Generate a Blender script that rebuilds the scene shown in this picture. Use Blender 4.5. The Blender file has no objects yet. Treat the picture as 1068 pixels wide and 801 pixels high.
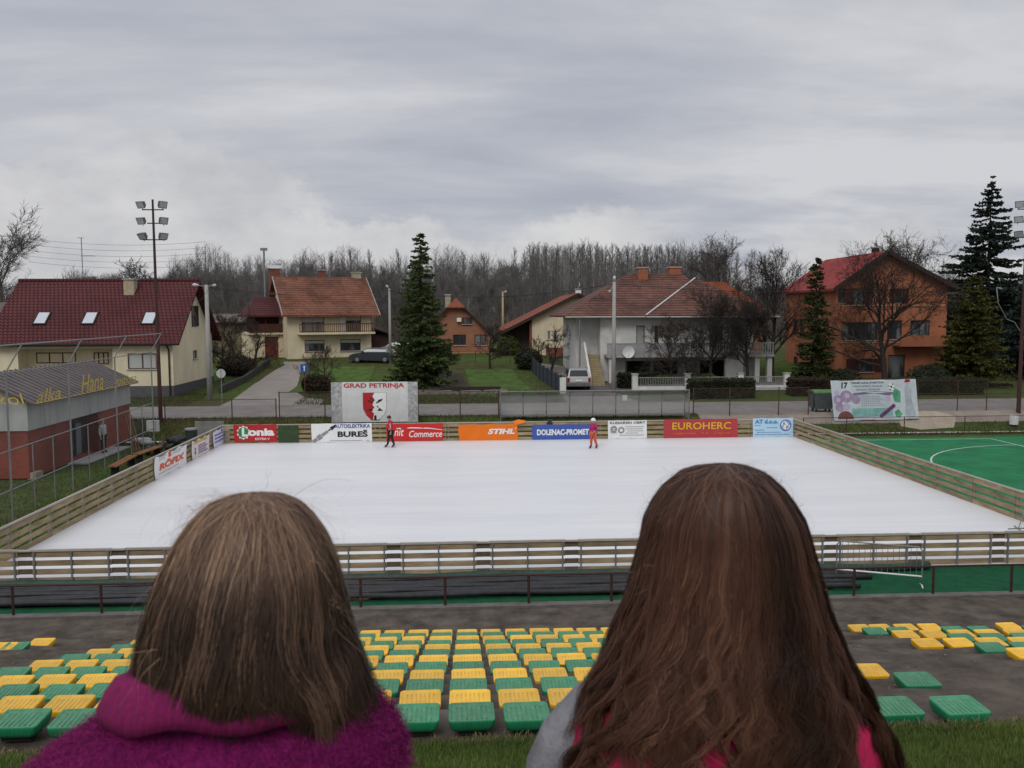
import bpy, math, random
import numpy as np
from mathutils import Vector as V
R = math.radians
C = bpy.context.scene.collection
rnd = random.Random(7)

# ------------------------------------------------------------------ camera model (photo pixels 1068x801)
F = 900.0; CX, CY, CH = 534.0, 400.5, 7.2
YAW, PIT, ROL = R(3.3), math.atan(73.5 / 900), R(0.22)
_f = V((math.sin(YAW) * math.cos(PIT), math.cos(YAW) * math.cos(PIT), -math.sin(PIT)))
_r0 = V((math.cos(YAW), -math.sin(YAW), 0)); _u0 = _r0.cross(_f)
_r = _r0 * math.cos(ROL) - _u0 * math.sin(ROL)
_u = _u0 * math.cos(ROL) + _r0 * math.sin(ROL)
EYE = V((0, 0, CH))
def ray(px, py): return _f + _r * ((px - CX) / F) - _u * ((py - CY) / F)
def atY(px, py, Y):
    d = ray(px, py); return EYE + d * (Y / d.y)
def atX(px, py, X):
    d = ray(px, py); return EYE + d * (X / d.x)
def atz(px, py, z=0.0):
    d = ray(px, py); return EYE + d * ((z - CH) / d.z)
def pj(p):
    v = V(p) - EYE; k = v.dot(_f)
    if k <= 0.01: return (-9999, -9999)
    return (CX + F * v.dot(_r) / k, CY - F * v.dot(_u) / k)

# ------------------------------------------------------------------ ground profile
KN = [(-40, 9.0), (-2, 6.15), (0, 5.65), (3.5, 4.68), (6.6, 3.75), (7.0, 3.605), (7.15, 3.2), (7.4, 3.0), (17.9, -0.06), (50.0, -0.06), (50.01, 0.0), (52.2, 0.95), (60, 1.1), (74, 1.5), (88, 2.8), (100, 3.0), (1600, 3.0)]
def g(y):
    for (a, za), (b, zb) in zip(KN, KN[1:]):
        if y <= b: return za + (zb - za) * (y - a) / (b - a) if y >= a else za
    return KN[-1][1]

def atg(px, py, dz=0.0):
    """point of the sloping ground seen at a photo pixel"""
    d = ray(px, py); t = 20.0
    while t < 400 and (EYE + d * t).z > g((EYE + d * t).y) + dz: t += .05
    return EYE + d * t
# ------------------------------------------------------------------ mesh builder
ORG = {}
class MB:
    def __init__(s): s.v = []; s.f = []
    def add(s, vs, fs):
        n = len(s.v); s.v.extend(vs); s.f.extend(tuple(i + n for i in f) for f in fs)
    def poly(s, *p): s.add([V(q) for q in p], [tuple(range(len(p)))])
    def box(s, x0, x1, y0, y1, z0, z1):
        s.add([V((x, y, z)) for z in (z0, z1) for y in (y0, y1) for x in (x0, x1)],
              [(0, 2, 3, 1), (4, 5, 7, 6), (0, 1, 5, 4), (2, 6, 7, 3), (0, 4, 6, 2), (1, 3, 7, 5)])
    def obox(s, c, a, b, d):
        c, a, b, d = V(c), V(a), V(b), V(d)
        s.add([c + a * i + b * j + d * k for k in (-1, 1) for j in (-1, 1) for i in (-1, 1)],
              [(0, 2, 3, 1), (4, 5, 7, 6), (0, 1, 5, 4), (2, 6, 7, 3), (0, 4, 6, 2), (1, 3, 7, 5)])
    def bar(s, p, q, w, h=None, up=(0, 0, 1)):
        p, q = V(p), V(q); d = q - p
        if d.length < 1e-6: return
        dn = d.normalized(); up = V(up)
        if abs(dn.dot(up)) > .98: up = V((0, 1, 0))
        a = dn.cross(up).normalized(); b = a.cross(dn)
        s.obox((p + q) / 2, d / 2, a * (w / 2), b * ((h or w) / 2))
    def tube(s, pts, rad, n=6, cap=True):
        pts = [V(p) for p in pts]
        if not hasattr(rad, '__len__'): rad = [rad] * len(pts)
        base = len(s.v); m = len(pts); pa = None
        for i, p in enumerate(pts):
            d = (pts[min(i + 1, m - 1)] - pts[max(i - 1, 0)])
            d = d.normalized() if d.length > 1e-9 else V((0, 0, 1))
            if pa is None:
                up = V((0, 0, 1)) if abs(d.z) < .9 else V((0, 1, 0))
                a = d.cross(up).normalized()
            else:
                a = pa - d * pa.dot(d)
                a = a.normalized() if a.length > 1e-6 else d.orthogonal().normalized()
            pa = a; b = d.cross(a)
            for k in range(n):
                t = 2 * math.pi * k / n
                s.v.append(p + (a * math.cos(t) + b * math.sin(t)) * rad[i])
        for i in range(m - 1):
            for k in range(n):
                k2 = (k + 1) % n
                s.f.append((base + i * n + k, base + i * n + k2, base + (i + 1) * n + k2, base + (i + 1) * n + k))
        if cap:
            s.f.append(tuple(base + k for k in range(n))[::-1]); s.f.append(tuple(base + (m - 1) * n + k for k in range(n)))
    def slab(s, pts, t):
        pts = [V(p) for p in pts]; n = len(pts); d = V((0, 0, -t))
        s.add(pts + [p + d for p in pts], [tuple(range(n)), tuple(range(2 * n - 1, n - 1, -1))] + [(i, i + n, (i + 1) % n + n, (i + 1) % n) for i in range(n)])
    def prism(s, pts, d):
        pts = [V(p) for p in pts]; n = len(pts); d = V(d)
        s.add(pts + [p + d for p in pts], [tuple(range(n)), tuple(range(2 * n - 1, n - 1, -1))] + [(i, i + n, (i + 1) % n + n, (i + 1) % n) for i in range(n)])
    def loft(s, rings, cap=True, close=True):
        base = len(s.v); n = len(rings[0])
        for r in rings: s.v.extend(V(p) for p in r)
        for i in range(len(rings) - 1):
            for k in range(n if close else n - 1):
                k2 = (k + 1) % n
                s.f.append((base + i * n + k, base + i * n + k2, base + (i + 1) * n + k2, base + (i + 1) * n + k))
        if cap and close:
            s.f.append(tuple(base + k for k in range(n))[::-1]); s.f.append(tuple(base + (len(rings) - 1) * n + k for k in range(n)))
    def ball(s, c, r, n=8, m=6, sq=(1, 1, 1)):
        c = V(c)
        s.loft([[c + V((math.cos(2 * math.pi * k / n) * math.sin(t) * r * sq[0], math.sin(2 * math.pi * k / n) * math.sin(t) * r * sq[1], -math.cos(t) * r * sq[2])) for k in range(n)]
                for t in [math.pi * (j + .02 if j == 0 else j - .02 if j == m else j) / m for j in range(m + 1)]])
    def wall(s, O, U, N, W, H, holes=(), depth=.14):
        """a wall sheet with real openings and reveals; O lower left seen from outside, U along, N outward"""
        O, U, N = V(O), V(U), V(N); Z = V((0, 0, 1))
        us = sorted({0, W, *[max(0, min(W, h[k])) for h in holes for k in (0, 1)]})
        vs = sorted({0, H, *[max(0, min(H, h[k])) for h in holes for k in (2, 3)]})
        for a, b in zip(us, us[1:]):
            for c, d in zip(vs, vs[1:]):
                mu, mv = (a + b) / 2, (c + d) / 2
                if any(h[0] < mu < h[1] and h[2] < mv < h[3] for h in holes): continue
                s.poly(O + U * a + Z * c, O + U * b + Z * c, O + U * b + Z * d, O + U * a + Z * d)
        for h in holes:
            q = [O + U * h[0] + Z * h[2], O + U * h[1] + Z * h[2], O + U * h[1] + Z * h[3], O + U * h[0] + Z * h[3]]
            dd = h[4] if len(h) > 4 else depth
            for i in range(4):
                a, b = q[i], q[(i + 1) % 4]; s.poly(a, b, b - N * dd, a - N * dd)
    def build(s, name, m, parent=None, smooth=False, local=False):
        me = bpy.data.meshes.new(name)
        off = V((0, 0, 0)) if (parent is None or local) else ORG.get(parent.name, V((0, 0, 0)))
        me.from_pydata([tuple(p - off) for p in s.v], [], s.f)
        if smooth: me.polygons.foreach_set('use_smooth', [True] * len(me.polygons))
        me.materials.append(m); me.update()
        o = bpy.data.objects.new(name, me); C.objects.link(o)
        if parent is not None: o.parent = parent; ORG[o.name] = off
        else: ORG[o.name] = V((0, 0, 0))
        return o

def tag(o, label=None, cat=None, group=None, kind=None):
    if label: o['label'] = label
    if cat: o['category'] = cat
    if group: o['group'] = group
    if kind: o['kind'] = kind
    return o
def thing(name, label, cat, loc=(0, 0, 0), rz=0, group=None):
    o = bpy.data.objects.new(name, None); C.objects.link(o); o.empty_display_size = .2
    o.location = loc; o.rotation_euler = (0, 0, rz); ORG[o.name] = V(loc)
    return tag(o, label, cat, group)
def dup(o, loc=None, rz=None, sc=None, label=None, group=None, parent=None):
    c = o.copy(); C.objects.link(c)
    if parent is not None: c.parent = parent
    if loc is not None: c.location = loc
    if rz is not None: c.rotation_euler = (0, 0, rz)
    if sc is not None: c.scale = sc if hasattr(sc, '__len__') else (sc, sc, sc)
    if label: c['label'] = label
    if group: c['group'] = group
    for ch in list(o.children): dup(ch, parent=c)
    return c
def struct(o): o['kind'] = 'structure'; return o

ONES = ['first', 'second', 'third', 'fourth', 'fifth', 'sixth', 'seventh', 'eighth', 'ninth', 'tenth', 'eleventh', 'twelfth', 'thirteenth', 'fourteenth', 'fifteenth', 'sixteenth', 'seventeenth', 'eighteenth', 'nineteenth', 'twentieth']
def nth(i): return ONES[i] if i < 20 else 'twenty-' + ONES[i - 20]

# ------------------------------------------------------------------ materials
MATS = {}
def mat(name, col, rough=.8, var=.18, scale=3.0, bump=0.0, spec=.3, metal=0.0, col2=None, rand=.0, detail=6, stretch=(1, 1, 1), thr=None, emis=None):
    """principled surface with procedural noise variation in object space"""
    if name in MATS: return MATS[name]
    m = bpy.data.materials.new(name); m.use_nodes = True; MATS[name] = m
    nt = m.node_tree; N = nt.nodes; L = nt.links; b = N['Principled BSDF']
    b.inputs['Roughness'].default_value = rough; b.inputs['Metallic'].default_value = metal
    b.inputs['Specular IOR Level'].default_value = spec
    tc = N.new('ShaderNodeTexCoord'); mp = N.new('ShaderNodeMapping'); mp.inputs['Scale'].default_value = stretch
    L.new(tc.outputs['Object'], mp.inputs[0])
    n = N.new('ShaderNodeTexNoise'); n.inputs['Scale'].default_value = scale; n.inputs['Detail'].default_value = detail; n.inputs['Roughness'].default_value = .65
    L.new(mp.outputs[0], n.inputs['Vector'])
    cr = N.new('ShaderNodeValToRGB'); e = cr.color_ramp.elements
    c = V(col[:3]); c2 = V(col2[:3]) if col2 else None
    if thr: e[0].position, e[1].position = thr
    else: e[0].position, e[1].position = .3, .7
    lo = c * (1 - var); hi = (c2 if c2 else c * (1 + var))
    e[0].color = (*lo, 1); e[1].color = (*hi, 1)
    L.new(n.outputs[0], cr.inputs[0]); out = cr.outputs[0]
    if rand:
        oi = N.new('ShaderNodeObjectInfo'); mr = N.new('ShaderNodeMapRange'); mr.inputs[3].default_value = 1 - rand; mr.inputs[4].default_value = 1 + rand
        L.new(oi.outputs['Random'], mr.inputs[0])
        mx = N.new('ShaderNodeMix'); mx.data_type = 'RGBA'; mx.blend_type = 'MULTIPLY'; mx.inputs[0].default_value = 1
        L.new(out, mx.inputs[6]); L.new(mr.outputs[0], mx.inputs[7]); out = mx.outputs[2]
    L.new(out, b.inputs['Base Color'])
    if bump:
        bp = N.new('ShaderNodeBump'); bp.inputs['Strength'].default_value = bump; bp.inputs['Distance'].default_value = .02
        L.new(n.outputs[0], bp.inputs['Height']); L.new(bp.outputs[0], b.inputs['Normal'])
    return m

def row_mat(name, c1, c2, cm, bw, bh, kz=1.0, rough=.85, mortar=.04, blotch=None, bsc=.35, offs=.5, spec=.25, plan=False):
    """brick / tile courses: brick texture over (x+y, z*kz) in object space plus dirt noise; plan=True lays it on (x, y)"""
    if name in MATS: return MATS[name]
    m = bpy.data.materials.new(name); m.use_nodes = True; MATS[name] = m
    nt = m.node_tree; N = nt.nodes; L = nt.links; b = N['Principled BSDF']
    b.inputs['Roughness'].default_value = rough; b.inputs['Specular IOR Level'].default_value = spec
    tc = N.new('ShaderNodeTexCoord'); sp = N.new('ShaderNodeSeparateXYZ'); L.new(tc.outputs['Object'], sp.inputs[0])
    ad = N.new('ShaderNodeMath'); ad.operation = 'ADD'; L.new(sp.outputs[0], ad.inputs[0]); L.new(sp.outputs[1], ad.inputs[1])
    mu = N.new('ShaderNodeMath'); mu.operation = 'MULTIPLY'; mu.inputs[1].default_value = kz; L.new(sp.outputs[1 if plan else 2], mu.inputs[0])
    cb = N.new('ShaderNodeCombineXYZ'); L.new(sp.outputs[0] if plan else ad.outputs[0], cb.inputs[0]); L.new(mu.outputs[0], cb.inputs[1])
    br = N.new('ShaderNodeTexBrick'); br.offset = offs
    br.inputs['Color1'].default_value = (*c1, 1); br.inputs['Color2'].default_value = (*c2, 1); br.inputs['Mortar'].default_value = (*cm, 1)
    br.inputs['Scale'].default_value = 1; br.inputs['Brick Width'].default_value = bw; br.inputs['Row Height'].default_value = bh
    br.inputs['Mortar Size'].default_value = bh * mortar; br.inputs['Mortar Smooth'].default_value = .4; br.inputs['Bias'].default_value = 0
    L.new(cb.outputs[0], br.inputs['Vector'])
    n = N.new('ShaderNodeTexNoise'); n.inputs['Scale'].default_value = bsc; n.inputs['Detail'].default_value = 8; n.inputs['Roughness'].default_value = .7
    L.new(tc.outputs['Object'], n.inputs['Vector'])
    cr = N.new('ShaderNodeValToRGB'); e = cr.color_ramp.elements
    bl = blotch or (.6, .6, .6)
    e[0].position, e[1].position = .34, .6; e[0].color = (*bl, 1); e[1].color = (1.06, 1.06, 1.06, 1)
    L.new(n.outputs[0], cr.inputs[0])
    mx = N.new('ShaderNodeMix'); mx.data_type = 'RGBA'; mx.blend_type = 'MULTIPLY'; mx.inputs[0].default_value = 1
    L.new(br.outputs[0], mx.inputs[6]); L.new(cr.outputs[0], mx.inputs[7]); L.new(mx.outputs[2], b.inputs['Base Color'])
    bp = N.new('ShaderNodeBump'); bp.inputs['Strength'].default_value = .5; bp.inputs['Distance'].default_value = .03
    L.new(br.outputs[1], bp.inputs['Height']); bp.invert = True; L.new(bp.outputs[0], b.inputs['Normal'])
    return m

def glass_mat(name, col=(.03, .035, .04), rough=.08, curtain=.5, cscale=.9):
    """window glass: dark glossy pane with paler curtain folds behind"""
    if name in MATS: return MATS[name]
    m = bpy.data.materials.new(name); m.use_nodes = True; MATS[name] = m
    nt = m.node_tree; N = nt.nodes; L = nt.links; b = N['Principled BSDF']
    b.inputs['Roughness'].default_value = rough; b.inputs['Specular IOR Level'].default_value = .5
    tc = N.new('ShaderNodeTexCoord'); mp = N.new('ShaderNodeMapping'); mp.inputs['Scale'].default_value = (1, 1, .25); L.new(tc.outputs['Object'], mp.inputs[0])
    n = N.new('ShaderNodeTexNoise'); n.inputs['Scale'].default_value = cscale; n.inputs['Detail'].default_value = 5; L.new(mp.outputs[0], n.inputs['Vector'])
    cr = N.new('ShaderNodeValToRGB'); e = cr.color_ramp.elements; e[0].position, e[1].position = .48, .62
    e[0].color = (*col, 1); e[1].color = (*[c + curtain * (.34 - c * .3) for c in col], 1)
    L.new(n.outputs[0], cr.inputs[0]); L.new(cr.outputs[0], b.inputs['Base Color'])
    return m

def sheer_mat(name, col, alpha, rough=.5, wires=None):
    """polycarbonate or netting: mix of transparent and a surface; wires=(cell, thickness) draws a real wire pattern"""
    if name in MATS: return MATS[name]
    m = bpy.data.materials.new(name); m.use_nodes = True; MATS[name] = m
    nt = m.node_tree; N = nt.nodes; L = nt.links; b = N['Principled BSDF']; out = N['Material Output']
    b.inputs['Base Color'].default_value = (*col, 1); b.inputs['Roughness'].default_value = rough
    tr = N.new('ShaderNodeBsdfTransparent'); mx = N.new('ShaderNodeMixShader')
    L.new(tr.outputs[0], mx.inputs[1]); L.new(b.outputs[0], mx.inputs[2]); L.new(mx.outputs[0], out.inputs[0])
    if wires is None:
        tc = N.new('ShaderNodeTexCoord'); n = N.new('ShaderNodeTexNoise'); n.inputs['Scale'].default_value = .9; n.inputs['Detail'].default_value = 5
        L.new(tc.outputs['Object'], n.inputs['Vector'])
        mr = N.new('ShaderNodeMapRange'); mr.inputs[1].default_value = .3; mr.inputs[2].default_value = .7; mr.inputs[3].default_value = alpha * .75; mr.inputs[4].default_value = min(1, alpha * 1.25)
        L.new(n.outputs[0], mr.inputs[0]); L.new(mr.outputs[0], mx.inputs[0])
    else:
        cell, th = wires
        tc = N.new('ShaderNodeTexCoord'); sp = N.new('ShaderNodeSeparateXYZ'); L.new(tc.outputs['Object'], sp.inputs[0])
        h = N.new('ShaderNodeMath'); h.operation = 'ADD'; L.new(sp.outputs[0], h.inputs[0]); L.new(sp.outputs[1], h.inputs[1])
        prev = None
        for op in ('ADD', 'SUBTRACT'):
            a = N.new('ShaderNodeMath'); a.operation = op; L.new(h.outputs[0], a.inputs[0]); L.new(sp.outputs[2], a.inputs[1])
            d = N.new('ShaderNodeMath'); d.operation = 'DIVIDE'; d.inputs[1].default_value = cell; L.new(a.outputs[0], d.inputs[0])
            fr = N.new('ShaderNodeMath'); fr.operation = 'FRACT'; L.new(d.outputs[0], fr.inputs[0])
            lt = N.new('ShaderNodeMath'); lt.operation = 'LESS_THAN'; lt.inputs[1].default_value = th / cell; L.new(fr.outputs[0], lt.inputs[0])
            if prev is None: prev = lt
            else:
                mxx = N.new('ShaderNodeMath'); mxx.operation = 'MAXIMUM'; L.new(prev.outputs[0], mxx.inputs[0]); L.new(lt.outputs[0], mxx.inputs[1]); prev = mxx
        L.new(prev.outputs[0], mx.inputs[0])
    return m

M_STEEL = mat('galvanised steel', (.22, .225, .23), .5, .15, 8, metal=.4)
M_RUST = mat('rusty brown paint', (.075, .035, .027), .75, .35, 6)
M_WHITE = mat('white paint', (.72, .72, .70), .6, .08, 4)
M_DARK = mat('dark void', (.02, .02, .02), .8, .2)
M_CONC = mat('weathered concrete', (.34, .33, .31), .9, .22, 3, bump=.2)
M_BLACK = mat('black plastic', (.026, .026, .028), .5, .4, 5)
M_GLASS = glass_mat('window glass')
M_FRAMEW = mat('white window frame', (.62, .61, .58), .6, .06)
M_FRAMEB = mat('brown window frame', (.06, .03, .02), .6, .2)
M_SILL = mat('pale stone sill', (.42, .40, .37), .8, .12)

# ------------------------------------------------------------------ text and flat shapes
def text_geo(body, shear=0.0, bold=0.0):
    cu = bpy.data.curves.new('tmp_text', 'FONT'); cu.body = body; cu.size = 1; cu.shear = shear; cu.offset = bold; cu.resolution_u = 3
    ob = bpy.data.objects.new('tmp_text', cu); C.objects.link(ob)
    dg = bpy.context.evaluated_depsgraph_get(); me = bpy.data.meshes.new_from_object(ob.evaluated_get(dg))
    vs = [(v.co.x, v.co.y) for v in me.vertices]; fs = [tuple(p.vertices) for p in me.polygons]
    bpy.data.objects.remove(ob); bpy.data.curves.remove(cu); bpy.data.meshes.remove(me)
    return vs, fs
class Board:
    """a flat or rippled sign surface: O lower left, U along, W up, N outward; ripple(u, v) displaces along N"""
    def __init__(s, O, U, N, w, h, ripple=None, W=(0, 0, 1)):
        s.O, s.U, s.N, s.w, s.h, s.W = V(O), V(U).normalized(), V(N).normalized(), w, h, V(W).normalized()
        s.rip = ripple or (lambda u, v: 0.0)
    def P(s, u, v, off=0.0): return s.O + s.U * u + s.W * v + s.N * (s.rip(u, v) + off)
    def cloth(s, parent, name, m, nu=40, nv=10, edge=None):
        mb = MB(); 
        for j in range(nv + 1):
            for i in range(nu + 1):
                u, v = s.w * i / nu, s.h * j / nv
                if edge: du, dv = edge(i / nu, j / nv); u += du; v += dv
                mb.v.append(s.P(u, v))
        for j in range(nv):
            for i in range(nu):
                a = j * (nu + 1) + i; mb.f.append((a, a + 1, a + nu + 2, a + nu + 1))
        return mb.build(name, m, parent, smooth=True)
    def text(s, parent, body, u0, u1, v0, v1, m, shear=0, bold=0.0, name='lettering', off=.014):
        vs, fs = text_geo(body, shear, bold)
        xs = [p[0] for p in vs]; ys = [p[1] for p in vs]; ax, bx, ay, by = min(xs), max(xs), min(ys), max(ys)
        mb = MB(); mb.v = [s.P(u0 + (x - ax) / (bx - ax) * (u1 - u0), v0 + (y - ay) / (by - ay) * (v1 - v0), off) for x, y in vs]; mb.f = fs
        return mb.build(name, m, parent)
    def shape(s, parent, polys, m, name, off=.01):
        mb = MB()
        for p in polys: mb.poly(*[s.P(u, v, off) for u, v in p])
        return mb.build(name, m, parent)
def circ(cu, cv, r, n=24, a0=0, a1=360, k=1.0):
    return [(cu + r * math.cos(R(a0 + (a1 - a0) * i / n)), cv + r * k * math.sin(R(a0 + (a1 - a0) * i / n))) for i in range(n if a1 - a0 == 360 else n + 1)]
def ringp(cu, cv, r0, r1, n=28):
    out = []
    for i in range(n):
        a, b = 2 * math.pi * i / n, 2 * math.pi * (i + 1) / n
        out.append([(cu + r0 * math.cos(a), cv + r0 * math.sin(a)), (cu + r1 * math.cos(a), cv + r1 * math.sin(a)), (cu + r1 * math.cos(b), cv + r1 * math.sin(b)), (cu + r0 * math.cos(b), cv + r0 * math.sin(b))])
    return out

# ------------------------------------------------------------------ ground sheets that follow the profile
def clip_band(pts, y0, y1):
    def half(p, k, sgn):
        out = []
        for a, b in zip(p, p[1:] + p[:1]):
            ia, ib = sgn * (a[1] - k) >= 0, sgn * (b[1] - k) >= 0
            if ia: out.append(a)
            if ia != ib:
                t = (k - a[1]) / (b[1] - a[1]); out.append((a[0] + t * (b[0] - a[0]), k))
        return out
    p = half(pts, y0, 1)
    return half(p, y1, -1) if p else p
def sheet(name, pts, dz, m):
    mb = MB()
    for (a, _), (b, _) in zip(KN, KN[1:]):
        p = clip_band(list(pts), a, b)
        if len(p) > 2 and b - a > .02: mb.poly(*[(x, y, g(y) + dz) for x, y in p])
    return struct(mb.build(name, m))
# ================================================================== SETTING: terrain, roads, rink floor, court, stand
def ground_mat():
    m = bpy.data.materials.new('winter grass ground'); m.use_nodes = True
    nt = m.node_tree; N = nt.nodes; L = nt.links; b = N['Principled BSDF']; b.inputs['Roughness'].default_value = .95; b.inputs['Specular IOR Level'].default_value = .1
    tc = N.new('ShaderNodeTexCoord')
    def noise(s, d=8): 
        n = N.new('ShaderNodeTexNoise'); n.inputs['Scale'].default_value = s; n.inputs['Detail'].default_value = d; n.inputs['Roughness'].default_value = .7; L.new(tc.outputs['Object'], n.inputs['Vector']); return n
    a, c = noise(.09), noise(1.7)
    r1 = N.new('ShaderNodeValToRGB'); e = r1.color_ramp.elements; e[0].position, e[1].position = .36, .62
    e[0].color = (.07, .058, .028, 1); e[1].color = (.058, .10, .022, 1)
    L.new(a.outputs[0], r1.inputs[0])
    r2 = N.new('ShaderNodeValToRGB'); e = r2.color_ramp.elements; e[0].position, e[1].position = .3, .7; e[0].color = (.5, .5, .5, 1); e[1].color = (1.3, 1.25, 1.1, 1)
    L.new(c.outputs[0], r2.inputs[0])
    mx = N.new('ShaderNodeMix'); mx.data_type = 'RGBA'; mx.blend_type = 'MULTIPLY'; mx.inputs[0].default_value = 1
    L.new(r1.outputs[0], mx.inputs[6]); L.new(r2.outputs[0], mx.inputs[7]); L.new(mx.outputs[2], b.inputs['Base Color'])
    bp = N.new('ShaderNodeBump'); bp.inputs['Strength'].default_value = .6; bp.inputs['Distance'].default_value = .08; L.new(c.outputs[0], bp.inputs['Height']); L.new(bp.outputs[0], b.inputs['Normal'])
    return m
M_GROUND = ground_mat()
sheet('ground', [(-900, -40), (900, -40), (900, 1600), (-900, 1600)], 0, M_GROUND)
# distant low hills on the horizon
mb = MB(); n = 90; prof = []
for i in range(n + 1):
    x = -700 + 1700 * i / n
    h = 14 + 20 * math.sin(x * .006 + 2.2) + 9 * math.sin(x * .017 + .5) + max(0, min(1, (x - 150) / 200)) * 34
    prof.append((x, max(h, 6)))
mb.loft([[(x, 820, 2) for x, h in prof], [(x, 900, 3 + h * .55) for x, h in prof], [(x, 1000, 3 + h) for x, h in prof], [(x, 1300, 3) for x, h in prof]], cap=False, close=False)
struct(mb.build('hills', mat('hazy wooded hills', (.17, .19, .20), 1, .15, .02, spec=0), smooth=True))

M_ASPH = mat('old asphalt', (.20, .18, .165), .9, .2, .8, bump=.1, spec=.2)
M_DRIVE = mat('dusty drive', (.25, .22, .195), .9, .15, .7, spec=.2)
sheet('road', [(-120, 52.8), (140, 52.8), (140, 58.6), (-120, 58.6)], .012, M_ASPH)
sheet('pavement', [(14.5, 50.9), (60, 51.2), (60, 52.75), (14.5, 52.75)], .016, mat('pale gravel pavement', (.24, .20, .17), .95, .2, 1.2, spec=.1))
dl = [atg(*q) for q in ((243, 417), (254, 409), (266, 400), (278, 392), (289, 385), (297, 381))]; dr = [atg(*q) for q in ((316, 381), (314.5, 385), (312.5, 393), (310, 402), (309, 409), (318, 415), (340, 417))]
sheet('driveway', [(dr[-1].x, 58.6), (dl[0].x, 58.6)][::-1] + [(q.x, q.y) for q in dr[::-1]] + [(dr[0].x + .3, 85.5), (dl[-1].x - .6, 85.5)] + [(q.x, q.y) for q in dl[::-1]], .02, M_DRIVE)
sheet('driveway', [(7.2, 58.6), (12.2, 58.6), (11.4, 66), (11.2, 80), (6.8, 84), (7.4, 66)], .02, M_ASPH)
sheet('garden_lawn', [(-13.2, 66), (-7.6, 66), (-8.2, 82), (-13.8, 82)], .03, mat('bright lawn', (.064, .104, .024), .95, .4, 1.1, bump=.4, spec=.1))
sheet('garden_lawn', [(1.0, 62), (5.6, 62), (4.6, 80), (0.2, 80)], .03, MATS['bright lawn'])
sheet('garden_bed', [(-4.6, 65), (.8, 65), (0, 77), (-4.8, 77)], .03, mat('dug garden soil', (.055, .042, .03), .95, .35, 3, bump=.6, spec=.1))
sheet('garden_lawn', [(-28, 66), (-20, 76), (-22, 84), (-30, 84)], .03, MATS['bright lawn'])
sheet('yard', [(8, 64.5), (28, 64.5), (28, 72), (8, 72)], .03, mat('yard paving', (.11, .10, .09), .9, .25, 1, spec=.2))
sheet('sandy_patch', [(26.6, 50.6), (27.6, 50.2), (29.8, 50.4), (30.6, 51.6), (29.2, 52.5), (27, 52.3)], .03, mat('pale sand', (.34, .29, .22), .95, .15, 2, spec=.1))

# court the rink stands on
M_COURT = mat('green court surface', (.010, .15, .055), .85, .32, .7, bump=.08, spec=.25)
mb = MB(); mb.poly((-9.5, 20.6, -.03), (33.6, 20.6, -.03), (33.6, 48.0, -.03), (-9.5, 48.0, -.03)); struct(mb.build('court', M_COURT))
mb = MB(); lw = .08
def line(a, b):
    a, b = V((*a, -.022)), V((*b, -.022)); s = (b - a).normalized().cross(V((0, 0, 1))) * lw / 2
    mb.poly(a - s, b - s, b + s, a + s)
line((20.2, 47.2), (30.1, 47.2)); line((30.1, 47.24), (30.1, 21))
pts = [V((30.1 - 8.2 * math.sin(R(a)), 36.6 + 8.2 * math.cos(R(a)), -.022)) for a in range(0, 181, 5)]
for a, b in zip(pts, pts[1:]):
    c = V((30.1, 36.6, -.022)); na, nb = (a - c).normalized() * lw, (b - c).normalized() * lw
    mb.poly(a, b, b + nb, a + na)
struct(mb.build('court_markings', mat('worn white court line', (.5, .53, .5), .8, .2, 3)))

# ice
RX0, RX1, RY0, RY1 = -13.4, 19.1, 23.35, 48.6
def ice_mat():
    m = bpy.data.materials.new('scraped rink ice'); m.use_nodes = True
    nt = m.node_tree; N = nt.nodes; L = nt.links; b = N['Principled BSDF']; b.inputs['Roughness'].default_value = .42; b.inputs['Specular IOR Level'].default_value = .3
    tc = N.new('ShaderNodeTexCoord')
    def band(sc, st, p0, p1, c0, c1):
        mp = N.new('ShaderNodeMapping'); mp.inputs['Scale'].default_value = st; L.new(tc.outputs['Object'], mp.inputs[0])
        n = N.new('ShaderNodeTexNoise'); n.inputs['Scale'].default_value = sc; n.inputs['Detail'].default_value = 7; n.inputs['Roughness'].default_value = .6; L.new(mp.outputs[0], n.inputs['Vector'])
        r = N.new('ShaderNodeValToRGB'); e = r.color_ramp.elements; e[0].position, e[1].position = p0, p1; e[0].color = (*c0, 1); e[1].color = (*c1, 1); L.new(n.outputs[0], r.inputs[0]); return r
    a = band(.5, (.16, 1.1, 1), .33, .66, (.66, .66, .665), (.72, .72, .72))
    c = band(3.0, (.1, 1.6, 1), .3, .6, (.95, .952, .955), (1.02, 1.02, 1.02))
    mx = N.new('ShaderNodeMix'); mx.data_type = 'RGBA'; mx.blend_type = 'MULTIPLY'; mx.inputs[0].default_value = 1
    L.new(a.outputs[0], mx.inputs[6]); L.new(c.outputs[0], mx.inputs[7]); L.new(mx.outputs[2], b.inputs['Base Color'])
    return m
mb = MB(); mb.box(RX0 - .25, RX1 + .3, RY0 - .1, RY1 + .2, -.03 + .005, .03); struct(mb.build('ice_surface', ice_mat()))

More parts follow.
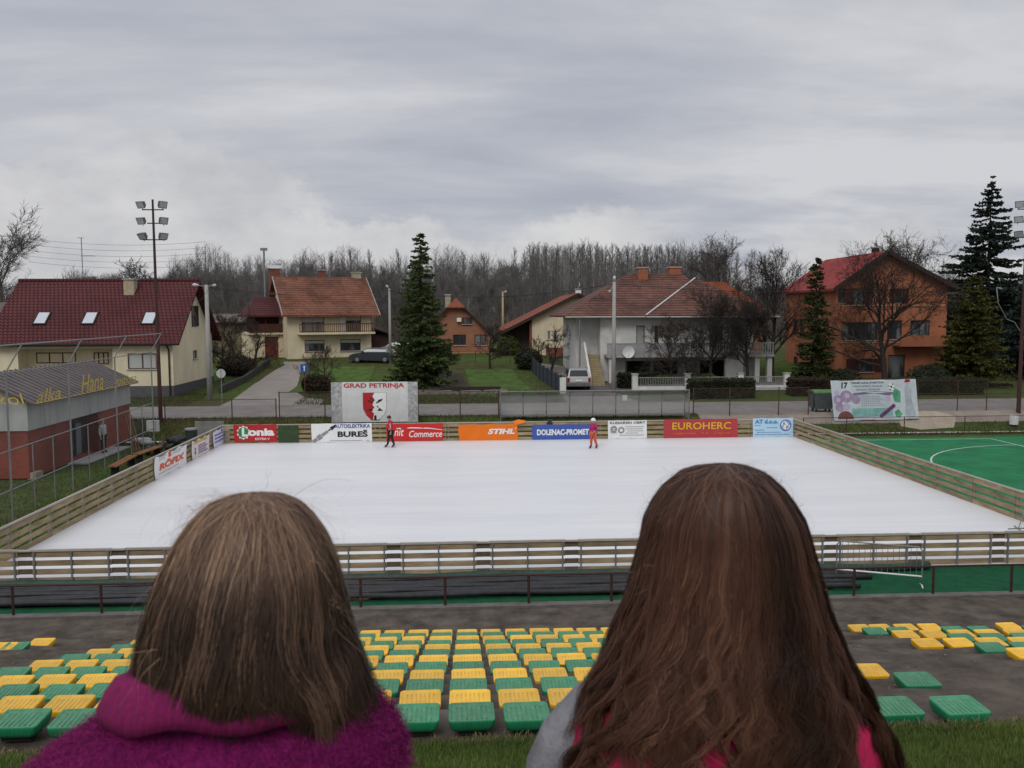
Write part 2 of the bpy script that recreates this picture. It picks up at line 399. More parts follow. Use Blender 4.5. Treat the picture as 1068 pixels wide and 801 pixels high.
# stand: stepped terrace of worn asphalt
T0, TD, TZ, TR, NT = 7.28, .92, 3.36, .279, 12
SK = .034   # the stand lies slightly askew to the rink
def tier_z(k): return TZ - TR * k
M_TERR = mat('dirty terrace asphalt', (.075, .060, .048), .95, .45, 1.6, bump=.4, spec=.10, col2=(.135, .112, .092), detail=10)
mb = MB(); xs = [-18 + .6 * i for i in range(62)]
def terrace_z(k, x): return tier_z(k) + .012 * math.sin(x * 3.1 + k) + .01 * math.sin(x * 7.7 + k * 2.3)
rows = []
for k in range(NT):
    y0, y1 = T0 + TD * k, T0 + TD * (k + 1)
    z1 = tier_z(k + 1) if k < NT - 1 else .03
    rows.append([(x, y0 - SK * x + .02 * math.sin(x * 2.3 + k) - (.5 if k == 0 else 0), terrace_z(k, x) - (.03 if k == 0 else 0)) for x in xs])
    rows.append([(x, y1 - SK * x - .03 + .02 * math.sin(x * 2.3 + k + 1), terrace_z(k, x) - .02) for x in xs])
rows.append([(x, T0 + TD * NT - SK * x, .03) for x in xs]); rows.append([(x, 20.6, .0) for x in xs])
mb.loft(rows, cap=False, close=False); struct(mb.build('terrace', M_TERR))
mb = MB(); mb.box(-18, 18.6, 20.6, 20.86, -.1, .06); struct(mb.build('kerb', mat('dirty kerb concrete', (.12, .11, .10), .95, .3, 3, bump=.3)))
# green matting strip before the rink
mb = MB(); mb.box(-14, 20, 20.87, 23.2, -.03 + .006, 0.0); struct(mb.build('matting', mat('green artificial turf mat', (.012, .075, .034), .95, .25, 3, bump=.2, spec=.1)))

# ================================================================== RINK BOARDS
M_PLANK = mat('rough spruce plank', (.21, .155, .088), .85, .35, 2.2, bump=.3, col2=(.42, .32, .195), rand=.16, stretch=(.35, .35, 3))
M_TOPR = mat('pale top rail', (.36, .33, .28), .8, .15, 3, rand=.08)
def make_panel(w, h=.96):
    t = thing('rink_board_panel', 'x', 'rink board')
    for q in range(4):
        z0 = .035 + q * (h - .08) / 3.75; b = MB(); b.box(0.01, w - .01, -.014, .014, z0, z0 + .155 * h); b.build('plank', M_PLANK, t)
    b = MB(); b.box(0, w, -.05, .03, h - .055, h); b.build('top_rail', M_TOPR, t)
    for x in (.08, w / 2, w - .08):
        b = MB(); b.box(x - .022, x + .022, -.062, -.018, -.02, h - .06); b.box(x - .05, x + .05, -.16, -.02, -.025, -.005); b.build('post', M_STEEL, t)
    return t
PW = 2.1; PITCH = 2.452
_first = {}
def panel(x, y, rz, label, h=.96, w=PW):
    key = (w, h)
    if key not in _first: o = make_panel(w, h); _first[key] = o
    else: o = dup(_first[key])
    o.location = (x, y, 0); o.rotation_euler = (0, 0, rz); o['label'] = label; o['group'] = 'wooden rink boards'
    return o
# near side: pairs of posts come from a panel end meeting the next panel's start across a short gap piece
NX0 = atz(45, 603).x - PITCH; x = NX0; vis = 0
while x < RX1 - .3:
    panel(x, RY0, 0, f'plank rink board panel on the side nearest the seats, {nth(vis)} from the left corner'); vis += 1; x += PITCH
near_n = vis
# short filler slats closing the gaps between near panels
mb0 = None; vis = 0; x = NX0 + PW
while x < RX1 - .5:
    lab = f'short plank filler between near rink board panels, {nth(vis)} gap from the left corner'
    if mb0 is None:
        t = thing('board_filler', lab, 'rink board', group='gap fillers of the near boards')
        for q in range(4):
            z0 = .04 + q * .88 / 3.75; b = MB(); b.box(-.012, PITCH - PW + .012, .018, .04, z0, z0 + .14); b.build('plank', mat('dark stained plank', (.12, .09, .06), .9, .3, 3), t)
        b = MB(); b.box(.003, PITCH - PW - .003, -.045, .025, .9, .945); b.build('top_rail', M_TOPR, t)
        mb0 = t; t.location = (x, RY0, 0)
    else: dup(mb0, (x, RY0, 0), label=lab)
    vis += 1; x += PITCH
# left side (running away from the seats), far side, right side
WL = 2.5; n = int((RY1 - RY0) / WL); WL = (RY1 - RY0 - .1) / n
for k in range(n):
    panel(RX0, RY0 + .05 + WL * (k + 1), R(-90), f'plank rink board panel on the clubhouse side, {nth(n - 1 - k)} from the street corner', w=WL, h=1.06)
for k in range(n):
    panel(RX1 + .02, RY0 + .05 + WL * k, R(90), f'plank rink board panel on the green court side, {nth(n - 1 - k)} from the street corner', w=WL, h=1.06)
nf = 13; WF = (RX1 - RX0) / nf
for k in range(nf):
    panel(RX0 + WF * (k + 1), RY1, R(180), f'plank rink board panel on the street side, {nth(k)} from the left corner', w=WF, h=1.08)

# ================================================================== BROWN RAILING BEFORE THE STAND
M_BROWN = mat('dark brown rail paint', (.045, .02, .016), .6, .3, 6)
rail_seg = 2.06
x = atz(20, 640).x - rail_seg; k = 0; first = None
while x < 19:
    lab = f'dark brown tubular railing bay along the walkway, {nth(k)} from the left end'
    if first is None:
        t = thing('railing_bay', lab, 'railing', group='brown railing along the walkway')
        b = MB(); b.tube([(0, 0, .73), (rail_seg, 0, .73)], .028, 8); b.build('rail', M_BROWN, t)
        b = MB(); b.tube([(0, 0, -.03), (0, 0, .725)], .034, 8); b.build('post', M_BROWN, t)
        first = t
    else: t = dup(first, label=lab)
    t.location = (x, 20.78, .04); k += 1; x += rail_seg
# black cooling pipes lying along the boards
for j in range(9):
    b = MB(); yy = 21.42 + j * .16; zz = .075 + (.0 if j % 2 else .045)
    pts = []; x = -17
    xe = 10.6 + rnd.uniform(-.8, .8)
    while x < xe:
        pts.append((x, yy + .03 * math.sin(x * .9 + j) + rnd.uniform(-.012, .012), zz + .014 * math.sin(x * 1.7 + j * 2))); x += .7
    b.tube(pts, .075, 8)
    o = b.build('coolant_pipe', M_BLACK, smooth=True)
    tag(o, f'thick black coolant pipe lying along the near boards, {nth(j)} from the railing', 'pipe', 'black pipes along the near boards')
b = MB(); pts = []
for j in range(28):
    x = -14 + j * 1.0; pts.append((x, 22.94 + .05 * math.sin(x), .12 + .02 * math.sin(x * 2)))
b.tube(pts, .11, 8)
tag(b.build('wrapped_pipe', mat('dull green foil wrap', (.02, .05, .035), .5, .4, 4), smooth=True), 'fat pipe wrapped in dull green foil closest to the near boards', 'pipe')
# crowd barrier leaning behind the railing on the right
t = thing('crowd_barrier', 'white steel crowd barrier with vertical bars standing on the green mat', 'barrier')
A, B = atz(907, 617, .35), atz(994, 621, .22); A = V((10.05, 22.3, .28)); B = V((12.05, 21.6, .25))
Z = V((0, 0, 1)); hgt = .78
b = MB(); b.tube([A + Z * -.27, A, A + Z * (hgt - .1), A + (B - A) * .04 + Z * hgt, A + (B - A) * .96 + Z * hgt, B + Z * (hgt - .1), B, B + Z * -.25], .02, 8); b.build('hoop_frame', M_STEEL, t, smooth=True)
b = MB(); b.tube([A, B], .022, 8); b.build('bottom_rail', M_WHITE, t)
for q in range(1, 15):
    b = MB(); p = A + (B - A) * (q / 15); b.tube([p, p + Z * (hgt - .01)], .007, 5); b.build('bar', M_STEEL, t)
for P in (A, B):
    b = MB(); d = (B - A).normalized().cross(Z); b.tube([P + d * .25 + Z * -.27, P + Z * -.22, P - d * .25 + Z * -.27], .018, 6); b.build('foot', M_WHITE, t)
# low metal goal stand left on the ice, right corner
t = thing('skating_aid', 'small grey steel frame standing on the ice by the right boards', 'skating aid')
p = atz(1062, 552, .03)
b = MB(); b.tube([p + V((-.35, 0, .02)), p + V((.45, .05, .03))], .02, 6); b.tube([p + V((-.1, -.3, .02)), p + V((.1, .35, .02))], .02, 6); b.build('runner', M_STEEL, t)
b = MB(); b.tube([p + V((0, 0, .02)), p + V((.25, .1, .55)), p + V((.7, .12, .6))], .018, 6); b.build('handle', M_STEEL, t)

# ================================================================== STADIUM SEATS
def seat_mat(name, c):
    m = mat(name, c, .6, .14, 7, spec=.3, rand=.16, detail=4)
    nt = m.node_tree; N = nt.nodes; L = nt.links; b = N['Principled BSDF']
    tc = N.new('ShaderNodeTexCoord'); w = N.new('ShaderNodeTexWave'); w.wave_type = 'BANDS'; w.bands_direction = 'X'; w.inputs['Scale'].default_value = 9; w.inputs['Distortion'].default_value = 0
    L.new(tc.outputs['Object'], w.inputs['Vector'])
    bp = N.new('ShaderNodeBump'); bp.inputs['Strength'].default_value = .35; bp.inputs['Distance'].default_value = .008; L.new(w.outputs[1], bp.inputs['Height']); L.new(bp.outputs[0], b.inputs['Normal'])
    # sky reflection painted into the plastic: upward faces paler, patchy with noise
    ge = N.new('ShaderNodeNewGeometry'); sp = N.new('ShaderNodeSeparateXYZ'); L.new(ge.outputs['True Normal'], sp.inputs[0])
    mr = N.new('ShaderNodeMapRange'); mr.inputs[1].default_value = .5; mr.inputs[2].default_value = 1; mr.inputs[3].default_value = 0; mr.inputs[4].default_value = .30; L.new(sp.outputs[2], mr.inputs[0])
    n2 = N.new('ShaderNodeTexNoise'); n2.inputs['Scale'].default_value = 14; n2.inputs['Detail'].default_value = 8; L.new(tc.outputs['Object'], n2.inputs['Vector'])
    mm = N.new('ShaderNodeMath'); mm.operation = 'MULTIPLY'; L.new(mr.outputs[0], mm.inputs[0]); L.new(n2.outputs[0], mm.inputs[1])
    src = b.inputs['Base Color'].links[0].from_socket
    mx = N.new('ShaderNodeMix'); mx.data_type = 'RGBA'; L.new(mm.outputs[0], mx.inputs[0]); L.new(src, mx.inputs[6]); mx.inputs[7].default_value = (.5, .5, .42, 1)
    L.new(mx.outputs[2], b.inputs['Base Color'])
    return m
M_SG, M_SY = seat_mat('green seat plastic', (.012, .20, .085)), seat_mat('yellow seat plastic', (.80, .44, .010))
def rrect(w, d, r, z, dx=0, dy=0, n=4, tilt=0.0):
    out = []
    for cx, cy, a0 in ((w / 2 - r, d / 2 - r, 0), (-w / 2 + r, d / 2 - r, 90), (-w / 2 + r, -d / 2 + r, 180), (w / 2 - r, -d / 2 + r, 270)):
        for k in range(n + 1):
            a = R(a0 + 90 * k / n); y = cy + r * math.sin(a); out.append(V((cx + r * math.cos(a) + dx, y + dy, z + tilt * y)))
    return out
def make_seat(m, name='stadium_seat'):
    b = MB(); W, D = .425, .36; t = .03
    b.loft([rrect(W - .09, D - .09, .05, .0), rrect(W - .05, D - .05, .05, .012), rrect(W - .016, D - .02, .05, .045), rrect(W, D, .045, .10, tilt=t),
            rrect(W, D, .04, .118, tilt=t), rrect(W - .012, D - .012, .038, .124, tilt=t), rrect(W - .036, D - .036, .03, .121, tilt=t), rrect(W - .06, D - .06, .026, .113, tilt=t), rrect(W - .12, D - .12, .02, .109, tilt=t)])
    for q in range(7):   # raised ribs in the dish
        x = -.135 + .045 * q; b.box(x - .006, x + .006, -.13, .13, .105, .1125)
    o = b.build(name, m)
    for p in o.data.polygons: p.use_smooth = len(p.vertices) == 4
    b = MB(); b.box(-.13, .13, -.10, .10, -.05, .004); b.build('mounting_bracket', M_DARK, o)
    return o
protoG = protoY = None
def seat(kind, x, y, z, label, group, rz=0.0):
    global protoG, protoY
    if kind == 'G':
        o = protoG
        if o is None: o = protoG = make_seat(M_SG)
        else: o = dup(o)
    else:
        o = protoY
        if o is None: o = protoY = make_seat(M_SY)
        else: o = dup(o)
    o.location = (x, y, z); o.rotation_euler = (0, 0, rz); tag(o, label, 'seat', group)
    return o
CP = .512; X0 = atY(491, 750, 7.7).x
CN = {'G': 'green', 'Y': 'yellow'}
todo = []
for k in range(NT):
    kind = 'GY'[k % 2]; y = T0 + TD * k + .44; z = tier_z(k) + .05
    cmin = -12
    cmax = {0: 4, 1: 6, 2: 7, 3: 6, 4: 6, 5: 6, 6: 6, 7: 6, 8: 6, 9: 6, 10: 6, 11: 7}[k]
    for c in range(cmin, cmax + 1):
        if k == 0 and c in (5, 6): continue
        todo.append((kind, k, X0 + CP * c + rnd.uniform(-.012, .012), y - SK * (X0 + CP * c) + rnd.uniform(-.012, .012), z))
# far left remnants and the loose cluster on the right
for kind, px, py, k in (('Y', 3, 668, 9), ('G', 16, 672, 9), ('Y', 43, 667, 10)):
    y = T0 + TD * k + .44 + .26; p = atY(px, py, y); todo.append((kind, k, p.x, y, tier_z(k) + .05))
cl = [('G', 0, (925, 990)), ('G', 2, (948,)), ('Y', 3, (898,)), ('Y', 11, (890, 911, 936, 960, 1039, 1090)), ('G', 10, (905, 930, 985, 1011, 1066)), ('Y', 9, (936, 964, 992, 1019, 1048, 1076)),
      ('G', 8, (993, 1024, 1056, 1086)), ('Y', 7, (958, 990, 1022, 1055, 1088)), ('G', 6, (1023, 1058, 1093)), ('Y', 5, (1057, 1093))]
for kind, px, k in [(a_, p_, k_) for a_, k_, ps in cl for p_ in ps]:
    y = T0 + TD * k + .44; p = atY(px, 745 if k == 0 else 710 if k < 4 else 680, y); y -= SK * p.x; todo.append((kind, k, p.x, y, tier_z(k) + .05))
blocks = {}
for it in todo:
    px, py = pj((it[2], it[3], it[4] + .1))
    hid = (150 < px < 372 and py > 560) or (618 < px < 872) or (575 < px < 905 and py > 735) or (112 < px < 395 and py > 700) or (82 < px < 402 and py > 722)
    b = 'hid' if hid else 'left' if px < 240 else 'mid' if px < 760 else 'right'
    if px < -12 or px > 1080 or py > 800: b = 'hid'
    blocks.setdefault((b, it[1]), []).append(it)
where = {'left': 'beside the purple coat', 'mid': 'between the two girls', 'right': "beside the long-haired girl"}
for (b, k), its in blocks.items():
    its.sort(key=lambda q: q[2])
    for j, (kind, k, x, y, z) in enumerate(its):
        if b == 'hid': seat(kind, x, y, z, f'{CN[kind]} plastic stadium seat hidden behind the girls', f'{CN[kind]} seats behind the girls')
        else: seat(kind, x, y, z, f'{CN[kind]} plastic seat {where[b]}, {nth(k)} row from the grass, {nth(j)} from its left', f'{CN[kind]} stadium seats', rz=rnd.uniform(-.03, .03))

# dead leaves and grit blown over the terrace
b = MB(); rg = random.Random(77)
for q in range(2600):
    x, y = rg.uniform(-11, 13), rg.uniform(7.3, 20.2); k = int((y + SK * x - T0) / TD)
    if k < 0: continue
    z = (terrace_z(k, x) if k < NT else .03 * max(0, (20.4 - y)) / 2.2) + .008; a = rg.uniform(0, 6.28); s_ = rg.uniform(.01, .032); u = V((math.cos(a) * s_, math.sin(a) * s_, rg.uniform(-.004, .006))); w_ = V((-math.sin(a) * s_ * .5, math.cos(a) * s_ * .5, rg.uniform(0, .006))); p = V((x, y, z))
    b.poly(p - u, p + w_, p + u, p - w_)
tag(b.build('leaf_litter', mat('dead leaf litter', (.11, .075, .04), .9, .6, 9, col2=(.24, .20, .15))), 'dead leaves and grit scattered over the terrace', 'litter', kind='stuff')
# ================================================================== BANNERS ON THE BOARDS
def col(name, c, rough=.6, var=.06): return mat(name, c, rough, var, 2)
K_RED, K_WHITE, K_BLUE, K_BLACK = col('print red', (.42, .018, .022)), col('print white', (.74, .74, .73)), col('print blue', (.035, .07, .30)), col('print black', (.02, .02, .022))
K_ORANGE, K_YEL, K_GREEN, K_GREY, K_LBLUE, K_PURP = col('print orange', (.75, .17, .008)), col('print yellow', (.62, .42, .02)), col('print green', (.03, .22, .08)), col('print grey', (.25, .25, .26)), col('print light blue', (.42, .62, .76)), col('print purple', (.17, .07, .26))
K_MIDBL, K_ROEF, K_LILAC = col('print sky blue', (.03, .22, .50)), col('print orange red', (.68, .10, .03)), col('print lilac', (.50, .44, .60))
def far_board(px0, px1, py0, py1, seed, amp=.008):
    y = RY1 - .03
    a, b = atY(px0, (py0 + py1) / 2, y), atY(px1, (py0 + py1) / 2, y); zt = (atY(px0, py0, y).z + atY(px1, py0, y).z) / 2; zb = (atY(px0, py1, y).z + atY(px1, py1, y).z) / 2
    rg = random.Random(seed); f1, f2, q = rg.uniform(4, 7), rg.uniform(1.5, 3), rg.uniform(0, 6)
    w, h = b.x - a.x, zt - zb
    rip = lambda u, v: amp * math.sin(u * f1 + v * 2 + q) + amp * .7 * math.sin(u * f2 * 3.1 - v * 3 + q)
    return Board((a.x, y - .03, max(zb, .045)), (1, 0, 0), (0, -1, 0), w, h, rip)
def banner(label, bd, m, seed=1, sag=.02):
    t = thing('advertising_banner', label, 'banner', bd.O)
    rg = random.Random(seed); q = rg.uniform(0, 6)
    def edge(u, v): return (sag * .5 * math.sin(v * 5 + q) * (1 if u < .02 or u > .98 else 0), -sag * abs(math.sin(u * 9 + q)) * (1 if v > .98 else .6 if v < .02 else 0))
    bd.cloth(t, 'cloth', m, edge=edge)
    return t
# Lonia
bd = far_board(244, 288.5, 442.5, 460.5, 1); t = banner('red cloth banner with white Lonia lettering and green leaf badge on the far boards', bd, K_RED); w, h = bd.w, bd.h
star = [(w * .225 + (h * .40 if q % 2 else h * .30) * math.cos(R(q * 18)), h * .53 + (h * .42 if q % 2 else h * .34) * math.sin(R(q * 18))) for q in range(20)]
bd.shape(t, [star], K_WHITE, 'badge_edge', .008); bd.shape(t, [circ(w * .225, h * .53, h * .31)], K_GREEN, 'badge', .011)
bd.text(t, 'L', w * .19, w * .33, h * .30, h * .80, K_WHITE, bold=.06, off=.016); bd.text(t, 'onia', w * .33, w * .95, h * .33, h * .76, K_WHITE, bold=.05)
bd.text(t, 'EXTRA V', w * .50, w * .84, h * .09, h * .22, K_WHITE, bold=.02)
# Autoelektrika Bures
bd = far_board(325, 388, 441.5, 461, 2, .005); t = banner('white banner reading AUTOELEKTRIKA BURES with a spark plug drawing', bd, K_WHITE); w, h = bd.w, bd.h
bd.text(t, 'AUTOELEKTRIKA', w * .38, w * .97, h * .74, h * .95, K_BLUE, bold=.025); bd.text(t, 'BURE\u0160', w * .43, w * .93, h * .26, h * .64, K_BLACK, bold=.04)
def rot(ps, cu, cv, a): return [(cu + x * math.cos(a) - y * math.sin(a), cv + x * math.sin(a) + y * math.cos(a)) for x, y in ps]
A = R(36)
bd.shape(t, [rot([(-.75, -.10), (-.45, -.10), (-.45, .10), (-.75, .10)], w * .2, h * .42, A), rot([(-.42, -.14), (-.15, -.14), (-.15, .14), (-.42, .14)], w * .2, h * .42, A), rot([(-.12, -.09), (.3, -.07), (.3, .07), (-.12, .09)], w * .2, h * .42, A)], K_GREY, 'spark_plug_print')
bd.shape(t, [rot([(.33, -.04), (.48, -.04), (.48, .04), (.33, .04)], w * .2, h * .42, A), rot([(.5, -.11), (.85, -.02), (.85, .06), (.5, .11)], w * .2, h * .42, A)], K_BLACK, 'arrow_print')
bd.shape(t, [[(w * .3, h * .06), (w * .95, h * .06), (w * .95, h * .085), (w * .3, h * .085)]], K_GREY, 'fine_print')
# Commerce
bd = far_board(403, 462, 441.5, 459.5, 3); t = banner('bright red banner with slanted white Commerce lettering behind the red-jacketed skater', bd, col('bright print red', (.55, .025, .02))); w, h = bd.w, bd.h
bd.text(t, 'nit', w * .14, w * .31, h * .28, h * .72, K_WHITE, shear=.25, bold=.01); bd.text(t, 'Commerce', w * .40, w * .985, h * .2, h * .58, K_WHITE, shear=.25, bold=.012)
bd.shape(t, [[(w * .18, h * .68), (w * .45, h * .71), (w * .75, h * .69), (w * .985, h * .60), (w * .985, h * .63), (w * .75, h * .74), (w * .45, h * .77), (w * .18, h * .74)]], K_WHITE, 'swoosh_print')
# STIHL
bd = far_board(478.5, 540, 442, 459, 4, .014); t = banner('orange banner with white STIHL lettering, its corner folded over the top rail', bd, K_ORANGE, 4, .05); w, h = bd.w, bd.h
bd.text(t, 'STIHL', w * .49, w * .95, h * .36, h * .70, K_WHITE, shear=.22, bold=.05, off=.022); bd.shape(t, [circ(w * .965, h * .72, .035)], K_WHITE, 'mark_print', .02)
b = MB(); q = bd.P(w * .95, h + .02); b.poly(q + V((0, -.03, -.1)), q + V((.55, -.05, .02)), q + V((.62, 0, .14)), q + V((.2, .12, .2)), q + V((-.1, .05, .1))); b.build('folded_corner', K_ORANGE, t)
# Dolenac
bd = far_board(555, 617, 442.5, 458, 5); t = banner('blue banner with white DOLENAC-PROMET lettering on the far boards', bd, col('banner blue', (.05, .10, .36))); w, h = bd.w, bd.h
bd.text(t, 'DOLENAC-PROMET', w * .08, w * .955, h * .28, h * .68, K_WHITE, bold=.045)
# Klesarski obrt
bd = far_board(634, 674.5, 440.5, 459.5, 6, .006); t = banner('white banner with black SKI OBRT heading and two grey round drawings', bd, K_WHITE); w, h = bd.w, bd.h
bd.text(t, 'KLESARSKI OBRT', w * .05, w * .96, h * .80, h * .93, K_BLACK, bold=.02)
for cu, cv in ((.15, .52), (.34, .46)):
    bd.shape(t, ringp(w * cu, h * cv, .19, .10), K_GREY, 'wheel_print'); 
bd.shape(t, [[(w * .06, h * (.3 + .09 * q)), (w * .22, h * (.3 + .09 * q)), (w * .22, h * (.34 + .09 * q)), (w * .06, h * (.34 + .09 * q))] for q in range(4)], K_GREY, 'block_print', .012)
for q, (a, c) in enumerate(((.45, .93), (.45, .9), (.5, .95), (.45, .8), (.3, .95))):
    v = .62 - .115 * q; bd.shape(t, [[(w * (a + .03 * z), h * v), (w * (a + .03 * z + .02), h * v), (w * (a + .03 * z + .02), h * (v + .045)), (w * (a + .03 * z), h * (v + .045))] for z in range(int((c - a) / .03))], K_GREY, 'fine_print')
# Euroherc
bd = far_board(692.5, 769, 438.5, 458, 7, .006); t = banner('faded red banner with yellow EUROHERC lettering', bd, col('faded red', (.40, .045, .055))); w, h = bd.w, bd.h
bd.text(t, 'EUROHERC', w * .11, w * .91, h * .44, h * .82, K_YEL, bold=.012); bd.text(t, 'osiguranje   d.d.   Zagreb', w * .12, w * .9, h * .16, h * .3, K_ORANGE, bold=.0)
# light blue AT
bd = far_board(785, 827, 438, 457.5, 8, .004); t = banner('pale blue banner with blue heading and a round A P emblem', bd, K_LBLUE); w, h = bd.w, bd.h
bd.text(t, 'AT d.o.o.', w * .05, w * .62, h * .70, h * .92, K_MIDBL, bold=.04)
bd.shape(t, ringp(w * .81, h * .60, .33, .28), K_BLUE, 'emblem_ring'); bd.shape(t, [circ(w * .81, h * .6, .275)], K_WHITE, 'emblem_disc', .008)
bd.text(t, 'A', w * .735, w * .80, h * .60, h * .80, K_BLUE, bold=.02); bd.text(t, 'P', w * .83, w * .885, h * .38, h * .58, K_BLUE, bold=.02)
bd.shape(t, [circ(w * .81, h * .6, .27, 8, 0, 90) + [(w * .81, h * .6)], circ(w * .81, h * .6, .27, 8, 180, 270) + [(w * .81, h * .6)]], col('pale print blue', (.25, .40, .62)), 'emblem_quarters', .010)
for q, (a, c) in enumerate(((.05, .2), (.35, .62), (.05, .3), (.1, .7), (.05, .93))):
    v = .58 - .12 * q; bd.shape(t, [[(w * (a + .03 * z), h * v), (w * (a + .03 * z + .02), h * v), (w * (a + .03 * z + .02), h * (v + .035)), (w * (a + .03 * z), h * (v + .035))] for z in range(int((c - a) / .03))], K_BLUE, 'fine_print')
# left side banners
def left_board(p0, p1, seed, z0=.06, z1=.98, amp=.012):
    xx = RX0 + .04; a, b = atX(*p0, xx), atX(*p1, xx); rg = random.Random(seed); q = rg.uniform(0, 6)
    return Board((xx + .03, a.y, z0), (0, 1, 0), (1, 0, 0), b.y - a.y, z1 - z0, lambda u, v: amp * math.sin(u * 5 + v * 3 + q))
bd = left_board((161, 495), (194, 480), 11, z1=1.05); t = banner('white banner with orange-red ROFIX lettering on the clubhouse side boards', bd, K_WHITE, 11, .09); w, h = bd.w, bd.h
bd.text(t, 'R\u00d6FIX', w * .12, w * .93, h * .30, h * .66, K_ROEF, shear=.12, bold=.05); bd.shape(t, [[(w * .4, h * .72), (w * .5, h * .72), (w * .5, h * .95), (w * .4, h * .95)]], K_ROEF, 'tower_print')
for q, (a, c, v) in enumerate(((.12, .36, .86), (.12, .34, .76), (.55, .92, .86), (.55, .85, .77), (.1, .75, .16))):
    bd.shape(t, [[(w * (a + .04 * z), h * v), (w * (a + .04 * z + .028), h * v), (w * (a + .04 * z + .028), h * (v + .035)), (w * (a + .04 * z), h * (v + .035))] for z in range(int((c - a) / .04))], K_GREY, 'fine_print')
bd = left_board((200, 480), (218, 468), 12); t = banner('white banner with yellow heading and purple lines on the clubhouse side boards', bd, col('print cream', (.66, .60, .58)), 12, .08); w, h = bd.w, bd.h
bd.text(t, 'GRADNJA', w * .1, w * .9, h * .72, h * .92, K_YEL, bold=.04)
bd.shape(t, [circ(w * .17, h * .3, .1, 12), circ(w * .17, h * .5, .08, 12)], col('print brown', (.16, .09, .05)), 'figure_print')
for q in range(4): bd.shape(t, [[(w * (.34 + .06 * z), h * (.16 + .13 * q)), (w * (.385 + .06 * z), h * (.16 + .13 * q)), (w * (.385 + .06 * z), h * (.23 + .13 * q)), (w * (.34 + .06 * z), h * (.23 + .13 * q))] for z in range(9 - (q % 2) * 2)], K_PURP, 'purple_lines')
bd = left_board((222, 466), (239, 456), 13); t = banner('white banner with blue slanted writing nearest the far left corner', bd, col('print pale lilac', (.62, .62, .70)), 13, .07); w, h = bd.w, bd.h
for q in range(3): bd.shape(t, [[(w * (.1 + .07 * z), h * (.25 + .2 * q)), (w * (.15 + .07 * z), h * (.25 + .2 * q)), (w * (.16 + .07 * z), h * (.34 + .2 * q)), (w * (.11 + .07 * z), h * (.34 + .2 * q))] for z in range(11 - q * 2)], K_BLUE, 'blue_lines')
bd.shape(t, [circ(w * .52, h * .86, .1, 14)], K_BLUE, 'emblem_print')

# ================================================================== GRAD PETRINJA BOARD
def corner(px, py, y): return atY(px, py, y)
y = 50.6; a, c = corner(346, 440, y), corner(435.5, 398, y)
bd = Board((a.x, y, .9), (1, 0, 0), (0, -1, 0), c.x - a.x, c.z - .9); w, h = bd.w, bd.h
t = thing('town_sign', 'large white GRAD PETRINJA board with the town coat of arms', 'sign', (a.x, y, 0))
b = MB(); b.box(a.x + .62, c.x - .58, y, y + .05, .9, c.z); b.build('face_panel', col('sign face white', (.60, .60, .59), .6, .1), t)
for q, (x0, x1) in enumerate(((a.x, a.x + .615), (c.x - .575, c.x))):
    b = MB(); b.box(x0, x1, y - .01, y + .05, .88, c.z - .01); b.build('side_panel', mat('mottled grey stone print', (.30, .31, .31), .7, .4, 5, col2=(.52, .53, .53)), t)
for x in (a.x + .3, a.x + w * .5, c.x - .3):
    b = MB(); b.box(x - .04, x + .04, y + .055, y + .13, .15, c.z - .1); b.build('post', M_STEEL, t)
PX = lambda px, py: ((px - 346) / 89.5 * w, (440 - py) / 42 * h)
def R2(x0, y0, x1, y1): a_, b_ = PX(x0, y1), PX(x1, y0); return a_[0], b_[0], a_[1], b_[1]
bd.text(t, 'GRAD PETRINJA', *R2(359, 399.2, 421.5, 405.3), K_RED, bold=.025)
SH = [(378.6, 409), (403.2, 409), (403.2, 426), (401, 432), (396, 437), (391, 439), (386, 437), (381, 432), (378.6, 426)]
bd.shape(t, [[PX(*p) for p in SH]], K_BLACK, 'shield_edge', .006)
inn = lambda p: (391 + (p[0] - 391) * .975, 423 + (p[1] - 423) * .985)
bd.shape(t, [[PX(*inn(p)) for p in SH]], K_WHITE, 'shield', .009)
bd.shape(t, [[PX(*p) for p in ((378.9, 409.3), (390.6, 409.3), (388.5, 413), (391, 417), (388, 421), (390.5, 425), (387, 428), (390, 431), (388.6, 437.8), (386, 436.8), (382, 432.6), (378.9, 426))]], K_RED, 'red_field', .012)
def seg(p, q, wd):
    d = V((q[0] - p[0], q[1] - p[1])).normalized(); nx, ny = -d.y * wd / 2, d.x * wd / 2
    return [PX(p[0] + nx, p[1] + ny), PX(q[0] + nx, q[1] + ny), PX(q[0] - nx, q[1] - ny), PX(p[0] - nx, p[1] - ny)]
bd.shape(t, [seg((383.5, 417), (389, 420.5), 1.5), seg((386, 414.5), (389.5, 418), 1), seg((392.5, 420), (398, 417), 1.5), seg((394, 417.5), (399, 416), 1), [PX(*p) for p in ((382, 428), (388, 425.5), (389, 428.3))], [PX(*p) for p in ((393.5, 428.3), (395.5, 425), (399.5, 428.3))], seg((393, 423), (394.5, 425), 1)], K_BLACK, 'charge_print', .016)
bd.shape(t, [[PX(*p) for p in ((390, 438), (390, 433.6), (391.2, 432.6), (392.4, 433.6), (392.4, 438))], seg((386.5, 437.8), (396, 437.8), .7)], K_BLACK, 'gate_print', .017)

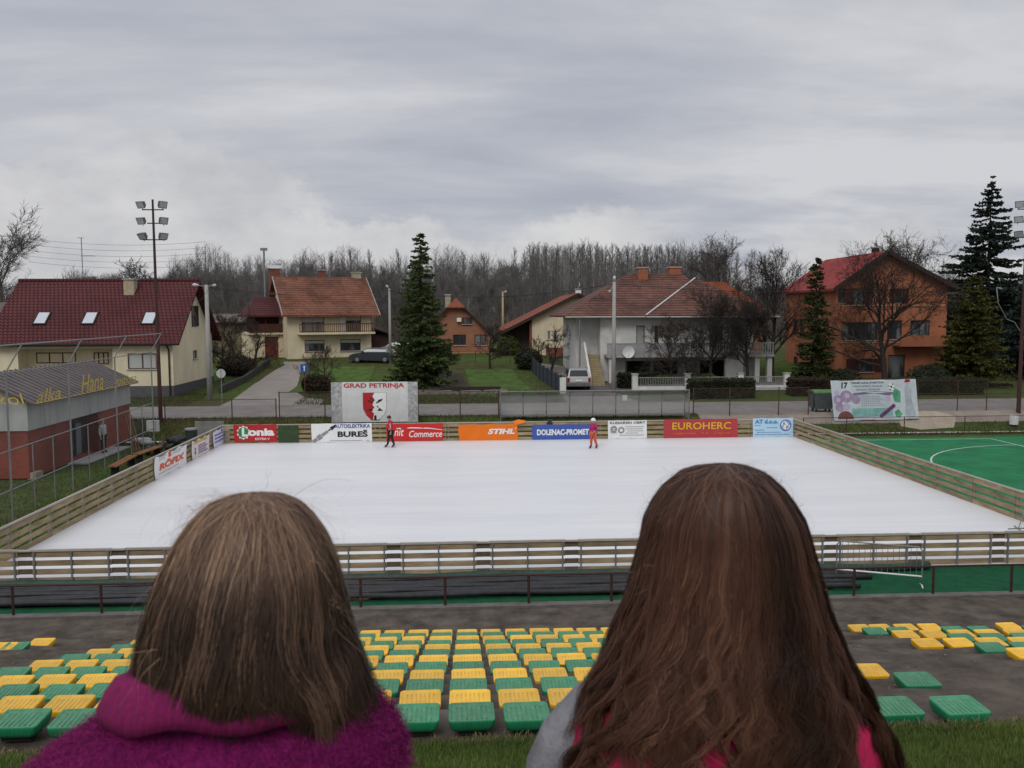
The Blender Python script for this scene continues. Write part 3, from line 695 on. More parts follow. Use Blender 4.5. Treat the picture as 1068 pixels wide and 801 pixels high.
# ================================================================== BIG TILTED TOURNAMENT BANNER
y = 51.2; bl, br, tl, tr = [atY(*p, y) for p in ((870, 439), (958.5, 437), (866, 397), (954, 395))]
bd = Board(bl, br - bl, (0, -1, 0), (br - bl).length, (tl - bl).length, lambda u, v: .01 * math.sin(u * 2.2 + v) , W=(tl - bl)); w, h = bd.w, bd.h
t = thing('tournament_banner', 'large pale tilted tournament banner with 17 and coloured photos beside the dumpster', 'banner', (bl.x, y, 0)); bd2 = bd
bd.cloth(t, 'cloth', mat('printed pale vinyl', (.50, .56, .62), .5, .12, .8, col2=(.66, .70, .74)), 30, 14)
for x in (bl.x + .4, (bl.x + br.x) / 2, br.x - .5):
    b = MB(); b.box(x - .035, x + .035, y + .04, y + .11, g(y) - .1, tl.z - .05); b.build('post', M_RUST, t)
b = MB(); b.bar(tl + V((0, .03, 0)), tr + V((0, .03, 0)), .05); b.bar(bl + V((0, .03, 0)), br + V((0, .03, 0)), .05); b.build('frame', M_RUST, t)
bd.text(t, '17', w * .12, w * .20, h * .80, h * .95, K_BLACK, bold=.04, shear=.1); 
for q, s in enumerate(('TURNIR ULICA, KVARTOVA', 'I PRIGRADSKIH NASELJA', 'GRADA PETRINJE')):
    bd.text(t, s, w * (.23 + .02 * q + (.02 if q == 2 else 0)), w * (.62 - .015 * q - (.02 if q == 2 else 0)), h * (.90 - .085 * q), h * (.955 - .085 * q), K_GREY if q else K_BLACK, bold=.02)
pm = lambda n, c: col(n, c, .6, .35)
bd.shape(t, [circ(w * .07, h * .52, h * .12), circ(w * .17, h * .60, h * .15), circ(w * .08, h * .33, h * .11), circ(w * .28, h * .52, h * .11)], pm('photo mauve', (.36, .27, .40)), 'photo_print', .008)
bd.shape(t, [circ(w * .07, h * .52, h * .06, 10), circ(w * .18, h * .62, h * .07, 10), circ(w * .06, h * .70, h * .06), circ(w * .16, h * .35, h * .09)], K_LILAC, 'photo_highlight', .012)
bd.shape(t, [circ(w * .14, h * .04, h * .20, 14, 0, 180)], pm('photo brown', (.20, .08, .07)), 'stadium_print', .012)
bd.shape(t, [[(w * .24, h * .62), (w * .5, h * .66), (w * .68, h * .60), (w * .74, h * .68), (w * .52, h * .72), (w * .25, h * .68)]], pm('photo violet', (.24, .17, .32)), 'photo_stripe', .009)
bd.shape(t, [[(w * .22, h * .10), (w * .70, h * .10), (w * .70, h * .30), (w * .22, h * .30)]], pm('photo teal', (.22, .42, .40)), 'pitch_print', .007)
for q in range(6): bd.shape(t, [[(w * (.34 + .025 * z), h * (.36 + .045 * q)), (w * (.355 + .025 * z), h * (.36 + .045 * q)), (w * (.355 + .025 * z), h * (.375 + .045 * q)), (w * (.34 + .025 * z), h * (.375 + .045 * q))] for z in range(11 - q % 3)], K_GREY, 'fine_print')
bd.shape(t, [circ(w * (.56 + .022 * z), h * (.10 + .035 * z), h * .05, 8) for z in range(8)], pm('photo plum', (.16, .05, .14)), 'crowd_print', .012)
bd.shape(t, [[(w * .73, h * .45), (w * .80, h * .42), (w * .81, h * .70), (w * .75, h * .78), (w * .71, h * .66)], [(w * .73, h * .06), (w * .78, h * .04), (w * .81, h * .14), (w * .77, h * .26), (w * .72, h * .2)]], pm('photo green', (.10, .36, .20)), 'green_map_print', .010)
bd.shape(t, [circ(w * .705, h * .82, h * .085)], K_WHITE, 'ball_print', .012); bd.shape(t, [circ(w * .705, h * .82, h * .03, 5), circ(w * .69, h * .75, h * .02, 5), circ(w * .725, h * .88, h * .02, 5), circ(w * .675, h * .84, h * .018, 5), circ(w * .735, h * .79, h * .018, 5)], K_BLACK, 'ball_patch_print', .016)
bd.shape(t, [[(w * .84, h * .06), (w * .97, h * .06), (w * .93, h * .5), (w * .94, h * .8), (w * .90, h * .95), (w * .86, h * .8), (w * .86, h * .45)]], pm('photo ghost grey', (.42, .46, .50)), 'figure_print', .009)
bd.shape(t, [[(w * .86, h * .92), (w * .93, h * .93), (w * .93, h * .99), (w * .88, h * 1.0)]], K_RED, 'red_patch_print', .012)
bd.shape(t, [circ(w * .655, h * .52, h * .06)], pm('photo pink', (.5, .38, .52)), 'portrait_print', .012)

# ================================================================== PLAYERS' SHELTER
t = thing('players_shelter', 'long clear-panelled players shelter with grey steel frame behind the far boards', 'shelter', (0, 0, 0))
sx0, sx1 = atY(522, 410, 51).x, atY(719, 410, 51).x; yb, yf, zt, zb = 52.1, 51.0, 2.45, .75; nb = 8
PC = sheer_mat('clear polycarbonate', (.42, .42, .41), .58, .35); 
for q in range(nb + 1):
    x = sx0 + (sx1 - sx0) * q / nb; f = MB()
    f.tube([(x, yb, g(yb) - .1), (x, yb, zt - .25)], .03, 6); f.tube([(x, yb, zt - .25), (x, (yb + yf) / 2 + .2, zt - .04), (x, yf, zt + .12)], .025, 6); f.build('post', M_STEEL, t, smooth=True)
for zz, yy in ((zt - .26, yb), (1.25, yb), (zt + .13, yf)):
    f = MB(); f.tube([(sx0, yy, zz), (sx1, yy, zz)], .028, 6); f.build('rail', M_STEEL, t)
for q in range(nb):
    x0, x1 = sx0 + (sx1 - sx0) * q / nb + .03, sx0 + (sx1 - sx0) * (q + 1) / nb - .03
    f = MB(); f.poly((x0, yb - .04, .72), (x1, yb - .04, .72), (x1, yb - .04, zt - .28), (x0, yb - .04, zt - .28)); f.build('back_panel', PC, t)
    f = MB(); f.poly((x0, yb - .02, zt - .22), (x1, yb - .02, zt - .22), (x1, (yb + yf) / 2 + .2, zt), (x0, (yb + yf) / 2 + .2, zt)); f.poly((x0, (yb + yf) / 2 + .2, zt), (x1, (yb + yf) / 2 + .2, zt), (x1, yf, zt + .14), (x0, yf, zt + .14)); f.build('roof_panel', PC, t)
for x in (sx0, sx1):
    f = MB(); f.poly((x, yb, .8), (x, yf, .8), (x, yf, zt + .08), (x, yb, zt - .26)); f.build('side_panel', PC, t); f = MB(); f.tube([(x, yf, .5), (x, yf, zt + .1)], .03, 6); f.build('post', M_STEEL, t)
f = MB(); f.box(sx0 + .2, sx1 - .2, yb - .55, yb - .2, 1.05, 1.09); f.build('bench', mat('grey bench board', (.18, .17, .16)), t)
f = MB(); x = atY(651.5, 418, yb).x; f.box(x - .15, x + .15, yb - .06, yb - .05, 1.85, 2.2)
tag(f.build('paper_notice', K_WHITE), 'white paper notice taped to the clear shelter wall', 'notice')

# ================================================================== FENCES
def post_fence(label, pts, hz, zr, mpost, rails, mesh=None, r=.035, group=None, name='wire_fence', base=None):
    t = thing(name, label, 'fence', (pts[0][0], pts[0][1], 0), group=group)
    P = [V((x, y, (g(y) if base is None else base))) for x, y in pts]
    for p in P:
        b = MB(); b.tube([p + V((0, 0, -.1)), p + V((0, 0, hz))], r, 6); b.build('post', mpost, t)
    for z in zr:
        b = MB(); b.tube([p + V((0, 0, z)) for p in P], .018, 5); b.build('rail', mpost, t)
    if mesh:
        b = MB()
        for p, q in zip(P, P[1:]): b.poly(p + V((0, .03, .03)), q + V((0, .03, .03)), q + V((0, .03, hz - .03)), p + V((0, .03, hz - .03)))
        b.build('mesh_panel', mesh, t)
    return t
WIRE = sheer_mat('rusty chain link', (.06, .045, .04), 1, .7, (.07, .006)); WIREG = sheer_mat('grey chain link', (.22, .22, .22), 1, .6, (.06, .0034))
yy = 52.0
def gx(px): return atY(px, 430, yy).x
post_fence('rusty wire fence with gate posts behind the Lonia banner', [(gx(p), yy) for p in (172, 242, 288)], 1.35, (1.3,), M_RUST, 0, WIRE)
post_fence('taller rusty wire fence between gate post and the town sign', [(gx(p), yy) for p in (291.5, 339, 386, 433)], 1.75, (1.7,), M_RUST, 0, WIRE)
post_fence('rusty wire fence between the town sign and the players shelter', [(gx(p), yy) for p in (436, 480, 520)], 1.7, (1.66,), M_RUST, 0, WIRE)
post_fence('rusty wire fence between the players shelter and the dumpster', [(gx(p), yy) for p in (723, 761, 812, 843)], 1.75, (1.7, .9), M_RUST, 0, WIRE)
post_fence('low dark wire fence along the end of the green court', [(x, 49.3) for x in (20.0, 22.6, 26.1, 29.8, 33.5, 37.2, 41)], 1.1, (1.08, .05), M_RUST, 0, WIRE, .03)
post_fence('dark wire fence by the road behind the tournament banner', [(x, 52.5) for x in (28.6, 31.2, 33.1, 36, 39, 42)], 2.0, (1.95, 1.1), M_RUST, 0, WIRE)
# tall ball-stop fence on the left
t = thing('ball_stop_fence', 'tall grey steel mesh fence with outward-bent tops beside the clubhouse', 'fence', (-16.5, 30, 0))
fy = [20.2, 25.7, 31.1, 36.5, 42.0, 47.6]; fx = lambda y: -15.95 - .055 * (y - 31) * .9
for y in fy:
    b = MB(); x = fx(y); b.tube([(x, y, -.15), (x, y, 5.2)], .036, 8); b.build('post', M_STEEL, t)
    b = MB(); b.tube([(x, y, 5.2), (x + .55, y + .1, 6.2)], .026, 6); b.build('bent_arm', M_STEEL, t)
for z in (1.05, 2.45, 5.2):
    b = MB(); b.tube([(fx(y), y, z) for y in (fy[0], fy[-1])], .022, 6); b.build('rail', M_STEEL, t)
b = MB(); b.tube([(fx(y) + .55, y + .1, 6.2) for y in (fy[0], fy[-1])], .03, 6); b.build('top_rail', M_STEEL, t)
for a in range(len(fy) - 1):
    for q in (1, 2):
        y = fy[a] + (fy[a + 1] - fy[a]) * q / 3; b = MB(); b.tube([(fx(y), y, -.1), (fx(y), y, 2.45)], .022, 6); b.build('thin_post', M_STEEL, t)
b = MB(); b.poly((fx(fy[0]), fy[0], .02), (fx(fy[-1]), fy[-1], .02), (fx(fy[-1]), fy[-1], 5.18), (fx(fy[0]), fy[0], 5.18)); b.build('mesh_panel', WIREG, t)

# ================================================================== FLOODLIGHT MASTS
M_MAST = mat('dark red mast paint', (.055, .024, .022), .6, .25, 3); M_LAMP = mat('floodlight housing', (.10, .10, .105), .5, .2, 5); M_LENS = mat('floodlight lens', (.42, .43, .45), .15, .25, 4, spec=.6)
def floodlight_mast(x, y, ztop, label, aim):
    t = thing('floodlight_mast', label, 'floodlight', (x, y, 0))
    b = MB(); b.tube([(x, y, g(y) - .2), (x, y, 6), (x, y, ztop)], [.13, .10, .06], 10); b.build('pole', M_MAST, t)
    for z, ww in ((ztop - .62, .62), (ztop - 2.35, .66), (ztop - 1.4, .35)):
        b = MB(); b.box(x - ww, x + ww, y - .03, y + .03, z, z + .06); b.build('crossarm', M_MAST, t)
    for z, s, tilt in ((ztop - .30, .58, .25), (ztop - 1.22, .60, .25), (ztop - 2.10, .56, -.1)):
        for sx in (-1, 1):
            c = V((x + sx * s, y - .18, z)); d = V((sx * .55 + aim * .45, -.65, -.5 + tilt * .6)).normalized(); a = d.cross(V((0, 0, 1))).normalized(); u = a.cross(d); b = MB()
            f0 = [c + d * .12 + a * i * .27 + u * j * .21 for i, j in ((-1, -1), (1, -1), (1, 1), (-1, 1))]; f1 = [c - d * .16 + a * i * .16 + u * j * .12 for i, j in ((-1, -1), (1, -1), (1, 1), (-1, 1))]
            b.loft([f1, f0]); o = b.build('floodlight', M_LAMP, t)
            b = MB(); b.poly(*[c + d * .124 + a * i * .23 + u * j * .17 for i, j in ((-1, -1), (1, -1), (1, 1), (-1, 1))]); b.build('lens', M_LENS, o)
            b = MB(); b.tube([c - d * .1, V((c.x, y, z - .3))], .02, 5); b.build('bracket', M_MAST, o)
    return t
p = atY(168, 447, 52); floodlight_mast(p.x, 52, atY(156, 208, 52).z, 'dark red floodlight mast with six lamps beside the clubhouse', .6)
p = atY(1056, 432, 52); floodlight_mast(atY(1064, 260, 52).x + .35, 52, atY(1067, 208, 52).z, 'dark floodlight mast at the court end beside the tall fir', -.6)

# ================================================================== CLUBHOUSE
M_BRICKR = row_mat('dark red brick', (.31, .065, .035), (.23, .05, .03), (.11, .06, .05), .26, .075, mortar=.14, blotch=(.55, .55, .55))
cx0, cx1, cy0, cy1 = -23.6, -19.15, 38.9, 50.6
t = thing('clubhouse', 'low brick clubhouse with grey upper walls and a brown metal roof', 'building', (cx0, cy0, 0))
L1 = cy1 - cy0; holes = [(4.2, 7.4, 0.05, 2.1, .9), (9.0, 9.06, 1.1, 1.12, .02)]
b = MB(); b.wall((cx1, cy0, 0), (0, 1, 0), (1, 0, 0), L1, 2.12, holes[:1]); b.wall((cx0, cy0, 0), (1, 0, 0), (0, -1, 0), cx1 - cx0, 2.12); b.wall((cx1, cy1, 0), (-1, 0, 0), (0, 1, 0), cx1 - cx0, 2.12); b.wall((cx0, cy1, 0), (0, -1, 0), (-1, 0, 0), L1, 2.12); b.build('brick_wall', M_BRICKR, t)
M_CORR = mat('grey cladding sheet', (.38, .385, .37), .7, .22, 1.5, stretch=(1, 2.5, .2)); b = MB()
b.box(cx0 - .04, cx1 + .06, cy0 - .06, cy1 + .04, 2.13, 3.42); b.build('upper_wall', M_CORR, t)
zr, ze, xm = 4.62, 3.42, (cx0 + cx1) / 2
b = MB(); b.prism([(cx0, cy0 - .03, 3.43), (cx1, cy0 - .03, 3.43), (xm, cy0 - .03, zr - .12)], (0, .1, 0)); b.build('gable', mat('dirty cream render', (.36, .31, .21), .9, .25, 2), t)
M_MROOF = mat('brown violet sheet roof', (.095, .074, .068), .45, .35, 1.2, spec=.4)
b = MB(); b.slab([(xm, cy0 - .35, zr), (cx1 + .45, cy0 - .35, ze - .08), (cx1 + .45, cy1 + .3, ze - .08), (xm, cy1 + .3, zr)], .06); b.slab([(xm, cy0 - .35, zr), (xm, cy1 + .3, zr), (cx0 - .45, cy1 + .3, ze - .08), (cx0 - .45, cy0 - .35, ze - .08)], .06)
rf = b.build('roof', M_MROOF, t)
for q in range(26):
    b = MB(); y = cy0 - .3 + q * (L1 + .55) / 25; b.bar((xm, y, zr + .02), (cx1 + .45, y, ze - .06), .05, .05); b.build('roof_rib', M_MROOF, rf)
b = MB(); b.box(cx1 - .62, cx1 - .6, cy0 + 4.25, cy0 + 7.3, .06, 2.05); d = b.build('doorway', mat('dim doorway', (.03, .033, .035), .6, .5, 2), t)
for yy_, zz_ in ((4.8, 0), (5.9, 0)):
    b = MB(); b.box(cx1 - .55, cx1 - .5, cy0 + yy_, cy0 + yy_ + .55, .1, 1.7); b.build('door', mat('grey green door', (.16, .18, .19), .6, .2), t)
b = MB(); b.box(cx1 + .02, cx1 + 1.0, cy0 + 3.6, cy0 + 9, -.02, .05); b.build('door_slab', M_CONC, t)
b = MB(); b.box(cx1 - .1, cx1 + .25, cy0 + .02, cy0 + .7, -.05, .25); b.build('corner_step', mat('pale block', (.3, .26, .2)), t)
# yellow script standing along the roof edge
M_YSC = mat('yellow painted steel', (.62, .46, .06), .6, .25, 6)
bd = Board((cx1 + .5, cy0 - .2, ze - .1), (0, 1, 0), (1, 0, 0), L1, 1.0)
t = thing('roof_lettering', 'yellow script letters standing along the clubhouse roof edge', 'sign', (cx1, cy0, ze))
for s, u0, u1, v0, v1 in (('alka', .1, 2.4, .0, .62), ('Hana', 4.6, 7.2, .05, .95), ('gostiona', 8.6, 11.7, -.1, .55)):
    o = bd.text(t, s, u0, u1, v0, v1, M_YSC, shear=.3, bold=.0, name='script_word', off=0)
    vs = [v.co.copy() for v in o.data.vertices]
bd3 = Board((cx0 + .3, cy0 - .45, ze - .1), (1, 0, 0), (0, -1, 0), 4, 1)
bd3.text(t, 'sokol', 2.2, 4.3, .02, .5, M_YSC, shear=-.2, bold=-.012, name='script_word', off=0)
b = MB(); b.tube([(cx1 + .5, cy0 - .2, ze - .08), (cx1 + .5, cy1 + .1, ze - .08)], .015, 5); b.build('carrier_rail', M_YSC, t)

# clutter by the clubhouse
M_BPLK = mat('orange brown plank', (.20, .085, .035), .8, .3, 3)
for lab, a, c in (('long orange-brown wooden bench nearest the clubhouse door', (117, 487), (139, 475)), ('orange-brown wooden bench further along the boards', (142, 474), (166, 465.5))):
    p, q = atz(*a, .45), atz(*c, .45); t = thing('wooden_bench', lab, 'bench', (p.x, p.y, 0)); d = (q - p).normalized(); s = d.cross(V((0, 0, 1)))
    b = MB(); b.obox((p + q) / 2 - s * .11, d * (q - p).length / 2, s * .1, V((0, 0, .025))); b.obox((p + q) / 2 + s * .11, d * (q - p).length / 2, s * .1, V((0, 0, .025))); b.build('seat', M_BPLK, t)
    for k_ in (.12, .88):
        b = MB(); e = p + (q - p) * k_; b.obox(e - V((0, 0, .24)), d * .03, s * .18, V((0, 0, .21))); b.build('leg', M_DARK, t)
p = atz(183, 466, 0); t = thing('rubber_mat_roll', 'heap of black rubber matting beside the boards near the benches', 'matting', p)
b = MB(); rg = random.Random(4)
for q in range(7):
    a = p + V((rg.uniform(-.9, .7), rg.uniform(-3.2, .8), .15 + rg.uniform(0, .18))); b.tube([a, a + V((rg.uniform(-.3, .3), rg.uniform(.8, 1.6), rg.uniform(-.05, .1)))], rg.uniform(.12, .2), 8)
b.build('rolled_mat', M_BLACK, t, smooth=True)
tag(t, kind='thing')
p = atz(200, 466, 0); t = thing('waste_bin', 'dark green round litter bin on the grass beyond the boards', 'bin', p)
b = MB(); b.tube([p + V((0, 0, .05)), p + V((0, 0, .95))], [.27, .32], 14); b.build('body', mat('dark green bin', (.03, .05, .04), .6, .2), t); b = MB(); b.tube([p + V((0, 0, .95)), p + V((0, 0, 1.03))], [.35, .33], 14); b.build('lid', mat('bin lid grey', (.22, .23, .23)), t)
p = atz(150, 464, 0); t = thing('cement_bag', 'pile of crumpled whitish sacks by the clubhouse corner', 'sack', p)
for q in range(4):
    b = MB(); c = p + V((rg.uniform(-.5, .6), rg.uniform(-.3, .3), .15 + .12 * (q % 2))); b.loft([[c + V((math.cos(a) * r * .38, math.sin(a) * r * .25, z)) * 1 for a in [k_ * .7 for k_ in range(9)]] for r, z in ((.6, -.14), (1, -.05), (.95, .07), (.5, .14))]); b.build('sack', mat('sack paper', (.38, .38, .38), .9, .2, 5), t, smooth=True)
p = atz(160, 450, .3); b = MB(); p = atY(160, 444, 47.9); b.box(p.x - .32, p.x + .32, 47.75, 47.95, p.z - .3, p.z + .3); t = tag(b.build('meter_box', mat('pale box paint', (.42, .42, .40))), 'pale square box fixed to the end of the tall mesh fence', 'box')
for q in range(3):
    p = atz(140 + q * 3, 470, 0); b = MB(); b.tube([p, p + V((-.5, .3, 1.9))], .03, 5); tag(b.build('timber_pole', M_BPLK), 'thin timber pole leaning on the clubhouse wall', 'pole', 'poles leaning on the clubhouse')
p = atY(219, 448, 48.9); b = MB(); b.box(p.x - .85, p.x + .75, 48.95, 49.0, .1, 1.25); tag(b.build('grey_sheet', mat('grey fibre sheet', (.2, .2, .19))), 'grey fibre sheet standing behind the far left corner of the boards', 'sheet')
p = atY(270, 452, 48.9); b = MB(); 
b.box(atY(290, 450, 48.5).x, atY(311, 450, 48.5).x, 48.51, 48.55, .08, 1.0); tag(b.build('green_gate', mat('dark green gate cloth', (.035, .06, .025), .8, .3, 4)), 'dark green cloth panel in the far boards beside the Lonia banner', 'panel')

# ================================================================== DUMPSTER, SIGNS, POLES
p = atY(856, 436, 52.9); t = thing('dumpster', 'grey wheeled dumpster with a bright green lid behind the right corner', 'dumpster', (p.x, 52.9, g(52.9)))
x, z0, y0 = p.x, g(52.9), 52.9; M_DUMP = mat('galvanised dumpster', (.10, .11, .11), .5, .25, 3, metal=.3)
b = MB(); b.loft([[(x - .52, y0 - .4, z0 + .2), (x + .52, y0 - .4, z0 + .2), (x + .52, y0 + .4, z0 + .2), (x - .52, y0 + .4, z0 + .2)], [(x - .66, y0 - .52, z0 + 1.2), (x + .66, y0 - .52, z0 + 1.2), (x + .66, y0 + .52, z0 + 1.2), (x - .66, y0 + .52, z0 + 1.2)]]); b.build('body', M_DUMP, t)
b = MB(); b.loft([[(x + sx * .69, y0 + .55 * math.cos(a), z0 + 1.2 + .2 * math.sin(a)) for a in [R(18 * k_) for k_ in range(11)]] for sx in (-1, 1)]); b.build('lid', mat('green dumpster lid', (.07, .15, .05), .6, .15), t, smooth=False)
for sx in (-1, 1):
    b = MB(); b.box(x + sx * .66 - .03, x + sx * .66 + .03, y0 - .3, y0 + .3, z0 + .3, z0 + 1.25); b.build('side_frame', M_DUMP, t)
    for sy in (-1, 1):
        b = MB(); b.tube([(x + sx * .42 - .03, y0 + sy * .3, z0 + .1), (x + sx * .42 + .03, y0 + sy * .3, z0 + .1)], .1, 12); b.build('wheel', M_BLACK, t)
b = MB(); b.box(x - .02, x + .02, y0 - .54, y0 - .5, z0 + .25, z0 + 1.15); b.build('rib', M_DUMP, t)
M_POLE = mat('concrete pole', (.33, .32, .30), .9, .12, 2)
def lamp_pole(px, pyb, pyt, Y, label, arms, r=.13, m=M_POLE):
    a = atY(px, pyb, Y); zt = atY(px, pyt, Y).z; zb = g(Y); t = thing('street_lamp', label, 'street lamp', (a.x, Y, zb))
    b = MB(); b.tube([(a.x, Y, zb - .2), (a.x, Y, zt)], [r * 1.25, r * .8], 10); b.build('pole', m, t, smooth=True)
    for dx, dz, L_ in arms:
        b = MB(); q = V((a.x, Y, zt - .15)); e = q + V((dx, -.05, dz)); b.tube([q, e], .03, 6); o = b.build('arm', M_STEEL, t)
        b = MB(); d = V((dx, 0, dz * .4)).normalized(); b.tube([e - d * .05, e + d * .15, e + d * L_, e + d * (L_ + .1)], [.05, .11, .12, .04], 8); b.build('lamp_head', mat('lamp head shell', (.5, .51, .5), .4, .1), o, smooth=True)
    return t
lamp_pole(219, 415, 297, 62, 'concrete street lamp with two heads in front of the cream house gable', [(-.55, .12, .3), (.45, .1, .15)], .16)
lamp_pole(640, 404, 294, 64, 'tall concrete street lamp beside the silver car', [(.0, .25, .25), (-.3, -.5, .1)], .15)
lamp_pole(407, 364, 301, 84, 'thin street lamp left of the big spruce', [(-.1, .25, .2)], .12)
lamp_pole(524.5, 345, 304, 118, 'yellowish bare pole between the brick house and the cream gable', [(.25, .1, .2)], .15, mat('pale wooden pole', (.36, .28, .16)))
a = atY(231.5, 416, 60.4); c = atY(231.5, 389.5, 60.4); t = thing('road_sign', 'round road sign seen from behind on a thin post beside the drive', 'road sign', (a.x, 60.4, g(60.4)))
b = MB(); b.tube([(a.x, 60.4, g(60.4) - .1), (a.x, 60.4, c.z + .25)], .035, 8); b.build('post', M_STEEL, t); b = MB(); b.tube([(a.x, 60.36, c.z), (a.x, 60.33, c.z)], .31, 24); b.build('disc', mat('sign back grey', (.45, .45, .44), .5, .08), t)
b = MB(); b.box(a.x - .02, a.x + .02, 60.31, 60.328, c.z - .25, c.z + .25); b.build('strap', M_STEEL, t)
a = atY(318, 405, 63); c = atY(317, 384, 63); t = thing('road_sign', 'square blue road sign with a white arrow near the garden shrubs', 'road sign', (a.x, 63, g(63)))
b = MB(); b.tube([(a.x, 63, g(63) - .1), (a.x, 63, c.z + .3)], .035, 8); b.build('post', M_RUST, t); b = MB(); b.box(a.x - .27, a.x + .27, 62.93, 62.95, c.z - .29, c.z + .29); b.build('plate', col('sign blue', (.02, .09, .28)), t)
b = MB(); b.poly((a.x - .035, 62.92, c.z - .2), (a.x + .035, 62.92, c.z - .2), (a.x + .035, 62.92, c.z + .08), (a.x + .1, 62.92, c.z + .08), (a.x, 62.92, c.z + .2), (a.x - .1, 62.92, c.z + .08), (a.x - .035, 62.92, c.z + .08)); b.build('arrow', K_WHITE, t)
# curved thin lamp by the far right conifers, box on post
p = atY(1040, 300, 63); q = [atY(x, y, 63) for x, y in ((1043, 301), (1039.5, 300), (1041, 316), (1050, 333), (1058, 336), (1068, 352), (1074, 380), (1076, 405))]
t = thing('garden_lamp', 'thin curved pale lamp post in front of the dark fir', 'lamp', (q[-1].x, 63, g(63))); b = MB(); b.tube(q[1:] + [V((q[-1].x, 63, g(63) - .1))], .035, 6); b.build('post', M_STEEL, t, smooth=True); b = MB(); b.tube([q[1], q[0] + V((.1, 0, -.02))], [.05, .09], 8); b.build('lamp_head', M_STEEL, t)
p = atY(1057.5, 438, 50.5); t = thing('white_bucket', 'white box on a short post at the end of the green court', 'box', (p.x, 50.5, 0)); b = MB(); b.tube([(p.x, 50.5, p.z - .27), (p.x, 50.5, p.z + .27)], [.24, .26], 14); b.build('box', K_WHITE, t); b = MB(); b.tube([(p.x, 50.5, -.1), (p.x, 50.5, p.z - .25)], .03, 6); b.build('post', M_STEEL, t)
b = MB(); p = atY(973, 434.5, 52.3); b.slab([p + V((-.8, -.2, .05)), p + V((.6, -.35, -.02)), p + V((.9, .1, .02)), p + V((-.6, .3, .12))], .04); tag(b.build('plastic_sheet', K_WHITE), 'white plastic sheet lying on the ground near the sand patch', 'sheet')
# utility mast far behind and antennas
a = atY(277, 330, 130); t = thing('utility_mast', 'thin dark mast rising above the woods behind the tiled house', 'mast', (a.x, 130, 3)); b = MB(); b.tube([(a.x, 130, 2.8), (a.x, 130, atY(277, 260, 130).z)], .14, 6); b.build('pole', M_STEEL, t); b = MB(); zz = atY(277, 260, 130).z; b.box(a.x - .5, a.x + .5, 129.9, 130.1, zz - .2, zz + .2); b.build('head', M_STEEL, t)
# overhead wires
M_WIRE = mat('black overhead cable', (.03, .03, .03), .7, .1)
def cable(p, q, sag, label, r=.016, grp=None, n=16):
    b = MB(); p, q = V(p), V(q); b.tube([p.lerp(q, i / n) - V((0, 0, sag * 4 * (i / n) * (1 - i / n))) for i in range(n + 1)], r, 4, False); return tag(b.build('overhead_cable', M_WIRE), label, 'cable', grp)
P1, P2, P3 = atY(219, 300, 62), atY(640, 296, 64), atY(407, 303, 84)
cable(P1, P3, .5, 'black overhead cable from the double lamp to the thin lamp', .02); cable(P3, P2, .8, 'black overhead cable from the thin lamp past the spruce to the tall lamp', .022)
cable(P2, atY(1100, 285, 66), 1.0, 'black overhead cable from the tall lamp toward the orange house', .016); cable(P1, atY(165, 352, 50), .3, 'black overhead cable from the double lamp toward the clubhouse', .012)
for q in range(5): cable(atY(30, 249 + q * 6, 150), atY(215, 249 + q * 7 + (3 - q), 150), .8, 'thin power line above the red roof', .02, 'power lines above the red roof')
# ================================================================== HOUSES
def house_window(parent, O, U, N, h, mf, mg, mull=1, sill=True, inset=.09, trans=0, shutter=None, blind=0.0):
    O, U, N = V(O), V(U), V(N); Z = V((0, 0, 1)); u0, u1, v0, v1 = h[:4]; fw = .07
    P = lambda u, v, d: O + U * u + Z * v - N * d
    f = MB()
    def bar(a0, a1, b0, b1):
        c = P((a0 + a1) / 2, (b0 + b1) / 2, inset); f.obox(c, U * (a1 - a0) / 2, N * .03, Z * (b1 - b0) / 2)
    bar(u0 + .001, u0 + fw, v0 + .001, v1 - .001); bar(u1 - fw, u1 - .001, v0 + .001, v1 - .001); bar(u0 + fw, u1 - fw, v0 + .001, v0 + fw); bar(u0 + fw, u1 - fw, v1 - fw, v1 - .001)
    for k in range(1, mull + 1):
        x = u0 + (u1 - u0) * k / (mull + 1); bar(x - fw * .6, x + fw * .6, v0 + fw, v1 - fw)
    o = f.build('window', mf, parent)
    b = MB(); b.poly(P(u0 + .01, v0 + .01, inset + .012), P(u1 - .01, v0 + .01, inset + .012), P(u1 - .01, v1 - .01, inset + .012), P(u0 + .01, v1 - .01, inset + .012)); b.build('pane', mg, o)
    if blind:
        b = MB(); b.obox(P((u0 + u1) / 2, v1 - (v1 - v0) * blind / 2 - .04, inset - .036), U * ((u1 - u0) / 2 - fw), N * .004, Z * ((v1 - v0) * blind / 2 - .04)); b.build('roller_blind', mat('pale roller blind', (.46, .45, .42), .8, .1), o)
    if sill:
        b = MB(); b.obox(P((u0 + u1) / 2, v0 - .03, -.04), U * ((u1 - u0) / 2 + .08), N * .08, Z * .028); b.build('sill', M_SILL, o)
    if shutter:
        for a, c in ((u0 - shutter - .02, u0 - .02), (u1 + .02, u1 + shutter + .02)):
            b = MB(); b.obox(P((a + c) / 2, (v0 + v1) / 2, -.03), U * (c - a) / 2, N * .025, Z * (v1 - v0) / 2); b.build('shutter', mat('dark red shutter', (.06, .015, .014), .7, .2), o)
    return o
def pxh(O, U, N, rects):
    """photo rectangles to facade (u, v) through the facade plane"""
    O, U, N = V(O), V(U), V(N); out = []
    for x0, y0, x1, y1 in rects:
        pts = []
        for px, py in ((x0, y1), (x1, y0)):
            d = ray(px, py); t_ = (O - EYE).dot(N) / d.dot(N); p = EYE + d * t_ - O; pts.append((p.dot(U), p.z))
        out.append((pts[0][0], pts[1][0], pts[0][1], pts[1][1]))
    return out
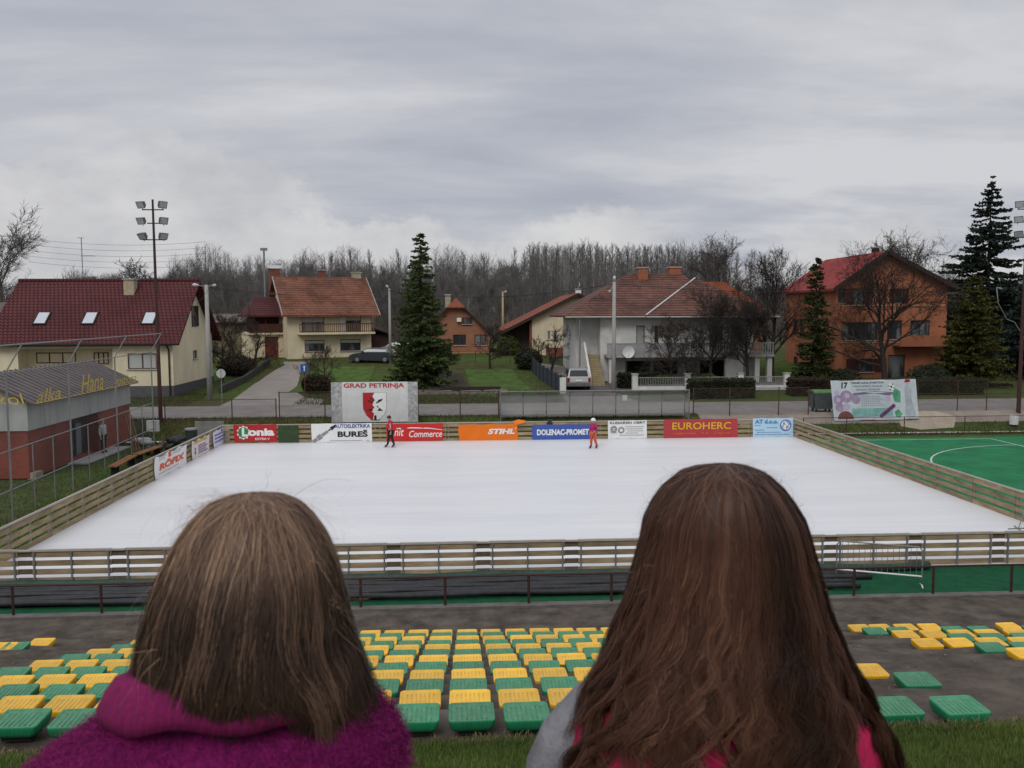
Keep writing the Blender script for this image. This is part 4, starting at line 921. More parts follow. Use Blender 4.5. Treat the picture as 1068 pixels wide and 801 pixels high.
M_CREAM, M_CREAM2 = mat('pale yellow render', (.68, .60, .42), .9, .13, .9, detail=10, stretch=(1, 1, .4)), mat('cream render', (.64, .55, .38), .9, .16, 1.0, detail=10, stretch=(1, 1, .4))
M_WHITER = mat('greyed white render', (.58, .57, .54), .9, .2, .9, detail=9)
T_RED = row_mat('dark red roof tile', (.135, .034, .034), (.11, .03, .03), (.03, .008, .009), .3, .34, kz=1.55, mortar=.16, blotch=(.75, .7, .7))
T_OR = row_mat('weathered orange roof tile', (.29, .115, .065), (.21, .088, .055), (.07, .03, .02), .28, .32, kz=1.4, mortar=.15, blotch=(.38, .38, .38), bsc=.5)
T_BR = row_mat('lichen brown roof tile', (.25, .11, .078), (.16, .078, .06), (.05, .022, .017), .28, .34, kz=1.6, mortar=.17, blotch=(.42, .42, .42), bsc=.45)
T_OR2 = row_mat('clean orange roof tile', (.33, .085, .035), (.27, .07, .03), (.12, .035, .02), .28, .34, kz=1.6, mortar=.14, blotch=(.75, .72, .7))
T_RD2 = row_mat('bright red roof tile', (.40, .066, .058), (.34, .056, .05), (.15, .018, .018), .3, .36, kz=1.8, mortar=.14, blotch=(.62, .6, .6))
M_BRICK = row_mat('orange brick', (.38, .17, .10), (.31, .14, .085), (.28, .15, .09), .27, .085, mortar=.12, blotch=(.72, .7, .68))
M_ORANGE = mat('orange render', (.36, .132, .07), .9, .2, .8, detail=10, stretch=(1, 1, .4))
M_FASC = mat('dark fascia timber', (.035, .022, .018), .8, .2)
def chim(parent, x, y, z0, z1, s, m, pots=0, cap=True):
    b = MB(); b.box(x - s, x + s, y - s, y + s, z0, z1); o = b.build('chimney', m, parent)
    if cap: b = MB(); b.box(x - s - .08, x + s + .08, y - s - .08, y + s + .08, z1, z1 + .1); b.build('chimney_cap', M_CONC, o)
    for k in range(pots):
        b = MB(); xx = x + (k - (pots - 1) / 2) * s * .9; b.tube([(xx, y, z1 + .1), (xx, y, z1 + .42)], [.13, .11], 8); b.build('chimney_pot', mat('dark pot', (.08, .035, .025)), o)
    return o

# ---- long pale yellow house with the dark red roof
h1 = thing('family_house', 'long pale yellow house with dark red tiled roof and three skylights', 'house', (-21, 64, g(64)))
X0_, X1_, Y0_, Y1_, ZB, ZE, ZR = -33.4, -21.0, 64.0, 74.0, 1.3, 5.55, 9.75
O, U, N = (X0_, Y0_, ZB), (1, 0, 0), (0, -1, 0)
rec, win = pxh(O, U, N, [(20, 363.5, 117, 398), (133.5, 368.5, 163, 385)]); rec = (*rec[:2], max(.6, rec[2]), rec[3], 1.3)
b = MB(); b.wall(O, U, N, X1_ - X0_, ZE - ZB, [rec, win]); 
O2, U2, N2 = (X1_, Y0_, ZB), (0, 1, 0), (1, 0, 0); gw = pxh(O2, U2, N2, [(201.5, 365, 205.5, 374)])
b.wall(O2, U2, N2, Y1_ - Y0_, ZE - ZB, gw); b.wall((X0_, Y1_, ZB), (0, -1, 0), (-1, 0, 0), 10, ZE - ZB); b.wall((X1_, Y1_, ZB), (-1, 0, 0), (0, 1, 0), X1_ - X0_, ZE - ZB)
ym = (Y0_ + Y1_) / 2
for x in (X0_, X1_): b.poly((x, Y0_, ZE), (x, Y1_, ZE), (x, ym, ZR - .25))
b.poly((X0_ + rec[0], Y0_ + 1.3, ZB + rec[2]), (X0_ + rec[1], Y0_ + 1.3, ZB + rec[2]), (X0_ + rec[1], Y0_ + 1.3, ZB + rec[3]), (X0_ + rec[0], Y0_ + 1.3, ZB + rec[3]))
b.build('wall', M_CREAM, h1)
b = MB(); b.box(X0_ - .03, X1_ + .03, Y0_ - .03, Y1_ + .03, ZB - .3, ZB + .75); b.build('plinth', mat('dark grey plinth', (.085, .082, .085), .9, .2), h1)
house_window(h1, O, U, N, win, M_FRAMEB, glass_mat('shuttered glass', (.40, .40, .38), .5, .2), 1)
b = MB(); b.box(X0_ + rec[0], X0_ + rec[1], Y0_ - .05, Y0_ - .01, ZB + rec[3] + .02, ZB + rec[3] + .12); b.build('cornice', M_FRAMEW, h1)
b = MB(); yb_ = Y0_ + 1.28; OO = (X0_, yb_, ZB)
lw_ = pxh(OO, U, N, [(38, 367.5, 79, 379), (98, 367.5, 113, 380)])
for q in lw_: house_window(h1, OO, U, N, q, M_FRAMEB, M_GLASS, 2, sill=False, inset=.02)
b = MB(); b.box(X0_ + rec[0], X0_ + rec[1], Y0_ + .02, Y0_ + .10, ZB + rec[2], ZB + rec[2] + .9); b.build('loggia_parapet', M_CREAM2, h1)
house_window(h1, O2, U2, N2, gw[0], M_FRAMEB, M_GLASS, 0)
gq = pxh(O2, U2, N2, [(200, 319, 206, 340.5)])[0]; house_window(h1, V(O2) + V((.06, 0, 0)), U2, N2, gq, M_FRAMEB, M_GLASS, 0, sill=False, inset=.02)
e = .55; ov = .65; sl = (ZR - ZE) / 5
b = MB(); zz = ZE - sl * e + .12
b.slab([(X0_ - ov, Y0_ - e, zz), (X1_ + ov, Y0_ - e, zz), (X1_ + ov, ym, ZR + .12), (X0_ - ov, ym, ZR + .12)], .2); b.slab([(X1_ + ov, Y1_ + e, zz), (X0_ - ov, Y1_ + e, zz), (X0_ - ov, ym, ZR + .12), (X1_ + ov, ym, ZR + .12)], .2)
rf = b.build('roof', T_RED, h1)
b = MB(); b.tube([(X0_ - ov, ym, ZR + .14), (X1_ + ov, ym, ZR + .14)], .13, 8); b.build('ridge_tile', T_RED, rf)
b = MB(); b.tube([(X0_ - ov, Y0_ - e - .08, zz - .1), (X1_ + ov, Y0_ - e - .08, zz - .1)], .08, 8); b.build('gutter', M_FASC, h1)
b = MB(); b.tube([(X1_ - .25, Y0_ - e, zz - .15), (X1_ - .25, Y0_ - .1, zz - .55), (X1_ - .25, Y0_ - .1, ZB)], .06, 8); b.build('downpipe', M_FASC, h1)
for px, w_ in ((44, .9), (94, .9), (156, .9)):
    dd = ray(px, 332.5); nn = V((0, -sl, 1)).normalized(); p0 = V((0, Y0_ - e, zz)); t_ = (p0 - EYE).dot(nn) / dd.dot(nn); c = EYE + dd * t_
    s_ = V((0, 1, sl)).normalized(); b = MB(); b.obox(c + nn * .05, V((.48, 0, 0)), s_ * .72, nn * .05); o = b.build('skylight', M_DARK, rf)
    b = MB(); b.poly(*[c + nn * .104 + V((i * .38, 0, 0)) + s_ * j * .6 for i, j in ((-1, -1), (1, -1), (1, 1), (-1, 1))]); b.build('pane', mat('sky reflecting pane', (.5, .52, .55), .12, .08, spec=.8), o)
p = atY(136, 297, 68); chim(rf, p.x, 68, 8.3, atY(136, 292, 68).z, .38, mat('cream chimney render', (.38, .32, .22))); p = atY(90, 293, 71); chim(rf, p.x, 71.5, 8.0, 10.2, .4, MATS['cream chimney render'])
p = atY(86.5, 290, 71); t_ = thing('tv_antenna', 'tall thin aerial mast on the dark red roof', 'antenna', (p.x, 71, 9)); zt_ = atY(86.5, 248, 71).z
b = MB(); b.tube([(p.x, 71, 8.4), (p.x, 71, zt_)], .035, 5); b.build('mast', M_STEEL, t_)
b = MB(); b.tube([(p.x - .1, 71, atY(86, 267, 71).z), (p.x + 1.1, 71, atY(86, 267, 71).z)], .02, 4); b.tube([(p.x - .3, 71, zt_), (p.x + .2, 71, zt_)], .02, 4); b.build('boom', M_STEEL, t_)
for k in range(6): b = MB(); zq = zt_ - 3.2 - k * .22; b.tube([(p.x - .4, 71, zq), (p.x + .4, 71, zq)], .014, 4); b.build('element', M_STEEL, t_)

# ---- cream house with weathered orange roof, turned
A2 = R(22); L2 = V((atY(300.5, 372, 87).x, 87, 2.75)); h2 = thing('family_house', 'two-storey cream house with weathered orange roof and long balcony', 'house', L2, A2)
U = V((math.cos(A2), math.sin(A2), 0)); N = V((math.sin(A2), -math.cos(A2), 0)); ORG[h2.name] = V((0, 0, 0))
def loc2(r): return pxh(L2, U, N, [r])[0]
W2 = loc2((300, 372, 387.5, 330))[1]; ZE2 = 4.95; D2 = 8.4; ZR2 = 8.25
ww = [loc2(r) for r in ((315, 329.6, 338, 348), (354.5, 329.6, 376.5, 348), (318, 354.5, 338.5, 366.5), (355, 353.7, 376, 366))]
b = MB(); o_, u_, n_ = (0, 0, 0), (1, 0, 0), (0, -1, 0)
b.wall(o_, u_, n_, W2, ZE2, ww); b.wall((0, D2, 0), (0, -1, 0), (-1, 0, 0), D2, ZE2); b.wall((W2, 0, 0), (0, 1, 0), (1, 0, 0), D2, ZE2); b.wall((W2, D2, 0), (-1, 0, 0), (0, 1, 0), W2, ZE2)
for x in (0, W2): b.poly((x, 0, ZE2), (x, D2, ZE2), (x, D2 / 2, ZR2 - .2))
b.build('wall', M_CREAM2, h2, local=True); ORG[h2.name] = V((0, 0, 0))
for q, h in enumerate(ww): house_window(h2, o_, u_, n_, h, M_FRAMEB, M_GLASS, 1 if q != 1 else 2, blind=(.35, .25, .3, .3)[q])
b = MB(); h = ww[1]; b.box(h[0] + .02, h[0] + .62, .02, .05, h[2] + .05, h[3] - .05); b.build('door', M_FRAMEW, h2)
bs = loc2((310, 352, 386, 349)); zb_ = bs[2]; b = MB(); b.box(bs[0], W2 + .1, -1.15, -.002, zb_, zb_ + .2); bo = b.build('balcony', M_CREAM2, h2)
b = MB(); b.box(bs[0], W2 + .1, -1.15, -1.09, zb_ + 1.0, zb_ + 1.1); b.box(bs[0], W2 + .1, -1.15, -1.09, zb_ + .28, zb_ + .34); b.build('handrail', mat('reddish balcony timber', (.10, .04, .028), .7, .2), bo)
for k in range(40):
    x = bs[0] + .05 + (W2 - bs[0]) * k / 39.5; b = MB(); b.box(x - .045, x + .045, -1.14, -1.10, zb_ + .2, zb_ + 1.0); b.build('baluster', mat('baluster timber', (.16, .09, .055), .7, .2), bo)
sl2 = (ZR2 - ZE2) / (D2 / 2); e = .9; b = MB(); zz = ZE2 - sl2 * e + .12
b.slab([(-.6, -e, zz), (W2 + .7, -e, zz), (W2 + .7, D2 / 2, ZR2 + .1), (-.6, D2 / 2, ZR2 + .1)], .16); b.slab([(W2 + .7, D2 + e, zz), (-.6, D2 + e, zz), (-.6, D2 / 2, ZR2 + .1), (W2 + .7, D2 / 2, ZR2 + .1)], .16); rf = b.build('roof', T_OR, h2)
for x in (-.63, W2 + .73): b = MB(); b.bar((x, -e, zz - .05), (x, D2 / 2, ZR2 + .06), .07, .22); b.build('verge_board', mat('pale verge', (.34, .30, .27)), rf)
chim(rf, 4.6, D2 / 2 + .4, 7.5, 9.05, .33, mat('brick chimney', (.18, .06, .04))); chim(rf, 8.3, D2 / 2 + .3, 7.4, 8.85, .42, MATS['cream chimney render']); chim(rf, .0, D2 / 2 + 2.2, 6.5, 9.2, .5, MATS['brick chimney'])
b = MB(); b.box(-.7, .8, D2 / 2 + 1.9, D2 / 2 + 2.5, 9.3, 9.6); b.build('chimney_cowl', mat('bright sheet metal', (.7, .7, .72), .3, .05), rf)
# left wing with red door
b = MB(); b.wall((-3.3, 2.6, 0), u_, n_, 3.29, 2.4, [(1.5, 2.85, .05, 2.2)]); b.wall((-3.3, 8, 0), (0, -1, 0), (-1, 0, 0), 5.4, 2.4); b.build('wing_wall', M_CREAM2, h2)
b = MB(); b.box(-1.8, -.45, 2.68, 2.74, .06, 2.2); o = b.build('door', mat('red brown door', (.16, .035, .018), .6, .2), h2); b = MB(); b.box(-.62, -.55, 2.64, 2.675, 1.0, 1.15); b.build('handle', M_STEEL, o)
b = MB(); b.box(-3.4, -.01, 2.3, 8, 2.42, 2.6); b.build('wing_slab', M_CREAM2, h2)
b = MB(); b.box(-3.35, -.01, 2.34, 2.42, 2.62, 3.5); b.build('wing_parapet', mat('dark red timber', (.075, .025, .02), .8, .25), h2); b = MB(); b.box(-3.2, -.01, 4.6, 4.7, 2.62, 4.8); b.build('wing_back_wall', mat('shaded brick', (.10, .04, .03)), h2)
for x in (-3.25, -1.7): b = MB(); b.box(x - .06, x + .06, 2.36, 2.48, 3.5, 4.5); b.build('wing_post', M_FASC, h2)
b = MB(); b.slab([(-3.7, 1.9, 4.35), (-.02, 1.9, 4.35), (-.02, 6, 6.3), (-2.2, 6, 6.3)], .14); b.slab([(-3.7, 8.2, 4.35), (-3.7, 1.9, 4.35), (-2.2, 6, 6.3)], .14); b.build('wing_roof', T_RED, h2)
b = MB(); b.slab([(W2 + .05, .3, 3.1), (W2 + 2.6, .3, 2.3), (W2 + 2.6, 6, 2.3), (W2 + .05, 6, 3.1)], .12); b.build('carport_roof', M_FASC, h2); b = MB(); b.box(W2 + .02, W2 + 2.3, 1.0, 5.8, 0, 2.3); b.build('carport_wall', mat('dark shed boards', (.055, .025, .022), .9, .3), h2)

# ---- small brick house behind the spruce
h3 = thing('brick_cottage', 'small orange brick cottage with white-trimmed windows beyond the garden', 'house', (0, 95, g(95)))
O, U, N = (-4.6, 95, 2.6), (1, 0, 0), (0, -1, 0); W3 = 7.7; ZE3, ZR3, xm3 = 5.0, 8.9, -4.6 + 3.95
ww = pxh(O, U, N, [(472.5, 349, 486, 360), (495, 349, 507, 360), (482.5, 331, 492, 338)])
b = MB(); b.wall(O, U, N, W3, ZE3 - 2.6, [q for q in ww[:2]]); b.wall((-4.6, 103, 2.6), (0, -1, 0), (-1, 0, 0), 8, ZE3 - 2.6); b.wall((3.1, 95, 2.6), (0, 1, 0), (1, 0, 0), 8, ZE3 - 2.6)
b.poly((-4.6, 95, ZE3), (3.1, 95, ZE3), (xm3 + .9, 95, ZR3 - 1.1), (xm3 - .9, 95, ZR3 - 1.1)); b.build('wall', M_BRICK, h3)
for q in ww[:2]: house_window(h3, O, U, N, q, M_FRAMEB, M_GLASS, 1)
house_window(h3, V(O) + V((0, -.08, 0)), U, N, ww[2], M_FRAMEB, M_GLASS, 1, inset=.02)
b = MB(); q = pxh(O, U, N, [(476.5, 331.5, 481, 335.5)])[0]; b.box(O[0] + q[0], O[0] + q[1], 94.6, 94.93, 2.6 + q[2], 2.6 + q[3]); b.build('air_conditioner', M_WHITE, h3)
b = MB(); b.slab([(-5.4, 94.4, 4.35), (xm3 - .95, 94.4, ZR3 - 1), (xm3, 96.4, ZR3), (xm3, 103.5, ZR3), (-5.4, 103.5, 4.35)], .2); b.slab([(xm3 + .95, 94.4, ZR3 - 1), (3.9, 94.4, 4.35), (3.9, 103.5, 4.35), (xm3, 103.5, ZR3), (xm3, 96.4, ZR3)], .2); b.build('roof', mat('dark brown roof', (.05, .032, .026), .9, .3), h3)
b = MB(); b.slab([(xm3 - .97, 94.35, ZR3 - .96), (xm3 + .97, 94.35, ZR3 - .96), (xm3, 96.4, ZR3 + .04)], .12); b.build('hip_roof', T_OR2, h3)
chim(h3, xm3 - .9, 97.5, 7.9, 9.3, .3, MATS['cream chimney render'])
b = MB(); b.box(-4.7, 3.2, 94.2, 94.9, 2.5, 2.95); b.build('front_step', mat('ochre plinth', (.34, .22, .08)), h3)

# ---- cream gable house with clean orange roof
h4 = thing('gable_house', 'cream house with orange roof and broad gable behind the white terrace house', 'house', (12, 90, g(90)))
Xl, Xw, xa, Yf, Yk = 4.6, 7.3, 12.1, 90.0, 105.0; zl, za = 5.5, 9.2; ZB = 2.75; O, U, N = (Xw, Yf, ZB), (1, 0, 0), (0, -1, 0)
ww = pxh(O, U, N, [(570.5, 345, 574.7, 354), (577.5, 345, 581.2, 354), (592, 345, 602, 359.5)])
b = MB(); zw = zl + (za - zl) * (Xw - Xl) / (xa - Xl); b.wall(O, U, N, 9.6, zl - ZB, ww); b.poly((Xw, Yf, zl), (Xw + 9.6, Yf, zl), (xa, Yf, za - .2), (Xw, Yf, zw - .2)); b.wall((Xw, Yk, ZB), (0, -1, 0), (-1, 0, 0), 15, zw - ZB - .2); b.build('wall', M_CREAM2, h4)
for q, h in enumerate(ww): house_window(h4, O, U, N, h, M_FRAMEW if q < 2 else M_FRAMEB, M_GLASS, 0 if q < 2 else 1, sill=q < 2)
b = MB(); b.poly((Xl, Yf + 1.6, ZB), (Xw - .01, Yf + 1.6, ZB), (Xw - .01, Yf + 1.6, zw - .3), (Xl, Yf + 1.6, zl - .2)); b.box(Xl, Xw - .02, Yf + 1.62, Yk, ZB - .2, zl - .5); b.build('shed_wall', mat('dark weathered boards', (.06, .048, .04), .9, .35, 3, stretch=(3, 1, .3)), h4)
b = MB(); b.box(Xw - .26, Xw - .02, Yf - .05, Yf + .3, ZB, zw - .55); b.build('corner_pier', mat('brick chimney', (.2, .1, .06)), h4)
b = MB(); b.slab([(Xl - .4, Yf - .6, zl - .1), (xa, Yf - .6, za + .12), (xa, Yk, za + .12), (Xl - .4, Yk, zl - .1)], .28); b.slab([(xa, Yf - .6, za + .12), (19.6, Yf - .6, zl - .1), (19.6, Yk, zl - .1), (xa, Yk, za + .12)], .28); rf = b.build('roof', T_OR2, h4)
b = MB(); b.bar((Xl - .42, Yf - .65, zl - .25), (xa, Yf - .65, za - .03), .06, .3); b.bar((xa, Yf - .65, za - .03), (19.6, Yf - .65, zl - .25), .06, .3); b.build('verge_board', M_FASC, rf)
p = atY(603, 306, 93); chim(rf, p.x, 93, 8.7, 9.75, .28, M_WHITE)
b = MB(); b.box(8.7, 10.6, 89.0, 89.4, ZB, ZB + .9); tag(b.build('brick_planter', mat('red planter brick', (.2, .07, .05), .9, .3, 3)), 'low red brick planter before the cream gable', 'planter')

# ---- big white terrace house
h5 = thing('terrace_house', 'large greyed white house with brown hipped roof, long terrace and outside stair', 'house', (17, 72, g(72)))
ZB = 1.2; O, U, N = (9.7, 72, ZB), (1, 0, 0), (0, -1, 0)
up = pxh(O, U, N, [(663.5, 339.5, 672.5, 366), (682.5, 339.5, 686.5, 357), (695, 340.5, 709, 357), (740, 340, 754, 366), (762, 340, 780, 357)])
up0 = pxh(O, U, N, [(627, 336, 644, 366)])[0]; rec = pxh(O, U, N, [(652, 375.5, 769, 401)])[0]; rec = (rec[0], rec[1], .02, rec[3], 2.2)
W5 = 15.0; ZE5 = 6.95
b = MB(); b.wall((11.6, 72, ZB), U, N, W5 - 1.9, ZE5 - ZB, [(h[0] - 1.9, h[1] - 1.9, *h[2:]) for h in up + [rec]]); b.wall((9.7, 82.5, ZB), (0, -1, 0), (-1, 0, 0), 9.0, ZE5 - ZB); b.wall((24.7, 72, ZB), (0, 1, 0), (1, 0, 0), 11, ZE5 - ZB)
b.wall((9.7, 73.5, ZB), U, N, 1.9, ZE5 - ZB); b.poly((11.6, 73.5, ZB), (11.6, 72, ZB), (11.6, 72, ZE5), (11.6, 73.5, ZE5))
b.poly((9.7 + rec[0], 74.2, ZB), (9.7 + rec[1], 74.2, ZB), (9.7 + rec[1], 74.2, ZB + rec[3]), (9.7 + rec[0], 74.2, ZB + rec[3])); b.build('wall', M_WHITER, h5)
for q, h in enumerate(up): house_window(h5, O, U, N, h, M_FRAMEB if q != 2 else M_FRAMEW, glass_mat('pale blind glass', (.30, .30, .30), .4, .6) if q in (0, 2) else M_GLASS, 0 if q < 2 else 1, sill=q in (1, 2, 4))
b = MB(); xa_, xb_ = 9.7 + rec[0], 9.7 + rec[1]; b.box(xa_ + .6, xa_ + 2.6, 74.1, 74.18, ZB + .05, ZB + 2.0); b.build('garage_door', M_DARK, h5); b = MB(); b.box(xa_ + 2.9, xa_ + 5.0, 74.1, 74.18, ZB + .05, ZB + 2.0); b.build('garage_door', mat('dull brown door', (.05, .03, .026)), h5); b = MB(); b.box(xb_ - 2.6, xb_ - .5, 74.1, 74.18, ZB + .05, ZB + 2.0); b.build('garage_door', M_DARK, h5)
b = MB(); b.box(xa_ + 2.7, xa_ + 6.4, 73.0, 73.15, ZB, ZB + .75); b.build('low_wall', mat('beige low wall', (.32, .28, .22)), h5)
zs = atY(700, 371, 70.6).z; b = MB(); b.box(11.9, 25.9, 70.3, 71.99, zs - .12, zs + .1); te = b.build('terrace_slab', M_CONC, h5)
zr_ = zs + 1.05; b = MB(); b.box(11.9, 18.6, 70.3, 70.4, zs + .11, zr_ - .06); b.build('parapet', mat('grey terrace parapet', (.30, .30, .30), .9, .2, 1), te)
b = MB(); b.box(18.6, 25.9, 70.32, 70.38, zr_ - .06, zr_ + .02); b.box(11.9, 18.6, 70.28, 70.42, zr_ - .06, zr_ + .02); b.box(18.6, 25.9, 70.32, 70.38, zs + .2, zs + .26); b.build('handrail', mat('pale rail', (.26, .26, .255)), te)
for k in range(34):
    x = 18.7 + 7.1 * k / 33; b = MB(); b.box(x - .05, x + .05, 70.33, 70.37, zs + .11, zr_ - .06); b.build('baluster', MATS['pale rail'], te)
for x, s in ((12.3, .2), (22.6, .75), (24.55, .2), (25.6, .2)):
    b = MB(); b.box(x - s, x + s, 70.5, 70.9, ZB - .1, zs - .13); b.build('pillar', M_WHITER, h5)
st = [MB() for _ in range(1)][0]                                  # outside stair up to the terrace level
for k in range(14):
    st.box(10.35, 11.5, 68.6 + k * .27, 68.6 + (k + 1) * .27 + .1, ZB - .2, ZB + .18 * (k + 1))
st.build('stair', mat('ochre stair stone', (.30, .24, .14), .9, .2), h5)
b = MB(); b.prism([(10.15, 68.4, ZB - .1), (10.15, 72.6, ZB - .1), (10.15, 72.6, ZB + 3.6), (10.15, 71.9, ZB + 3.6), (10.15, 68.4, ZB + .95)], (.16, 0, 0)); b.build('stair_parapet', M_WHITER, h5)
b = MB(); b.tube([(9.75, 71.2, ZB), (9.75, 71.2, 6.7)], .08, 8); b.build('stair_post', M_STEEL, h5); b = MB(); b.box(11.62, 11.66, 72.2, 73.2, ZB + 2.6, ZB + 4.6); b.build('side_door', M_DARK, h5)
def hip(mb, x0, x1, y0, y1, ze, ra, rb, zr, t_=.16):
    """hipped roof: eave rectangle and ridge ends ra, rb (x, y)"""
    A_, B_, C_, D_ = V((x0, y0, ze)), V((x1, y0, ze)), V((x1, y1, ze)), V((x0, y1, ze)); P_, Q_ = V((*ra, zr)), V((*rb, zr))
    if abs(ra[1] - rb[1]) < .01: mb.slab([A_, B_, Q_, P_], t_); mb.slab([C_, D_, P_, Q_], t_); mb.slab([D_, A_, P_], t_); mb.slab([B_, C_, Q_], t_)
    else: mb.slab([A_, B_, P_], t_); mb.slab([B_, C_, Q_, P_], t_); mb.slab([C_, D_, Q_], t_); mb.slab([D_, A_, P_, Q_], t_)
zE = atY(600, 329, 71).z
b = MB(); hip(b, 8.55, 22, 71.0, 84.5, zE, (15.0, 77.6), (20, 77.6), atY(670, 285.5, 77.6).z); rf = b.build('roof', T_BR, h5)
wx0 = atY(674, 330, 70.6).x; b = MB(); apx = atY(718, 290.5, 76.6); hip(b, wx0, 26.4, 70.6, 85, zE - .03, (apx.x + .6, 76.6), (apx.x + .6, 80), apx.z); b.build('wing_roof', T_BR, h5)
b = MB(); b.tube([V((wx0, 70.6, zE + .03)), V((apx.x + .6, 76.6, apx.z + .06))], .06, 6); b.build('hip_flashing', mat('bright flashing', (.6, .6, .6), .4, .05), rf)
b = MB(); b.tube([(8.5, 70.95, zE - .14), (wx0, 70.95, zE - .14)], .07, 6); b.tube([(wx0, 70.52, zE - .16), (26.4, 70.52, zE - .16)], .07, 6); b.build('gutter', mat('pale gutter', (.4, .39, .37)), h5)
p = atY(670, 290, 77); chim(rf, p.x, 77, 9.9, atY(670, 280, 77).z, .42, mat('orange chimney', (.30, .105, .055), .9, .2), 2); p = atY(703, 288, 78); chim(rf, p.x, 78, 9.9, atY(703, 279.5, 78).z, .5, MATS['orange chimney'], 2)
p = atY(752, 296, 92); chim_house = thing('family_house', 'house mostly hidden behind the white terrace house, its orange roof peeping out', 'house', (p.x, 92, g(92)))
b = MB(); b.box(p.x - 4, p.x + 4, 90, 99, g(90) - .2, 7.6); b.build('wall', M_BRICK, chim_house); b = MB(); b.slab([(p.x - 4.6, 89.4, 7.3), (p.x + 4.6, 89.4, 7.3), (p.x + 1, 94, 10.6), (p.x - 3, 94, 10.6)], .2); b.slab([(p.x + 4.6, 89.4, 7.3), (p.x + 4.6, 99.4, 7.3), (p.x + 1, 94, 10.6)], .2); b.slab([(p.x - 4.6, 99.4, 7.3), (p.x - 4.6, 89.4, 7.3), (p.x - 3, 94, 10.6)], .2); b.build('roof', T_OR2, chim_house)
c = atY(656.5, 367, 70.2); t = thing('satellite_dish', 'white satellite dish fixed under the terrace edge', 'satellite dish', c); b = MB()
rings = []
for r_ in (.0001, .2, .38, .5): rings.append([c + V((math.cos(a) * r_ - .1, -.12 + r_ * r_ * -.5 + .1, math.sin(a) * r_)) for a in [k * math.pi / 10 for k in range(20)]])
b.loft(rings, cap=False); b.build('dish', M_WHITE, t, smooth=True); b = MB(); b.tube([c + V((-.1, 0, -.1)), c + V((.0, .3, .1))], .03, 6); b.tube([c + V((-.1, -.1, -.48)), c + V((-.15, -.6, -.1))], .015, 5); b.build('arm', M_STEEL, t)

# ---- orange house on the right
h6 = thing('orange_house', 'three-storey orange house with bright red roof and dark red shutters', 'house', (36, 73, g(73)))
Xa, Xb, Yf, Yk = atY(870, 395, 73).x, atY(985, 395, 73).x, 73.0, 84.5; ZB = 1.3; xm6 = atY(922.5, 263, 73).x; ZR6 = atY(922.5, 263, 73).z; ZE6 = atY(869, 298, 73).z
O, U, N = (Xa, Yf, ZB), (1, 0, 0), (0, -1, 0)
ww = pxh(O, U, N, [(870.5, 301, 881, 316), (889, 301, 902, 318), (934, 301, 941, 316), (878, 336, 915.5, 355), (925, 334, 941, 354), (949, 334, 970, 353), (895.5, 374, 911, 388), (926, 370, 944, 395)]); ww[0] = (max(.15, ww[0][0]), *ww[0][1:])
b = MB(); b.wall(O, U, N, Xb - Xa, ZE6 - ZB, ww); b.poly((Xa, Yf, ZE6), (Xb, Yf, ZE6), (xm6, Yf, ZR6 - .2)); b.wall((Xa, Yk, ZB), (0, -1, 0), (-1, 0, 0), Yk - Yf, ZE6 - ZB); b.wall((Xb, Yf, ZB), (0, 1, 0), (1, 0, 0), Yk - Yf, ZE6 - ZB); b.build('wall', M_ORANGE, h6)
for q, h in enumerate(ww):
    house_window(h6, O, U, N, h, M_FRAMEB, M_GLASS, 2 if q == 3 else 1 if q in (1, 5) else 0, shutter={1: .7, 2: .55, 6: 1.1}.get(q), blind=.0 if q not in (3, 6) else .0)
O2, U2, N2 = (Xa, Yk, ZB), (0, -1, 0), (-1, 0, 0)
for r_ in ((828, 333, 831.5, 349), (835, 333, 839, 349), (828, 372, 832, 392)):
    q = pxh(O2, U2, N2, [r_])[0]; house_window(h6, V(O2) + V((-.05, 0, 0)), U2, N2, q, M_FRAMEB, mat('dark red shutter', (.06, .015, .014)), 0, sill=False, inset=.02)
for q, pys in enumerate((357, 318.5)):
    z_ = atY(880, pys, 73).z; b = MB(); b.box(Xa + .2, Xb - .2, Yf - .05, Yf - .004, z_ - .08, z_ + .06); b.build('string_course', mat('pale orange band', (.5, .25, .14)), h6)
b = MB(); e = .5; s6 = (ZR6 - ZE6) / (xm6 - Xa); s6b = (ZR6 - ZE6) / (Xb - xm6)
b.slab([(xm6, Yf - .7, ZR6 + .1), (xm6, Yk + .6, ZR6 + .1), (Xa - e, Yk + .6, ZE6 - s6 * e + .1), (Xa - e, Yf - .7, ZE6 - s6 * e + .1)], .2); rf = b.build('roof', T_RD2, h6)
b = MB(); b.slab([(xm6 + .01, Yf - .7, ZR6 + .1), (Xb + e, Yf - .7, ZE6 - s6b * e + .1), (Xb + e, Yk + .6, ZE6 - s6b * e + .1), (xm6 + .01, Yk + .6, ZR6 + .1)], .2); b.build('roof', T_RD2, h6)
b = MB(); b.bar((Xa - e, Yf - .72, ZE6 - s6 * e), (xm6, Yf - .72, ZR6), .08, .34); b.bar((xm6, Yf - .72, ZR6), (Xb + e, Yf - .72, ZE6 - s6b * e), .08, .34); b.build('verge_board', M_FASC, rf)
p = atY(913, 262, 77); chim(rf, p.x, 77, 11.8, atY(913, 259, 77).z, .25, M_FASC)
b = MB(); b.box(Xa + 5.1, Xb + .1, Yf - 1.3, Yf - .01, ZB + 2.95, ZB + 3.1); bo = b.build('balcony', M_ORANGE, h6); b = MB(); b.box(Xa + 5.1, Xb + .1, Yf - 1.3, Yf - 1.2, ZB + 3.1, ZB + 3.9); b.build('parapet', M_ORANGE, bo)

